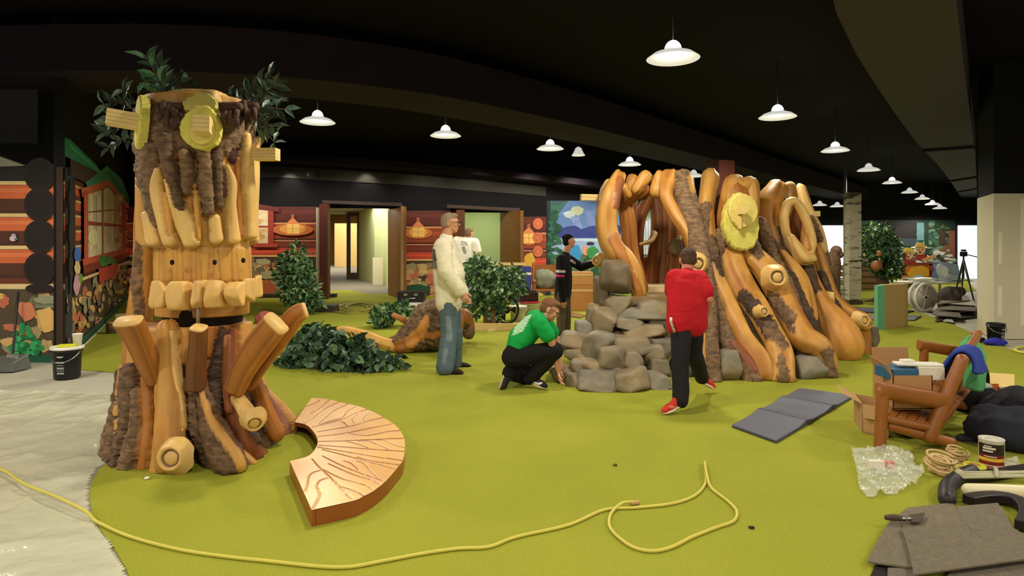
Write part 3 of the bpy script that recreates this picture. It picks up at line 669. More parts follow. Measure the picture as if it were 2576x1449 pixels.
def hmbody(name, rows, cy, kd, strokes, h0, c0, b0, parent, nt=300, nz=150, seed=0, caps=True, capc=None):
    """rows: (z, X_left, X_right) silhouettes; relief from strokes on front, mirrored on the back"""
    rows = np.array(sorted(rows), float); zz = np.linspace(rows[0, 0], rows[-1, 0], nz)
    xl = np.interp(zz, rows[:, 0], rows[:, 1]); xr = np.interp(zz, rows[:, 0], rows[:, 2])
    th = np.arange(nt)*2*math.pi/nt; Z, T = np.meshgrid(zz, th, indexing='ij')
    cxx = ((xl+xr)/2)[:, None]; hw = ((xr-xl)/2)[:, None]
    X = cxx+hw*np.cos(T); Y = cy-kd*hw*np.sin(T); Yf = np.where(Y > cy, 2*cy-Y, Y)
    q = np.column_stack([X.ravel(), Yf.ravel(), Z.ravel()]); ax, ay = project(q)
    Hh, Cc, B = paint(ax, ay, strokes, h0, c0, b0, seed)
    V = np.column_stack([X.ravel(), Y.ravel(), Z.ravel()])
    Hh = Hh+np.where(B > .5, .007*noise(V*[1, 1, 1.9], 40, seed+3, 2)+.007*noise(V*[1, 1, .4], 20, seed+4, 2), .004*noise(V*[1, 1, .25], 14, seed+6, 2))
    Hh = Hh*(1+.8*np.clip((.28-V[:, 2])/.28, 0, 1))
    nx, ny = np.cos(T).ravel(), -np.sin(T).ravel()*1.0
    V[:, 0] += nx*Hh; V[:, 1] += ny*Hh; V[:, 2] = np.maximum(V[:, 2], 0.0)
    F = [[i*nt+j, i*nt+(j+1) % nt, (i+1)*nt+(j+1) % nt, (i+1)*nt+j] for i in range(nz-1) for j in range(nt)]
    Cc = np.hstack([Cc, B[:, None]])
    if caps:
        V = np.vstack([V, [[(xl[0]+xr[0])/2, cy, zz[0]], [(xl[-1]+xr[-1])/2, cy, zz[-1]]]]); n = len(V)
        F += [[(j+1) % nt, j, n-2] for j in range(nt)]+[[(nz-1)*nt+j, (nz-1)*nt+(j+1) % nt, n-1] for j in range(nt)]
        cc = np.append(capc if capc is not None else c0, 0); Cc = np.vstack([Cc, [cc, cc]])
        # ring of cap colour
    return fixn(mk(name, V, F, FOAM, parent, col=Cc))

# ---------------- face tree on the left ----------------
D1 = 4.55
T1 = thing('face_tree', (P(500, 0, D1)[0], D1, 0), 'tall carved tree with toothed mouth, yellow eye discs and leaf sprigs on grey sheet edge', 'tree sculpture')
def R1(y, xl, xr, d=D1):
    c_ = (xl+xr)/2-4; w_ = (xr-xl)/2*.88; return (CAMH+(HY-y)/FL*d, (c_-w_-CX)/FL*d, (c_+w_-CX)/FL*d)
yb = HY+CAMH*FL/D1
low = [R1(yb, 300, 690), R1(1060, 300, 686), R1(1000, 306, 672), R1(950, 322, 650), R1(900, 328, 640), R1(850, 334, 634), R1(812, 338, 630)]
ST = [
 ([(308, 859, 10), (314, 962, 11), (298, 1011, 12), (312, 1084, 8)], .05, WM, 0),
 ([(330, 850, 12), (334, 930, 16)], .02, WM, 0),
 ([(296, 930, 18), (284, 1040, 22), (300, 1150, 24)], .06, BK, 1),
 ([(338, 930, 20), (334, 1050, 20), (330, 1160, 20)], .075, BM, 1),
 ([(362, 985, 17), (358, 1090, 19), (352, 1185, 22)], .085, BK, 1),
 ([(350, 820, 14), (362, 900, 14), (375, 960, 12)], .03, WO, 0),
 ([(380, 950, 14), (381, 1023, 13), (384, 1090, 14), (382, 1190, 15)], .07, WO, 0),
 ([(385, 812, 10), (392, 950, 9)], .03, WM, 0),
 ([(414, 806, 26), (420, 900, 26), (424, 993, 27), (428, 1068, 30), (428, 1205, 34)], .10, WM, 0),
 ([(445, 826, 8), (450, 917, 10), (462, 1000, 12), (466, 1068, 9)], .125, WL, 0),
 ([(463, 917, 14), (470, 993, 16), (478, 1084, 20), (474, 1175, 22)], .035, BD, 1),
 ([(466, 815, 15), (466, 905, 12)], .05, WM, 0),
 ([(490, 985, 22), (508, 1070, 30), (530, 1130, 34), (562, 1205, 40)], .13, BM, 1),
 ([(500, 985, 9), (520, 1053, 13), (552, 1099, 15), (586, 1150, 15), (600, 1205, 13)], .165, WM, 0),
 ([(528, 814, 14), (520, 890, 12)], .04, WO, 0),
 ([(556, 830, 10), (545, 932, 22), (535, 1040, 18)], .045, BD, 1),
 ([(566, 977, 14), (580, 1053, 18), (606, 1090, 20)], .06, BD, 1),
 ([(576, 836, 9), (573, 962, 11), (576, 1023, 9)], .05, WR, 0),
 ([(606, 812, 20), (604, 910, 18)], .06, WM, 0),
 ([(590, 815, 8), (588, 900, 10)], .03, WO, 0),
 ([(628, 812, 8), (627, 880, 10)], .05, WO, 0),
 ([(541, 1047, 10), (584, 1099, 20), (625, 1150, 28), (632, 1180, 30)], .10, WR, 0),
 ([(618, 993, 16), (646, 1053, 18), (664, 1150, 18)], .06, BK, 1),
 ([(626, 930, 14), (652, 1020, 12), (672, 1090, 13)], .06, WM, 0),
 ([(655, 985, 12), (688, 1050, 17), (700, 1115, 20)], .06, WO, 0),
]
hmbody('lower_trunk', low, D1, .92, ST, 0.0, S(150, 98, 52), 0, T1, seed=1, capc=S(130, 96, 50), nz=170)
up = [R1(790, 388, 640), R1(700, 386, 642), R1(622, 384, 640), R1(618, 352, 640), R1(560, 352, 638), R1(450, 352, 640), R1(380, 348, 640), R1(300, 352, 642), R1(255, 356, 640)]
ST2 = [
 ([(352, 443, 12), (358, 516, 16), (358, 588, 16), (372, 612, 14)], .03, WM, 0),
 ([(372, 330, 30), (376, 430, 28), (386, 500, 18), (394, 565, 11)], .05, BK, 1),
 ([(378, 540, 10), (392, 604, 17)], .055, WL, 0),
 ([(410, 430, 9), (404, 475, 14), (416, 545, 15), (432, 604, 18)], .07, WL, 0),
 ([(424, 490, 9), (434, 590, 10)], .045, WM, 0),
 ([(430, 445, 8), (446, 510, 14), (470, 560, 27), (484, 602, 26)], .08, WL, 0),
 ([(488, 440, 7), (495, 505, 10), (500, 600, 9)], .06, WM, 0),
 ([(426, 350, 18), (434, 410, 16), (450, 470, 13), (461, 522, 9)], .10, BM, 1),
 ([(468, 390, 16), (476, 430, 18), (474, 482, 11)], .10, BK, 1),
 ([(510, 380, 18), (514, 430, 18), (516, 480, 18), (523, 535, 14)], .11, BK, 1),
 ([(540, 390, 14), (542, 450, 12), (544, 520, 9)], .10, BM, 1),
 ([(557, 430, 9), (558, 490, 8)], .09, BM, 1),
 ([(536, 550, 14), (540, 600, 18)], .075, WL, 0),
 ([(560, 420, 8), (572, 460, 13), (571, 520, 13), (578, 600, 17)], .08, WL, 0),
 ([(594, 400, 8), (598, 590, 8)], .03, WO, 0),
 ([(604, 340, 9), (608, 400, 11), (612, 487, 13), (618, 592, 12)], .08, WL, 0),
 ([(630, 340, 10), (632, 440, 11), (634, 515, 8)], .06, BM, 1),
 ([(632, 520, 9), (636, 600, 9)], .05, WM, 0),
 ([(360, 300, 40), (470, 330, 60), (560, 330, 60), (640, 300, 40)], .045, BK, 1),
 ([(585, 330, 12), (584, 400, 12)], .02, S(70, 40, 40), 1),
]+[([(x, 632, 8+3*(i % 3)), (x+(i % 2)*3-1, 700, 8+3*(i % 2))], .004+.004*(i % 3), WM if i % 2 else S(204, 154, 72), 0) for i, x in enumerate(range(396, 640, 15))]
hmbody('upper_trunk', up, D1, .82, ST2, 0.0, S(190, 140, 66), 0, T1, seed=2, capc=BD, nz=190)
# rear spine column joining both halves
pts = [P(338, 1000, D1+.18), P(342, 860, D1+.2), P(352, 760, D1+.16), P(362, 680, D1+.12), P(368, 560, D1+.1), P(380, 420, D1+.1)]
def rootmesh(name, parent, pts, rad, strokes=(), c0=WM, b0=0, n=44, m=70, seed=0, flat=.9, h=.0, barkh=.022, clampz=True, tint=None, bamp=1.0):
    V, F = tube(pts, rad, n=n, m=m, flat=flat)
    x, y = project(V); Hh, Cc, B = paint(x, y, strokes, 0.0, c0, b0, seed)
    cen = resample(np.array(pts, float), 40)
    ii = np.arange(len(V)); an_ = ii % n*2*math.pi/n; tl = ii//n/m
    fl_ = noise(np.column_stack([np.cos(an_)*1.5, np.sin(an_)*1.5, tl*1.1+seed]), 1.0, seed+21, 2)
    d = ((V[:, None, :]-cen[None])**2).sum(2); nn = V-cen[d.argmin(1)]; nn /= np.linalg.norm(nn, axis=1)[:, None]+1e-9
    disp = np.where(B > .5, Hh+bamp*(.012*noise(V, 22/bamp**.5, seed+1, 2)+.006*noise(V, 60/bamp**.5, seed+2)), Hh+.012*noise(V*[1, 1, .5], 4.5, seed+3, 2)+np.asarray(rad).mean()*.22*fl_)
    V = V+nn*disp[:, None]
    if clampz: V[:, 2] = np.maximum(V[:, 2], 0.001)
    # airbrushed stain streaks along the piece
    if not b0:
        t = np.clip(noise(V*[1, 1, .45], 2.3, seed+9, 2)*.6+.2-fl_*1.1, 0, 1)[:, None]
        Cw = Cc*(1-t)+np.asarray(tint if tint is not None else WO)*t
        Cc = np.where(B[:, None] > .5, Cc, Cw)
    return fixn(mk(name, V, F, FOAM, parent, col=np.hstack([Cc, B[:, None]])))
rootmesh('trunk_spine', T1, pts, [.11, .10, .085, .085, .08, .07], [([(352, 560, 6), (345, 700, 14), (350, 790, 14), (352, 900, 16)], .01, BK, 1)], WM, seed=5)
# teeth
for k, (x, y, hw_, hh_) in enumerate([(405, 738, 20, 36), (457, 743, 27, 37), (507, 743, 15, 38), (543, 742, 22, 38), (596, 736, 21, 36), (624, 728, 12, 33), (644, 722, 9, 30)]):
    dz = D1-.36 if x < 560 else (D1-.34 if x < 610 else (D1-.2 if x < 630 else D1-.06))
    p = P(x, y, dz); d = p[1]
    V, F = rockgeo(p, (px(hw_*2, d), .16, px(hh_*2, d)), 30+k, k=4, nf=6, rough=.03); V[:, 1] -= 0
    V[:, 0] = p[0]+np.clip(V[:, 0]-p[0], -px(hw_, d), px(hw_, d)); V[:, 2] = p[2]+np.clip(V[:, 2]-p[2], -px(hh_, d), px(hh_, d))
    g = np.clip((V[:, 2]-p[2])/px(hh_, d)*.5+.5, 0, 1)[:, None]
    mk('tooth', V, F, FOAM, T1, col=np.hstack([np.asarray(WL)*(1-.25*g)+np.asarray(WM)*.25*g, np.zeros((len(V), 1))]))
# dark core of the mouth and steel rod, screw holes
p = P(505, 790, D1); mk('mouth_core', *lathe([(.26, 0.86), (.26, 1.12)], (p[0]+.02, D1, 0), 40), mat('mouth_black', (.008, .007, .006), rough=.9), T1)
p = P(498, 785, D1-.33); mk('steel_rod', *cyl((p[0], p[1], .86), (p[0], p[1], 1.06), .013), STEEL, T1)
HOLE = mat('dark_hole', (.01, .006, .004), rough=1)
for x, y, dd in ((433, 660, .345), (540, 660, .355), (612, 655, .19)):
    p = P(x, y, D1-dd-.012); mk('screw_hole', *ell(p, (.014, .012, .018)), HOLE, T1)
# knots
def knot(parent, x, y, d, r, fwd, name='knot', c=WL, length=.12, seed=0):
    c0 = P(x, y, d); f = np.asarray(fwd, float); f /= np.linalg.norm(f); R = frame(f); rr = px(r, d)
    k_ = rr/.08; prof = [(rr*1.5, -length), (rr*1.22, -length*.55), (rr*1.06, -.004), (rr*.94, .016*k_), (rr*.84, .022*k_), (rr*.72, .016*k_), (rr*.64, .002*k_), (rr*.56, 0.0), (rr*.48, .010*k_), (rr*.3, .015*k_), (rr*.12, .016*k_), (0.001, .016*k_)]
    V, F = lathe([(a, b) for a, b in prof], (0, 0, 0), 40, cap=False)
    L = V[:, [0, 2, 1]]*[1, 1, -1]; L = L*(1+.10*noise(L, 1.3/rr, seed, 2))[:, None]+.05*rr*noise(L, 3.0/rr, seed+2, 2)[:, None]
    ring = np.hypot(V[:, 0], V[:, 1])/rr
    W = L @ R.T+c0
    cc = np.where(((ring > .55) & (ring < .66))[:, None], np.asarray(BM)[None]*1.1, np.where((ring <= .55)[:, None], np.asarray(c)[None]*.86, np.asarray(c)[None]*.95))
    return fixn(mk(name, W, F, FOAM, parent, col=np.hstack([cc, np.zeros((len(cc), 1))])))
B1 = lambda c, *p: (list(p), .012, c, 1)
W1 = lambda c, *p: (list(p), .012, c, 0)
for pp_, st_, c_, b_ in (
  ([(502, 950, 4.09, 14), (528, 1050, 4.04, 27), (556, 1120, 4.0, 38), (580, 1168, 3.97, 41)], [W1(WM, (506, 985, 7), (530, 1053, 12), (562, 1100, 15), (598, 1150, 15), (612, 1195, 11))], BM, 1),
  ([(584, 1040, 4.15, 16), (614, 1105, 4.18, 30), (632, 1148, 4.22, 33)], [B1(BD, (612, 1060, 10), (650, 1110, 8))], WR, 0),
  ([(642, 960, 4.4, 13), (672, 1040, 4.44, 21), (694, 1088, 4.46, 23)], [B1(BK, (640, 1010, 8), (664, 1080, 9))], WO, 0),
  ([(356, 960, 4.22, 17), (350, 1080, 4.17, 25), (354, 1155, 4.12, 28)], [W1(WO, (378, 960, 9), (380, 1060, 9), (382, 1180, 9))], BK, 1),
  ([(310, 940, 4.42, 17), (300, 1050, 4.42, 25), (306, 1118, 4.4, 29)], [W1(WM, (310, 900, 9), (302, 1010, 10), (316, 1084, 6))], BM, 1),
  ([(420, 830, 4.16, 25), (426, 960, 4.12, 28), (428, 1080, 4.04, 35), (430, 1168, 3.98, 38)], [W1(WL, (446, 900, 8), (456, 1000, 9), (462, 1070, 8))], WM, 0),
  ([(572, 850, 4.2, 9), (570, 950, 4.14, 12), (576, 1030, 4.1, 10)], [], WR, 0)):
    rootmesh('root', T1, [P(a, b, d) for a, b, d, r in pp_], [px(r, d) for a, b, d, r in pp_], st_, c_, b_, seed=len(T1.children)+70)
knot(T1, 431, 1152, 3.885, 33, (-.02, -1, .12), seed=1, length=.05)
st_ = rootmesh('knot_stub', T1, [P(596, 1000, D1-.42), P(616, 1030, D1-.55), P(634, 1058, D1-.64)], [.05, .058, .06], [], WL, seed=8, m=30)
knot(T1, 640, 1064, D1-.68, 23, (.45, -.8, -.35), seed=2, length=.05)
knot(T1, 705, 1080, D1+.05, 12, (.75, -.5, -.1), seed=3, length=.05, c=WO)
# cut branches
def slabbranch(name, pts, w_, th, seed, col=WO, tip=WL, grooves=True):
    q = resample(np.column_stack([np.array(pts, float), w_, th]), 40); V = []; F = []; n = 24
    for i in range(40):
        T = q[min(i+1, 39), :3]-q[max(i-1, 0), :3]; T /= np.linalg.norm(T); s = np.cross(T, (0, -1, 0)); s /= np.linalg.norm(s); u = np.cross(s, T)
        for j in range(n):
            a = 2*math.pi*j/n; cx_, sy_ = math.cos(a), math.sin(a)
            e = lambda v: math.copysign(abs(v)**.55, v)
            gv = 1-(.16*math.exp(-((cx_-.35)/.12)**2)+.12*math.exp(-((cx_+.4)/.12)**2) if grooves else 0)
            V.append(q[i, :3]+s*e(cx_)*q[i, 3]+u*e(sy_)*q[i, 4]*gv)
    for i in range(39):
        for j in range(n): F.append([i*n+j, i*n+(j+1) % n, (i+1)*n+(j+1) % n, (i+1)*n+j])
    F.append(list(range(n))[::-1]); F.append([39*n+j for j in range(n)])
    V = np.array(V); cc = np.tile(np.asarray(col, float), (len(V), 1)); cc[-n:] = tip
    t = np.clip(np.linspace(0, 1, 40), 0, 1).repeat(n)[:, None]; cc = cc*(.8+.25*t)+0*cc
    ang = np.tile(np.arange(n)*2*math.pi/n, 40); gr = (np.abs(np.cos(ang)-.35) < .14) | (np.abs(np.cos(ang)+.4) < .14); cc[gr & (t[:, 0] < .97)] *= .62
    return fixn(mk(name, V, F, FOAM, T1, col=np.hstack([cc, np.zeros((len(cc), 1))])))
d = D1
slabbranch('branch', [P(392, 960, d-.42), P(370, 905, d-.5), P(345, 850, d-.6), P(322, 806, d-.68)], [.045, .065, .075, .085], [.05, .055, .05, .05], 1)
slabbranch('branch', [P(494, 978, d-.5), P(494, 920, d-.52), P(498, 870, d-.54), P(500, 823, d-.58)], [.055, .052, .05, .045], [.06, .055, .05, .05], 2, col=WD, grooves=False)
slabbranch('branch', [P(590, 985, d-.48), P(612, 930, d-.52), P(650, 870, d-.6), P(696, 812, d-.7)], [.06, .075, .085, .08], [.05, .055, .05, .05], 3)
slabbranch('branch', [P(622, 970, d-.3), P(650, 920, d-.36), P(700, 850, d-.42), P(745, 792, d-.5), P(770, 780, d-.5)], [.05, .06, .07, .06, .05], [.05, .055, .05, .05, .04], 4)
slabbranch('branch', [P(640, 940, d-.1), P(690, 860, d-.1), P(740, 790, d-.12)], [.04, .05, .04], [.045, .045, .04], 5, col=WM)
# yellow eye foam plates with stacked square pegs
YEL = vcol('yellow_foam', rough=.75, var=.12, vscale=9, bump=.35, bscale=35)
YC = S(212, 202, 96); YC2 = S(226, 206, 112)
def plate(parent, x, y, d, rx, ry, th, fwd, name='eye_plate', c=YC, seed=0, jag=.07):
    c0 = P(x, y, d); R = frame(fwd); n = 56; V = []
    for lvl, (k, o) in enumerate([(1.0, 0), (1.0, th*.8), (.93, th), (.55, th*1.02), (0.001, th*1.04)]):
        for j in range(n):
            a = 2*math.pi*j/n; jj = 1+jag*math.sin(a*3+seed)*.6+jag*(_hash(np.int64(j), np.int64(seed), np.int64(lvl > 0), 3)-.5)
            V.append([px(rx, d)*k*math.cos(a)*jj, o, px(ry, d)*k*math.sin(a)*jj])
    V = np.array(V); F = [[i*n+j, i*n+(j+1) % n, (i+1)*n+(j+1) % n, (i+1)*n+j] for i in range(4) for j in range(n)]+[list(range(n))[::-1]]
    V = V @ R.T+c0
    return fixn(mk(name, V, F, YEL, parent, col=np.hstack([np.tile(c, (len(V), 1)), np.zeros((len(V), 1))]), smooth=False))
def peg(parent, c0, size, fwd, length, name='wood_peg', layers=4, up=(0, 0, 1)):
    R = frame(fwd, up); pr = []
    for i in range(layers):
        V, F = box((0, length/2, (i+.5-layers/2)*size[1]/layers), (size[0], length, size[1]/layers*.93)); pr.append((V @ R.T+c0, F))
    return mk(name, *J(*pr), PINE, parent, smooth=False)
e1 = plate(T1, 512, 325, D1-.36, 48, 55, .06, (.08, -1, .05), seed=2)
plate(T1, 512, 268, D1-.34, 42, 26, .05, (.05, -.9, .35), 'brow_plate', c=S(196, 184, 96), seed=9, jag=.16)
plate(T1, 512, 328, D1-.42, 30, 38, .03, (.08, -1, .05), 'pupil_plate', c=YC2, seed=4, jag=.02)
peg(T1, P(515, 322, D1-.44), (px(34, D1), px(38, D1)), (.28, -1, .1), .12)
plate(T1, 370, 306, D1-.27, 40, 66, .06, (-.78, -.62, .05), seed=6, jag=.1)
peg(T1, P(374, 312, D1-.28), (px(40, D1), px(36, D1)), (-1, -.55, .12), .24)
peg(T1, P(640, 389, D1-.03), (px(30, D1), px(30, D1)), (1, -.05, 0), .17)
mk('top_cap', *rockgeo(P(515, 250, D1-.1), (.36, .4, .12), 77, nf=8), FOAM, T1, col=np.append(S(196, 164, 100), 0))
mk('top_cap', *rockgeo(P(440, 262, D1-.05), (.22, .3, .12), 78, nf=8), FOAM, T1, col=np.append(S(170, 130, 84), 0))
# brown fibrous hair-like bark tufts round the eyes
rr_ = random.Random(4)
for (xa, xb, nn_, q_) in ((404, 450, 13, .40), (560, 598, 8, .37), (600, 640, 10, .2)):
    tv = []
    for i in range(nn_):
        x = xa+(xb-xa)*(i+.5)/nn_; y = rr_.uniform(262, 300); a = rr_.uniform(-1, 1); dd = D1-q_
        tv.append(tube([P(x, y-6, dd+.05), P(x+a*6, y+10, dd-.02), P(x+a*12, y+26, dd)], [.022, .018, .008], n=8, m=8))
    tv.append(tube([P(xa-2, 268, D1-q_+.04), P(xb+2, 268, D1-q_+.04)], .03, n=8, m=8))
    mk('root_tuft', *J(*tv), FOAM, T1, col=np.append(S(84, 58, 46), 1))

# ---------------- leaves ----------------
def leafgeo(base, dirv, up_, L_, W_, bend=.25):
    d = dirv/np.linalg.norm(dirv); s = np.cross(d, up_); s /= np.linalg.norm(s)+1e-9; u = np.cross(s, d)
    pts = [(0, 0, 0), (.28, .42, .05), (.6, .40, .02), (1, 0, -bend), (.6, -.40, .02), (.28, -.42, .05), (.45, 0, -.06)]
    V = [base+d*L_*a+s*W_*b*1.0+u*L_*c for a, b, c in pts]
    return V, [[0, 1, 6], [1, 2, 6], [2, 3, 6], [3, 4, 6], [4, 5, 6], [5, 0, 6]]
def foliage(name, blobs, n, L_, parent=None, cols=(S(70, 96, 62), S(40, 64, 44), S(104, 130, 96)), seed=0, aspect=.55, droop=.2, out=.8, shell=True):
    r = np.random.default_rng(seed); V = []; F = []; C = []; wts = np.array([b[1][0]*b[1][2] for b in blobs], float); wts /= wts.sum()
    for i in range(n):
        c, s = blobs[r.choice(len(blobs), p=wts)]; q = r.normal(size=3); q /= np.linalg.norm(q); rad = r.uniform(.62, 1) if shell else r.uniform(0, 1)**.5
        p = np.asarray(c)+q*np.asarray(s)*rad
        if p[2] < .015: p[2] = .015+.02*r.random()
        dv = q*out+r.normal(size=3)*.55; dv[2] -= droop
        up_ = q+r.normal(size=3)*.4; k = L_*r.uniform(.65, 1.2)
        lv, lf = leafgeo(p, dv, up_, k, k*aspect); lv = np.array(lv); lv[:, 2] = np.maximum(lv[:, 2], .004)
        b = len(V)*0+sum(1 for _ in ()) ; V.append(lv); F.append(lf)
        cc = np.asarray(cols[r.choice(len(cols))])*r.uniform(.8, 1.2); C.append(np.tile(np.append(cc, 0), (7, 1)))
    FF = [[a+7*i for a in f] for i, lf in enumerate(F) for f in lf]
    return mk(name, np.vstack(V), FF, LEAFM, parent, smooth=False, col=np.vstack(C))
STEMM = mat('plant_stem', S(84, 66, 46), rough=.8, var=.2)
def sprig(parent, p0, p1, n, L_, cols, seed, side=.6):
    r = np.random.default_rng(seed); p0 = np.asarray(p0); p1 = np.asarray(p1); V = []; F = []; C = []
    cen = resample(np.array([p0, (p0+p1)/2+[0, -.02, .03], p1]), n); ax = (p1-p0)/np.linalg.norm(p1-p0)
    for i, c in enumerate(cen[1:]):
        for sgn in (-1, 1):
            s = np.cross(ax, (0, -1, .2)); s /= np.linalg.norm(s)
            dv = ax*.55+s*sgn*side+r.normal(size=3)*.25; k = L_*r.uniform(.8, 1.15)
            lv, lf = leafgeo(c, dv, np.array([0, -1, .25])+r.normal(size=3)*.35, k, k*.42); V.append(np.array(lv)); F.append(lf)
            C.append(np.tile(np.append(np.asarray(cols[r.integers(len(cols))])*r.uniform(.8, 1.15), 0), (7, 1)))
    FF = [[a+7*i for a in f] for i, lf in enumerate(F) for f in lf]
    o = mk('leaf_sprig', np.vstack(V), FF, LEAFM, parent, smooth=False, col=np.vstack(C))
    mk('stem', *tube([p0, (p0+p1)/2+[0, -.02, .03], p1], [.006, .005, .003], n=6, m=8), STEMM, o) if False else None
    st = mk('stem', *tube([p0, (p0+p1)/2+[0, -.02, .03], p1], [.006, .005, .003], n=6, m=8), STEMM, parent)
    return o
DKL = (S(70, 92, 74), S(52, 72, 58), S(92, 116, 92)); BRL = (S(84, 140, 92), S(110, 150, 110), S(70, 110, 80))
d = D1+.05
for k, (a, b, n, L_, cs) in enumerate([((420, 250), (372, 150), 6, .13, BRL), ((425, 250), (398, 165), 6, .12, DKL), ((430, 250), (470, 205), 5, .12, DKL), ((415, 250), (365, 205), 4, .12, BRL),
    ((345, 280), (262, 262), 6, .11, DKL), ((345, 290), (270, 310), 6, .11, DKL), ((350, 330), (268, 335), 6, .11, DKL), ((350, 350), (275, 372), 5, .11, DKL), ((340, 260), (310, 225), 4, .10, DKL),
    ((600, 280), (680, 190), 8, .12, DKL), ((610, 290), (715, 275), 7, .12, DKL), ((620, 300), (690, 240), 7, .12, DKL), ((620, 300), (700, 330), 6, .11, DKL), ((560, 262), (600, 245), 4, .1, DKL), ((640, 320), (690, 358), 4, .1, DKL), ((600, 285), (665, 325), 6, .12, (S(120, 140, 110), S(90, 116, 90))),
    ((640, 290), (690, 215), 5, .12, DKL)]):
    sprig(T1, P(*a, d+.02*k % .2), P(*b, d+.06*(k % 4)-.1), n, L_, cs, k)
# ---------------- stump playhouse on the right ----------------
T2 = thing('stump_playhouse', (P(1850, 0, 8.0)[0], 8.0, 0), 'huge carved hollow stump playhouse with sweeping golden roots and yellow plate', 'playhouse')
def zd(y_base):  return FL*CAMH/(y_base-HY)
def root(pts, strokes=(), c0=WM, b0=0, name='root', **k):
    """pts: (x, y, depth, radius px)"""
    w_ = [P(a, b, d) for a, b, d, r in pts]; rr = [px(r*(1.18 if a > 1770 else 1.08), d) for a, b, d, r in pts]
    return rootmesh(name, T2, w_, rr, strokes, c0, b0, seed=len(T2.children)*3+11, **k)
B_ = lambda c, *p: (list(p), .012, c, 1)
W_ = lambda c, *p: (list(p), .012, c, 0)
# portal, left post and lobes
root([(1556, 446, 8.15, 18), (1534, 499, 8.0, 25), (1524, 561, 7.95, 25), (1538, 619, 7.9, 25), (1568, 650, 7.85, 22), (1592, 684, 7.8, 18), (1606, 735, 7.75, 17)], [W_(WO, (1545, 600, 16), (1580, 680, 12), (1606, 730, 10)), W_(WR, (1560, 450, 10), (1552, 520, 8))], WM)
root([(1530, 462, 8.2, 12), (1522, 490, 8.15, 14), (1520, 540, 8.12, 12)], [], WL)
root([(1566, 480, 8.35, 16), (1579, 560, 8.35, 18), (1588, 640, 8.35, 17), (1612, 725, 8.3, 16)], [], WO, tint=WD)
root([(1592, 452, 8.2, 13), (1584, 480, 8.15, 14)], [], WM); root([(1572, 472, 8.1, 10), (1580, 490, 8.1, 10)], [], WM)
root([(1622, 446, 8.15, 15), (1602, 476, 8.1, 14)], [], WM); root([(1612, 476, 8.2, 18), (1586, 500, 8.25, 15)], [], WO, tint=WD)
root([(1640, 455, 8.3, 12), (1618, 490, 8.35, 13)], [], WD)
root([(1660, 446, 8.1, 16), (1652, 482, 8.05, 15)], [], WM)
root([(1686, 445, 8.05, 22), (1676, 490, 7.85, 15), (1700, 540, 7.75, 15), (1732, 586, 7.6, 16), (1748, 640, 7.5, 14), (1752, 690, 7.4, 12)], [], WM)
root([(1716, 452, 8.0, 26), (1728, 510, 7.85, 26), (1744, 570, 7.65, 24), (1762, 640, 7.4, 22), (1776, 740, 7.1, 20), (1788, 880, 6.75, 18), (1794, 960, 6.62, 19)], [W_(WM, (1738, 445, 8), (1744, 480, 6))], BK, 1)
root([(1768, 770, 7.05, 12), (1770, 840, 6.85, 14), (1774, 945, 6.65, 12)], [], WM)
root([(1750, 760, 7.1, 12), (1745, 840, 6.95, 14), (1748, 925, 6.85, 10)], [], WM)
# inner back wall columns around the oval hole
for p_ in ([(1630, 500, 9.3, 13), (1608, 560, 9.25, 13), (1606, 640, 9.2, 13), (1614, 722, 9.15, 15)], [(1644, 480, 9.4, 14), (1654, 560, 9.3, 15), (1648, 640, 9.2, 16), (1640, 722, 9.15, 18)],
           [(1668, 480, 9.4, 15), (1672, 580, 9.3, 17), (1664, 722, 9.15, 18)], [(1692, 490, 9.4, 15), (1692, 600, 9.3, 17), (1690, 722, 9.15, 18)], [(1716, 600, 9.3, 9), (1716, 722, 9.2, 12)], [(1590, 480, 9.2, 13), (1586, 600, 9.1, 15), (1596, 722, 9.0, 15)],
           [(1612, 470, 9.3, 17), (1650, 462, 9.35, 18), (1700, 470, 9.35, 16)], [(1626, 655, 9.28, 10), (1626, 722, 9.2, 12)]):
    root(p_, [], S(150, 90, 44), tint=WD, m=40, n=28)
root([(1646, 588, 9.05, 7), (1636, 606, 8.95, 6), (1612, 614, 8.8, 4)], [], WL, name='hook', m=24, n=16)
# right-hand bundle of roots
root([(1788, 446, 8.3, 19), (1778, 517, 8.1, 17), (1784, 590, 7.95, 15), (1788, 650, 7.7, 18)], [B_(BK, (1776, 520, 14), (1772, 600, 12)), B_(BM, (1786, 610, 20), (1790, 660, 20))], WM)
root([(1782, 636, 7.75, 12), (1806, 715, 7.5, 18), (1840, 793, 7.2, 21), (1870, 850, 6.95, 18), (1912, 905, 6.75, 19), (1922, 940, 6.68, 18)], [B_(BD, (1800, 650, 9), (1816, 690, 6))], WM)
root([(1812, 600, 8.0, 24), (1808, 660, 7.85, 16), (1840, 740, 7.6, 12)], [], BK, 1)
root([(1784, 690, 7.55, 12), (1800, 770, 7.3, 18), (1830, 860, 7.0, 22), (1880, 930, 6.78, 26), (1895, 962, 6.68, 24)], [W_(WR, (1850, 865, 10), (1900, 930, 9))], BK, 1)
root([(1836, 600, 8.05, 22), (1846, 665, 7.8, 27), (1870, 720, 7.6, 29), (1905, 775, 7.35, 27), (1930, 820, 7.1, 24), (1958, 880, 6.9, 27), (1966, 952, 6.66, 28)], [B_(BD, (1872, 745, 18), (1920, 800, 22), (1948, 860, 18)), B_(BK, (1940, 830, 22), (1966, 870, 16)), W_(WM, (1936, 868, 14), (1962, 900, 22)), B_(BK, (1966, 900, 10), (1972, 950, 18))], WM)
root([(1852, 740, 7.6, 18), (1895, 830, 7.3, 20), (1930, 905, 6.98, 20), (1938, 950, 6.85, 16)], [], BD, 1)
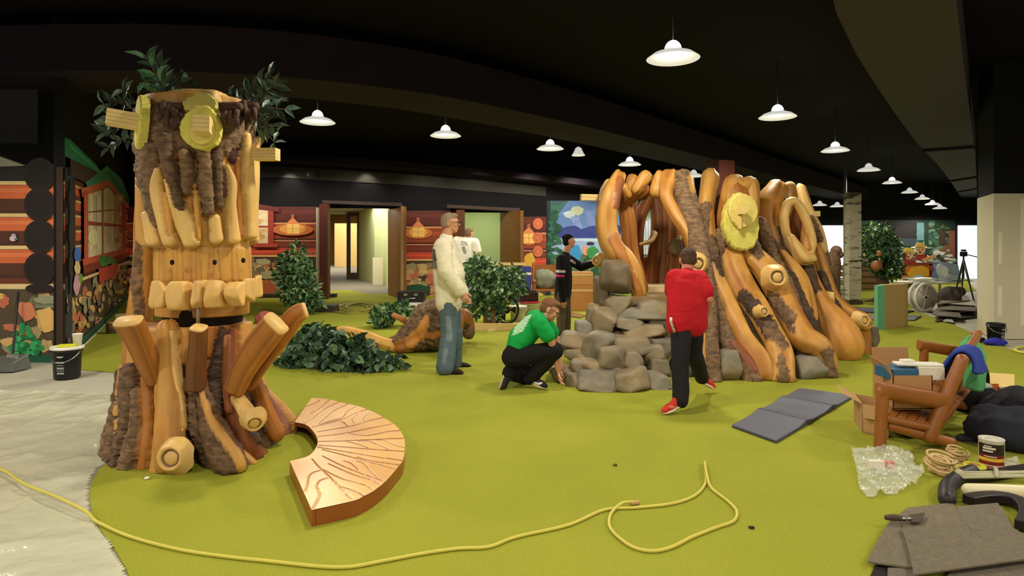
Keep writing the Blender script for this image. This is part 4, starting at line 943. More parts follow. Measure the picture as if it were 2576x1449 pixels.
root([(1868, 600, 8.1, 24), (1892, 640, 7.9, 25), (1930, 680, 7.75, 28), (1965, 740, 7.5, 28), (1996, 806, 7.2, 27), (2022, 848, 7.0, 30), (2062, 870, 6.9, 27), (2082, 905, 6.86, 24), (2086, 945, 6.85, 22)], [B_(BM, (1884, 600, 22), (1910, 640, 12)), B_(BK, (1948, 750, 18), (1985, 800, 16)), B_(BM, (1962, 770, 14), (1992, 830, 8)), B_(BK, (2082, 890, 16), (2092, 945, 16))], WM)
root([(1912, 560, 8.3, 14), (1940, 640, 8.1, 14), (1985, 720, 7.85, 12), (2010, 790, 7.5, 10)], [], BK, 1)
# arch with ring window
root([(1953, 474, 8.9, 20), (1930, 525, 8.75, 30), (1938, 590, 8.6, 24), (1958, 636, 8.5, 16), (1980, 668, 8.4, 12)], [B_(BM, (1956, 575, 5), (1966, 620, 6)), B_(BK, (1945, 615, 14), (1980, 668, 18))], WM)
root([(1930, 600, 8.6, 14), (1968, 650, 8.45, 17), (1996, 700, 8.3, 12)], [], BK, 1)
root([(1968, 640, 8.3, 8), (2004, 690, 8.2, 15), (2020, 740, 8.0, 20), (2032, 800, 7.75, 19)], [], WM)
root([(1987, 470, 9.0, 12), (1993, 505, 8.9, 13)], [], WL)
ring = np.array([P(x, y, 8.45) for x, y in [(1972, 545), (1982, 512), (2000, 508), (2018, 532), (2034, 572), (2042, 610), (2030, 645), (2008, 640), (1988, 612), (1976, 580)]])
rc = resample(np.vstack([ring, ring[:1]]), 61)[:-1]
V, F = tube(rc, px(11, 8.45), n=20, closed=True, caps=False, flat=1.25)
V = V+.008*noise(V, 6, 5, 2)[:, None]
fixn(mk('ring_window', V, F, FOAM, T2, col=np.append(S(222, 184, 112), 0)))
root([(2000, 528, 8.75, 16), (1996, 590, 8.75, 18), (2014, 640, 8.7, 14)], [], S(138, 86, 46), tint=WD); root([(2022, 560, 8.72, 14), (2030, 610, 8.65, 15), (2030, 640, 8.6, 12)], [], S(158, 100, 50), tint=WD)
root([(2030, 588, 8.5, 12), (2032, 625, 8.45, 13)], [], WM, m=30)
root([(1990, 600, 8.35, 9), (2016, 646, 8.3, 15), (2040, 650, 8.35, 12)], [], WL)
root([(2015, 475, 9.2, 11), (2030, 531, 9.0, 14), (2054, 582, 8.85, 14), (2068, 625, 8.75, 12)], [B_(BK, (2040, 545, 8), (2062, 600, 10))], WL)
root([(2044, 560, 8.95, 12), (2066, 630, 8.8, 13), (2086, 720, 8.6, 12), (2100, 790, 8.45, 13)], [], BM, 1)
root([(2056, 625, 8.75, 12), (2076, 700, 8.6, 15), (2098, 755, 8.5, 18), (2134, 790, 8.4, 21), (2172, 806, 8.35, 20)], [B_(BD, (2108, 790, 8), (2140, 815, 9))], WM)
root([(2150, 812, 8.4, 18), (2170, 840, 8.42, 16), (2168, 888, 8.4, 17)], [], WO)
root([(2026, 655, 8.5, 17), (2044, 715, 8.3, 20), (2066, 770, 8.15, 27), (2098, 822, 8.05, 38), (2120, 862, 7.95, 42), (2122, 896, 8.0, 36)], [B_(BD, (2026, 655, 18), (2046, 722, 18))], S(208, 148, 70))
root([(2066, 690, 8.5, 9), (2100, 780, 8.35, 15), (2150, 845, 8.25, 17), (2152, 890, 8.25, 12)], [], BD, 1)
mk('cavity', *ell(P(2046, 806, 7.82), (px(15, 7.8), .05, px(24, 7.8))), HOLE, T2)
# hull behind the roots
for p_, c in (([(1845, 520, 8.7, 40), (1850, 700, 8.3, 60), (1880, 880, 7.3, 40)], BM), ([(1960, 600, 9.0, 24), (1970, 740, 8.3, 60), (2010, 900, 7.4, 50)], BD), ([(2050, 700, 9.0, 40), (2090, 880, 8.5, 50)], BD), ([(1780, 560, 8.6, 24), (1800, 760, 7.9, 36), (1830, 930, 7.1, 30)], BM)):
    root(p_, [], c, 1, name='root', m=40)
# top lobes, plate, peg
root([(1836, 500, 8.15, 18), (1845, 462, 8.25, 20), (1866, 470, 8.2, 16), (1888, 466, 8.2, 15), (1892, 520, 8.15, 14), (1888, 570, 8.1, 12)], [], WM, flat=1.1)
root([(1850, 490, 8.2, 30), (1856, 560, 8.15, 42), (1860, 620, 8.1, 26)], [], WO)
e = plate(T2, 1857, 562, 7.82, 46, 74, .10, (.12, -1, .12), seed=3, jag=.06)
plate(T2, 1864, 531, 7.74, 38, 43, .07, (.12, -1, .06), 'pupil_plate', c=YC2, seed=5, jag=.04)
peg(T2, P(1862, 531, 7.66), (px(14, 7.7), px(20, 7.7)), (.05, -1, .05), .10, layers=1)
peg(T2, P(1858, 560, 7.68), (px(7, 7.7), px(34, 7.7)), (.05, -1, .05), .05, name='wood_wedge', layers=1)
for x, y, d, r, f in ((1955, 697, 7.32, 23, (-.05, -1, .1)), (1922, 784, 7.02, 12, (.1, -1, .15)), (1756, 664, 7.12, 20, (-.1, -1, .05)), (2174, 806, 8.1, 15, (.35, -1, .1)), (1501, 655, 8.1, 12, (-.6, -1, 0)), (2096, 748, 8.3, 12, (.9, -.5, .1))):
    knot(T2, x, y, d, r*1.05, f, seed=int(x), length=.10)
peg(T2, P(1520, 498, 8.25), (.10, px(16, 8.25)), (-1, -.1, .02), px(60, 8.25), layers=2)
peg(T2, P(2040, 538, 8.9), (px(14, 9), px(14, 9)), (1, -.1, 0), px(20, 9), layers=1)
peg(T2, P(1706, 596, 9.2), (.05, .05), (1, -1, 0), .05, name='wood_wedge', layers=1)
# boulders built into the foot of the stump
GRY, GRW, GRB = S(118, 114, 98), S(140, 122, 88), S(106, 92, 68)
def rock(parent, x, y, d, w_, h_, dep, c, seed, name='rock', rz=0.0):
    p = P(x, y, d); V, F = rockgeo(p, (px(w_, d), dep, px(h_, d)), seed, rz=rz)
    if V[:, 2].min() < .06: V[:, 2] = np.maximum(V[:, 2], .001)
    t = np.clip(noise(V, 2.6, seed % 31, 2)+.3, 0, 1)[:, None]; cc = np.asarray(c)*(1-t)+np.asarray(GRW if c is GRY else GRY)*t
    return fixn(mk(name, V, F, ROCKM, parent, col=np.hstack([cc, np.zeros((len(V), 1))])))
for x, y, d, w_, h_, c, sd in ((1838, 925, 6.75, 74, 98, GRY, 1), (2040, 928, 6.85, 86, 84, GRY, 2), (2150, 872, 8.1, 26, 48, GRB, 3), (2194, 852, 8.5, 30, 66, GRB, 5), (1712, 930, 6.9, 66, 90, GRY, 6), (1699, 620, 9.0, 30, 40, GRW, 7)):
    rock(T2, x, y, d, w_, h_, px(w_, d)*.9, c, sd+40)

# ---------------- rock steps up to the stump doorway ----------------
RS = thing('rock_steps', (P(1560, 0, 6.8)[0], 6.8, 0), 'heap of grey brown carved rocks forming steps up to the stump doorway', 'rock steps')
rk = [(1411, 938, 6.75, 56, 46, GRW), (1444, 957, 6.5, 46, 40, GRW), (1505, 961, 6.35, 92, 46, GRY), (1592, 958, 6.3, 76, 58, GRY), (1650, 958, 6.45, 60, 42, GRY),
 (1467, 922, 6.7, 62, 42, GRW), (1512, 934, 6.62, 90, 46, GRW), (1541, 908, 6.6, 66, 58, GRW), (1592, 913, 6.6, 50, 52, GRW), (1654, 921, 6.7, 50, 48, GRB), (1631, 890, 6.8, 52, 46, GRW),
 (1460, 891, 7.0, 86, 34, GRW), (1438, 858, 7.2, 66, 48, GRW), (1503, 868, 7.0, 84, 56, GRY), (1577, 864, 7.0, 110, 46, GRY), (1660, 876, 7.0, 60, 50, GRB),
 (1618, 834, 7.25, 96, 36, GRW), (1518, 808, 7.4, 62, 56, GRW), (1660, 810, 7.4, 66, 36, GRY), (1580, 815, 7.3, 70, 26, GRY), (1470, 832, 7.45, 50, 50, GRY),
 (1605, 792, 7.5, 124, 32, GRY), (1549, 768, 7.6, 66, 44, GRW), (1640, 770, 7.7, 104, 34, GRW), (1495, 796, 7.7, 36, 52, GRW), (1513, 745, 7.75, 34, 86, GRB), (1700, 800, 7.4, 50, 60, GRB), (1700, 850, 7.2, 50, 60, GRB)]
for i, (x, y, d, w_, h_, c) in enumerate(rk): rock(RS, x, y, d, w_*1.16, h_*1.16, px(w_, d)*.9+.2, c, 100+i, rz=.0)
rock(RS, 1550, 699, 7.7, 94, 92, .42, GRB, 171, name='boulder')
V, F = rockgeo(P(1570, 880, 7.3), (px(240, 7.3), 1.3, 1.0), 190, k=4); V[:, 2] = np.clip(V[:, 2]-.25, .001, .8); V[:, 1] += .25
fixn(mk('rock_core', V, F, ROCKM, RS, col=np.append(GRB, 0)))
a = P(1590, 745, 7.75)
DECK = vcol('foam_deck', rough=.6, var=.2, vscale=4, bump=.2, bscale=30)
fixn(mk('doorway_ledge', *prism([P(1585, 0, 7.6)[:2], P(1700, 0, 7.6)[:2], P(1722, 0, 8.9)[:2], P(1600, 0, 8.9)[:2]], .70, .80), DECK, RS, col=np.append(S(150, 124, 84), 0), smooth=False))
fixn(mk('doorway_sill', *prism([P(1612, 0, 8.45)[:2], P(1712, 0, 8.45)[:2], P(1716, 0, 9.05)[:2], P(1612, 0, 9.05)[:2]], .78, .87), DECK, RS, col=np.append(S(216, 192, 150), 0), smooth=False))

# ---------------- curved wooden bench segment ----------------
BZ = .085
inn = [(741, 1062), (770, 1069), (791, 1089), (799, 1108), (794, 1127), (775, 1147), (729, 1160)]
out = [(784, 1001), (825, 1004), (866, 1014), (905, 1023), (941, 1037), (965, 1050), (994, 1069), (1011, 1089), (1018, 1108), (1018, 1135), (1013, 1159), (997, 1180), (972, 1209), (941, 1234), (915, 1248), (888, 1260), (784, 1283)]
def arcs(pp, n): 
    w_ = np.array([Gz(x, y, BZ) for x, y in pp]); return resample(w_, n)
nu, nv = 420, 120
oi, oo = arcs(inn, nu), arcs(out, nu); BN = thing('curved_bench', (oo[:, 0].mean(), oo[:, 1].mean(), 0), 'low curved wooden bench segment with fanning grooves on the green carpet', 'bench')
tt = np.linspace(0, 1, nv)[:, None, None]; G = oi[None]*(1-tt)+oo[None]*tt; V = G.reshape(-1, 3)
gx, gy = project(V)
zb = lambda x, y: (690+x*.2415, 980+y*.2415)
gro = [[(480, 100), (430, 135), (330, 175)], [(570, 105), (470, 190), (380, 240), (280, 250)], [(700, 115), (520, 200), (400, 290), (310, 350)], [(760, 150), (600, 230), (460, 350)], [(850, 175), (760, 220), (700, 290), (560, 335), (470, 365)], [(970, 205), (850, 240), (700, 310), (560, 350), (400, 390)],
 [(990, 230), (930, 290), (930, 335)], [(860, 255), (805, 300), (830, 350)], [(690, 330), (730, 350), (760, 380)], [(1140, 290), (960, 330), (800, 380), (450, 440)], [(1230, 355), (980, 405), (740, 455), (460, 490)], [(1320, 425), (1190, 435), (1050, 465), (940, 478), (750, 455)], [(1360, 505), (1100, 515), (700, 535), (455, 540)],
 [(1365, 605), (1240, 570), (1130, 525), (900, 525)], [(1190, 620), (1060, 565), (960, 535), (870, 535)], [(980, 610), (880, 570), (740, 540)], [(1360, 642), (1000, 620), (740, 600), (460, 580)], [(1340, 737), (1000, 690), (700, 640), (450, 600)], [(1275, 830), (1000, 755), (700, 675), (500, 625)], [(1310, 785), (1180, 765), (1000, 740), (860, 700)],
 [(1170, 955), (900, 870), (700, 790), (500, 690)], [(1060, 905), (1000, 850), (930, 770), (860, 745)], [(870, 835), (800, 770), (720, 740)], [(1110, 995), (1020, 940), (900, 910), (740, 850), (560, 770)], [(1035, 1055), (960, 1000), (850, 965), (700, 925), (500, 830)], [(930, 1105), (850, 1060), (680, 1005)], [(815, 1150), (700, 1030), (580, 910), (470, 810), (390, 720)],
 [(320, 1055), (345, 980), (360, 900), (410, 860), (480, 840)], [(400, 1235), (450, 1150), (470, 1080), (440, 1010), (470, 950), (550, 920)]]
st = [([(*zb(x, y), 1.3) for x, y in g], -.004, S(112, 66, 26), 0) for g in gro]
Hh, Cc, Bb = paint(gx, gy, st, 0, S(226, 172, 96), 0, 3)
dark = Hh < -.001; V[:, 2] += np.minimum(Hh, 0)
wv = noise(V*[1.2, 1.2, 1], 2.2, 8, 2); t = np.clip(wv+.35, 0, 1)[:, None]
Cc = np.where(dark[:, None], S(152, 98, 46), np.asarray(S(232, 182, 106))*(1-t)+np.asarray(S(206, 142, 66))*t)
F = [[j*nu+i, j*nu+i+1, (j+1)*nu+i+1, (j+1)*nu+i] for j in range(nv-1) for i in range(nu-1)]
tag(fixn(mk('seat_top', V, F, LAM, BN, col=np.hstack([Cc, 0*t]))))
def skirt(name, line, z0, z1, th, col, inward):
    V = []; n = len(line); c = line.mean(0)
    for p, q in ((z0, 0), (z1, 0), (z1, 1), (z0, 1)):
        off_ = (inward-line); off_ /= np.linalg.norm(off_[:, :2], axis=1)[:, None]
        L2 = line+off_*[1, 1, 0]*th*q; L2 = L2.copy(); L2[:, 2] = p; V.append(L2)
    V = np.vstack(V); F = [[k*n+i, k*n+i+1, ((k+1) % 4)*n+i+1, ((k+1) % 4)*n+i] for k in range(4) for i in range(n-1)]+[[0, n, 2*n, 3*n], [4*n-1, 3*n-1, 2*n-1, n-1]]
    return fixn(mk(name, V, F, LAM, BN, col=np.append(col, 0), smooth=False))
SIDE = S(150, 82, 36)
wob = 1+.012*np.sin(np.linspace(0, 40, nu))[:, None]
oo2 = oi+(oo-oi)*wob
skirt('front_skirt', oo[::4], 0, BZ-.004, .02, SIDE, oi[::4])
i0 = np.linspace(oi[-1], oo[-1], 12); i1 = np.linspace(oi[0], oo[0], 12)
skirt('end_skirt', i0, 0, BZ-.004, .02, SIDE, i0+(oo[-40]-oo[-1])); skirt('end_skirt', i1, 0, BZ-.004, .02, SIDE, i1+(oo[40]-oo[0]))
skirt('inner_rim', oi[::4], BZ-.03, BZ-.004, .02, SIDE, oo[::4])
for k in (60, 210, 330): p = oi[k]*.9+oo[k]*.1; mk('support', *box((p[0], p[1], (BZ-.004)/2), (.03, .03, BZ-.004)), mat('dark_support', S(60, 40, 26)), BN, smooth=False)

# ---------------- fallen log with branch ----------------
FLG = thing('fallen_log', (P(1090, 0, 8.4)[0], 8.4, 0), 'carved fallen log with brown bark and pale curving branch behind the standing person', 'log')
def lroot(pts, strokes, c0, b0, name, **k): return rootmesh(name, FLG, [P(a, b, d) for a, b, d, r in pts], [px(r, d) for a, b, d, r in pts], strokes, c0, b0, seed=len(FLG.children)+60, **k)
lroot([(980, 868, 8.5, 14), (1015, 862, 8.4, 26), (1050, 842, 8.45, 44), (1090, 818, 8.5, 60), (1118, 808, 8.7, 58), (1128, 804, 8.8, 40)], [
  B_(BK, (965, 856, 14), (1030, 820, 24), (1080, 780, 34), (1120, 750, 30)), B_(BM, (1084, 820, 14), (1115, 800, 30)), B_(BM, (1040, 872, 10), (1110, 862, 16)), W_(S(206, 140, 66), (1072, 800, 8), (1062, 830, 14), (1030, 862, 14))], S(176, 112, 60), 0, 'trunk', barkh=.03, tint=S(140, 84, 48), bamp=3.5, n=90, m=130)
lroot([(1000, 872, 8.4, 14), (960, 862, 8.4, 15), (915, 843, 8.4, 13), (870, 830, 8.45, 10), (836, 830, 8.5, 6)], [], S(226, 172, 84), 0, 'branch')
lroot([(1028, 812, 8.6, 9), (1005, 800, 8.5, 6), (990, 793, 8.45, 5)], [], S(196, 132, 76), 0, 'branch', m=30)
lroot([(1160, 800, 9.2, 26), (1172, 815, 9.3, 20), (1178, 836, 9.3, 16)], [B_(BK, (1165, 830, 20), (1180, 845, 20))], S(150, 96, 56), 0, 'root_stub', m=30)

# ---------------- plants ----------------
IVY = (S(72, 104, 70), S(48, 76, 52), S(98, 128, 92), S(40, 64, 46)); FIC = (S(84, 122, 72), S(54, 90, 54), S(140, 166, 116), S(62, 100, 62))
def plant(name, lab, cat, base, blobs, n, L_, cols, seed, stems=(), **k):
    t = thing(name, base, lab, cat); foliage('foliage', blobs, n, L_, t, cols, seed, **k)
    for s_, r_ in stems: mk('stem', *tube([np.asarray(q) for q in s_], r_, n=10, m=14), STEMM, t)
    return t
def EB(x, y, d, rx, ry, dep): return (P(x, y, d), (px(rx, d), dep, px(ry, d)))
plant('artificial_ivy_bush', 'dark green leafy ivy heap on the carpet before the fallen log branch', 'bush', Gz(840, 925), [EB(800, 880, 7.6, 75, 55, .35), EB(870, 895, 7.4, 90, 50, .35), EB(950, 915, 7.3, 70, 30, .3), EB(760, 910, 7.6, 60, 30, .3), EB(800, 850, 7.8, 45, 35, .25)], 1500, .115, IVY, 1, aspect=.8, droop=.5,
      stems=[([Gz(790, 920), P(800, 880, 7.6), P(800, 850, 7.7)], .02), ([Gz(900, 925), P(880, 890, 7.4)], .02)])
plant('artificial_ficus', 'bushy artificial ficus standing before the stone mural left of the doorway', 'plant', Gz(745, 790), [EB(746, 650, 13.0, 22, 40, .25), EB(742, 690, 13.0, 48, 36, .4), EB(752, 730, 13.0, 50, 36, .4), EB(770, 760, 13.0, 40, 24, .35), EB(720, 665, 13, 22, 26, .3)], 1400, .13, FIC, 2, aspect=.55, stems=[([Gz(748, 790), P(746, 730, 13.2), P(744, 650, 13.1)], .03)])
plant('artificial_bush', 'large leafy bush between the standing person and the white buckets', 'bush', Gz(1235, 815), [EB(1205, 705, 11.3, 42, 58, .5), EB(1250, 720, 11.3, 56, 54, .5), EB(1292, 712, 11.4, 32, 42, .4), EB(1200, 680, 11.4, 28, 36, .4), EB(1240, 775, 11.2, 28, 30, .35), EB(1195, 770, 11.3, 24, 30, .3)], 1900, .11, FIC, 3, aspect=.6,
      stems=[([Gz(1222, 815), P(1225, 760, 11.3), P(1215, 700, 11.3)], .05), ([Gz(1250, 815), P(1256, 740, 11.3)], .03)])
plant('artificial_ivy_bush', 'small leafy bush lying behind the fallen log, near the cable coil', 'bush', Gz(975, 820), [EB(962, 795, 11.0, 26, 24, .3), EB(1005, 778, 11.0, 28, 14, .3)], 420, .12, FIC, 4, aspect=.7, stems=[([Gz(965, 820), P(965, 795, 11)], .02), ([Gz(985, 818), P(1005, 780, 11)], .02)])
FT = plant('carved_tree', 'leafy carved brown tree with curved trunk beside the birch pillar', 'tree', P(2218, 0, 16.0)*[1, 1, 0], [EB(2200, 590, 16.0, 34, 28, .6), EB(2228, 620, 16.0, 24, 34, .5), EB(2190, 640, 16.0, 22, 28, .5), EB(2240, 672, 16.0, 18, 34, .4), EB(2215, 660, 16.0, 18, 34, .3)], 1500, .16, FIC, 6, aspect=.5)
rt = [P(2172, 764, 16.1), P(2205, 756, 16.1), P(2218, 735, 16.1), P(2220, 700, 16.1), P(2212, 660, 16.1), P(2205, 610, 16.1)]
mk('trunk', *tube(rt, [.05, .10, .15, .14, .13, .05], n=20, m=40), FOAM, FT, col=np.append(S(96, 70, 48), 1))
mk('root', *tube([P(2218, 740, 15.25), P(2226, 764, 15.2)], [.14, .12], n=16, m=10), FOAM, FT, col=np.append(S(96, 70, 48), 1))
mk('knot', *ell(P(2205, 668, 15.1), (.13, .1, .12)), FOAM, FT, col=np.append(S(176, 112, 72), 0)); mk('knot', *ell(P(2212, 638, 15.1), (.06, .06, .07)), FOAM, FT, col=np.append(S(176, 112, 72), 0))
# ---------------- people ----------------
def remesh(V, F, voxel, smooth=4):
    me = bpy.data.meshes.new('tmp'); me.from_pydata([tuple(v) for v in V], [], F); o = bpy.data.objects.new('tmp', me); COL.objects.link(o)
    r = o.modifiers.new('r', 'REMESH'); r.mode = 'VOXEL'; r.voxel_size = voxel
    if smooth:
        s = o.modifiers.new('s', 'SMOOTH'); s.iterations = smooth; s.factor = .5
    dg = bpy.context.evaluated_depsgraph_get(); e = o.evaluated_get(dg); m = e.to_mesh()
    n = len(m.vertices); co = np.empty(n*3); m.vertices.foreach_get('co', co); fs = [list(p.vertices) for p in m.polygons]; e.to_mesh_clear()
    bpy.data.objects.remove(o); bpy.data.meshes.remove(me)
    return co.reshape(-1, 3), fs
def cap(p0, r0, p1, r1, n=16):
    p0 = np.asarray(p0, float); p1 = np.asarray(p1, float); a = np.linspace(0, math.pi/2, 5)
    d = p1-p0; L_ = np.linalg.norm(d)+1e-9; d = d/L_; prof = []
    for t in a[::-1]: prof.append((r0*math.cos(t), -r0*math.sin(t)))
    for t in a: prof.append((r1*math.cos(t), L_+r1*math.sin(t)))
    V, F = lathe([(max(r, 1e-4), z) for r, z in prof], (0, 0, 0), n); R = frame(d, (0.01, .02, 1)); V = V[:, [0, 2, 1]]; return V @ R.T+p0, [f[::-1] for f in F]
def chain(js): return [cap(js[i][0], js[i][1], js[i+1][0], js[i+1][1]) for i in range(len(js)-1)]
def vn(V, F):
    N = np.zeros_like(V)
    for f in F:
        a, b, c = V[f[0]], V[f[1]], V[f[2]]; q = np.cross(b-a, c-a)
        for i in f: N[i] += q
    return N/(np.linalg.norm(N, axis=1)[:, None]+1e-12)
def garment(name, parts, c, parent, voxel=.011, smooth=5, fold=.006, fscale=9, seed=0, strokes=(), stretch=(1, 1, .6)):
    V, F = remesh(*J(*parts), voxel, smooth); N = vn(V, F)
    V = V+N*(fold*noise(V*np.array(stretch), fscale, seed, 2)+fold*.6*np.abs(noise(V*np.array([.8, .8, 1.8]), fscale*1.3, seed+3)))[:, None]
    V[:, 2] = np.maximum(V[:, 2], .003)
    C = np.tile(np.append(np.asarray(c, float), 0), (len(V), 1))
    if strokes:
        x, y = project(V); _, cc, b = paint(x, y, strokes, 0, c, 0, seed); C[:, :3] = cc
        C[N[:, 1] > .2, :3] = c
    return mk(name, V, F, CLOTH, parent, col=C)
def hand(wr, dirv, palmn, thumb, s=1.0, curl=.5):
    d = np.asarray(dirv, float); d /= np.linalg.norm(d); n = np.asarray(palmn, float); n = n-d*(n@d); n /= np.linalg.norm(n); s_ = np.cross(d, n)
    if s_ @ np.asarray(thumb, float) < 0: s_ = -s_
    wr = np.asarray(wr, float); pr = [ell(wr+d*.048*s, (.041*s, .05*s, .016*s), np.column_stack([s_, d, n]))]
    for i, (o, L_) in enumerate(zip((.03, .011, -.009, -.028), (.068, .078, .072, .055))):
        b = wr+d*.085*s+s_*o*s; k = d*math.cos(curl*.6)+n*math.sin(curl*.6); m = b+k*L_*.45*s; k2 = d*math.cos(curl*1.6)+n*math.sin(curl*1.6); e_ = m+k2*L_*.55*s
        pr += chain([(b, .0095*s), (m, .0088*s), (e_, .007*s)])
    b = wr+d*.03*s+s_*.032*s; m = b+(d*.6+s_*.65+n*.25)*.038*s; e_ = m+(d*.85+s_*.2+n*.35)*.032*s
    return pr+chain([(b, .013*s), (m, .0105*s), (e_, .0085*s)])
def headparts(c, f, s=1.0, up=(0, 0, 1)):
    R = frame(f, up); q = lambda x, y, z: np.asarray(c)+R @ np.array([x, y, z])*s; E = lambda p, r: ell(p, np.array(r)*s, R)
    pr = [E(q(0, -.012, .022), (.074, .094, .092)), E(q(0, .030, -.045), (.055, .058, .062)), E(q(0, .055, -.085), (.03, .028, .022)), E(q(0, .062, .012), (.055, .03, .05)),
          E(q(0, .094, -.012), (.014, .022, .018)), E(q(0, .086, .012), (.009, .014, .03)), E(q(0, .082, .028), (.05, .014, .012)), E(q(.04, .068, -.02), (.022, .02, .022)), E(q(-.04, .068, -.02), (.022, .02, .022)),
          E(q(0, .083, -.052), (.024, .012, .007)), E(q(0, .081, -.064), (.022, .012, .008))]
    for sg in (-1, 1): pr.append(E(q(sg*.078, -.008, -.005), (.010, .022, .034)))
    return pr, q, R
def person(name, lab, j, cfg):
    s = cfg.get('s', 1.0); base = np.array([(j['anL'][0]+j['anR'][0])/2, (j['anL'][1]+j['anR'][1])/2, 0]); t = thing(name, base, lab, 'person')
    skin = cfg['skin']; A = {k: np.asarray(v, float) for k, v in j.items()}
    hp, q, R = headparts(A['head'], A['face'], s*cfg.get('hs', 1.0), cfg.get('up', (0, 0, 1)))
    sh = A['shR']-A['shL']; sh /= np.linalg.norm(sh); hpv = A['hipR']-A['hipL']; hpv /= np.linalg.norm(hpv)
    body = list(hp)+chain([(A['head']-np.array([0, 0, .03]), .056*s), (A['neck'], .058*s), (A['chest'], .07*s)])
    tor = lambda g: [x for sg in (-1, 1) for x in chain([(A['chest']+sh*sg*.078*s, .092*s+g), (A['belly']+(sh+hpv)/2*sg*.058*s, cfg.get('belly', .105)*s+g), ((A['hipL']+A['hipR'])/2+hpv*sg*.07*s+((np.array([0, 0, -.035*s]) if cfg.get('hem', 0) > 0 else (A['belly']-(A['hipL']+A['hipR'])/2)*(-cfg.get('hem', 0))) if g > 0 else 0), (.105 if cfg.get('hem', 0) >= 0 else .088)*s+g)])]+chain([(A['shL'], .062*s+g), (A['chest']+[0, 0, .05*s], .075*s+g), (A['shR'], .062*s+g)])+chain([(A['chest'], .10*s+g), (A['belly'], cfg.get('belly', .105)*s+g), ((A['hipL']+A['hipR'])/2+((A['belly']-(A['hipL']+A['hipR'])/2)*max(0, -cfg.get('hem', 0)) if g > 0 else 0), (.105 if cfg.get('hem', 0) >= 0 else .09)*s+g)])+chain([(A['neck']-(A['neck']-A['chest'])*.25, .062*s+g*.6), (A['chest'], .09*s+g)])
    arm = lambda S_, g, k=1.0: chain([(A['sh'+S_], .058*s+g), (A['el'+S_], .044*s+g), (A['wr'+S_], .029*s+g)])
    leg = lambda S_, g, b=0.0: chain([(A['hip'+S_], .092*s+g), (A['kn'+S_], .060*s+g), (A['an'+S_], .042*s+g+b)])
    body += tor(-.012)
    for S_ in 'LR':
        body += arm(S_, -.004)+leg(S_, -.012); hd = A['wr'+S_]-A['el'+S_]; hd /= np.linalg.norm(hd)
        if 'hd'+S_ in A: hd = A['hd'+S_]
        body += hand(A['wr'+S_]+hd*.01, hd, cfg.get('palm'+S_, (0, 0, -1)), cfg.get('thumb'+S_, (0, -1, 0)), s, cfg.get('curl', .6))
        body += chain([(A['an'+S_], .036*s), (A['an'+S_]*.8+A['toe'+S_]*.2, .03*s)])
    V, F = remesh(*J(*body), .0062, 3); V[:, 2] = np.maximum(V[:, 2], .004)
    mouth = np.linalg.norm((V-q(0, .096, -.058)) @ np.column_stack([R[:, 0], R[:, 2]])/np.array([.024*s, .007*s]), axis=1) < 1
    C = np.tile(np.append(np.asarray(skin), 0), (len(V), 1)); C[mouth & (((V-q(0, .06, -.058)) @ R[:, 1]) > 0), :3] = np.asarray(skin)*[.8, .5, .5]
    mk('body', V, F, SKIN, t, col=C)
    hs = s*cfg.get('hs', 1.0)
    for sg in (-1, 1):
        mk('eye', *ell(q(sg*.03, .083, .012), np.array((.011, .008, .007))*hs, R, 2), PAINT, t, col=np.append(S(60, 44, 34), 0))
    if cfg.get('hair'):
        hv = [ell(q(0, -.018, .036), np.array((.080, .096, .088))*hs, R), ell(q(0, -.045, -.005), np.array((.074, .064, .075))*hs, R), ell(q(0, .04, .088), np.array((.058, .045, .03))*hs, R)]
        V, F = remesh(*J(*hv), .007, 3)
        L = (V-np.asarray(A['head'])) @ R/hs
        keep = (L[:, 2] > .055-.0*L[:, 1]) | (L[:, 1] < .012-.0*L[:, 2]) & (L[:, 2] > -.06) & ~((L[:, 1] > -.03) & (L[:, 2] < .012))
        idx = np.cumsum(keep)-1; F = [[idx[i] for i in f] for f in F if keep[f].all()]; V = V[keep]
        V = V+.004*noise(V, 60, 3, 2)[:, None]*(V-A['head'])/.1
        o = mk('hair', V, F, CLOTH, t, col=np.append(cfg['hair'], 0)); sm = o.modifiers.new('s', 'SOLIDIFY'); sm.thickness = .012; sm.offset = -1
    if cfg.get('cap'):
        hv = [ell(q(0, -.015, .045), np.array((.088, .104, .085))*hs, R), ell(q(0, -.05, .0), np.array((.078, .07, .075))*hs, R), ell(q(0, -.03, .075), np.array((.082, .095, .07))*hs, R)]
        V, F = remesh(*J(*hv), .007, 3); L = (V-A['head']) @ R/hs; keep = (L[:, 2] > .045+.02*np.sin(L[:, 1]*20)) | (L[:, 1] < -.028)
        idx = np.cumsum(keep)-1; F = [[idx[i] for i in f] for f in F if keep[f].all()]; V = V[keep]
        o = mk('knit_cap', V, F, CLOTH, t, col=np.append(cfg['cap'], 0)); sm = o.modifiers.new('s', 'SOLIDIFY'); sm.thickness = .012; sm.offset = -1
    if cfg.get('glasses'):
        g = []
        for sg in (-1, 1):
            c_ = q(sg*.034, .102, .010); ring_ = [c_+R @ np.array([.024*math.cos(a), 0, .018*math.sin(a)])*hs for a in np.linspace(0, 2*math.pi, 15)[:-1]]
            g.append(tube(ring_, .0026, n=6, closed=True, caps=False)); g.append(tube([q(sg*.058, .098, .014), q(sg*.082, .04, .016), q(sg*.086, -.01, .012)], .0026, n=6))
        g.append(tube([q(-.011, .104, .014), q(.011, .104, .014)], .0026, n=6)); mk('glasses', *J(*g), mat('glasses_frame', (.03, .025, .02), rough=.3), t)
    # clothing
    g = cfg.get('loose', .014); sp = tor(g)
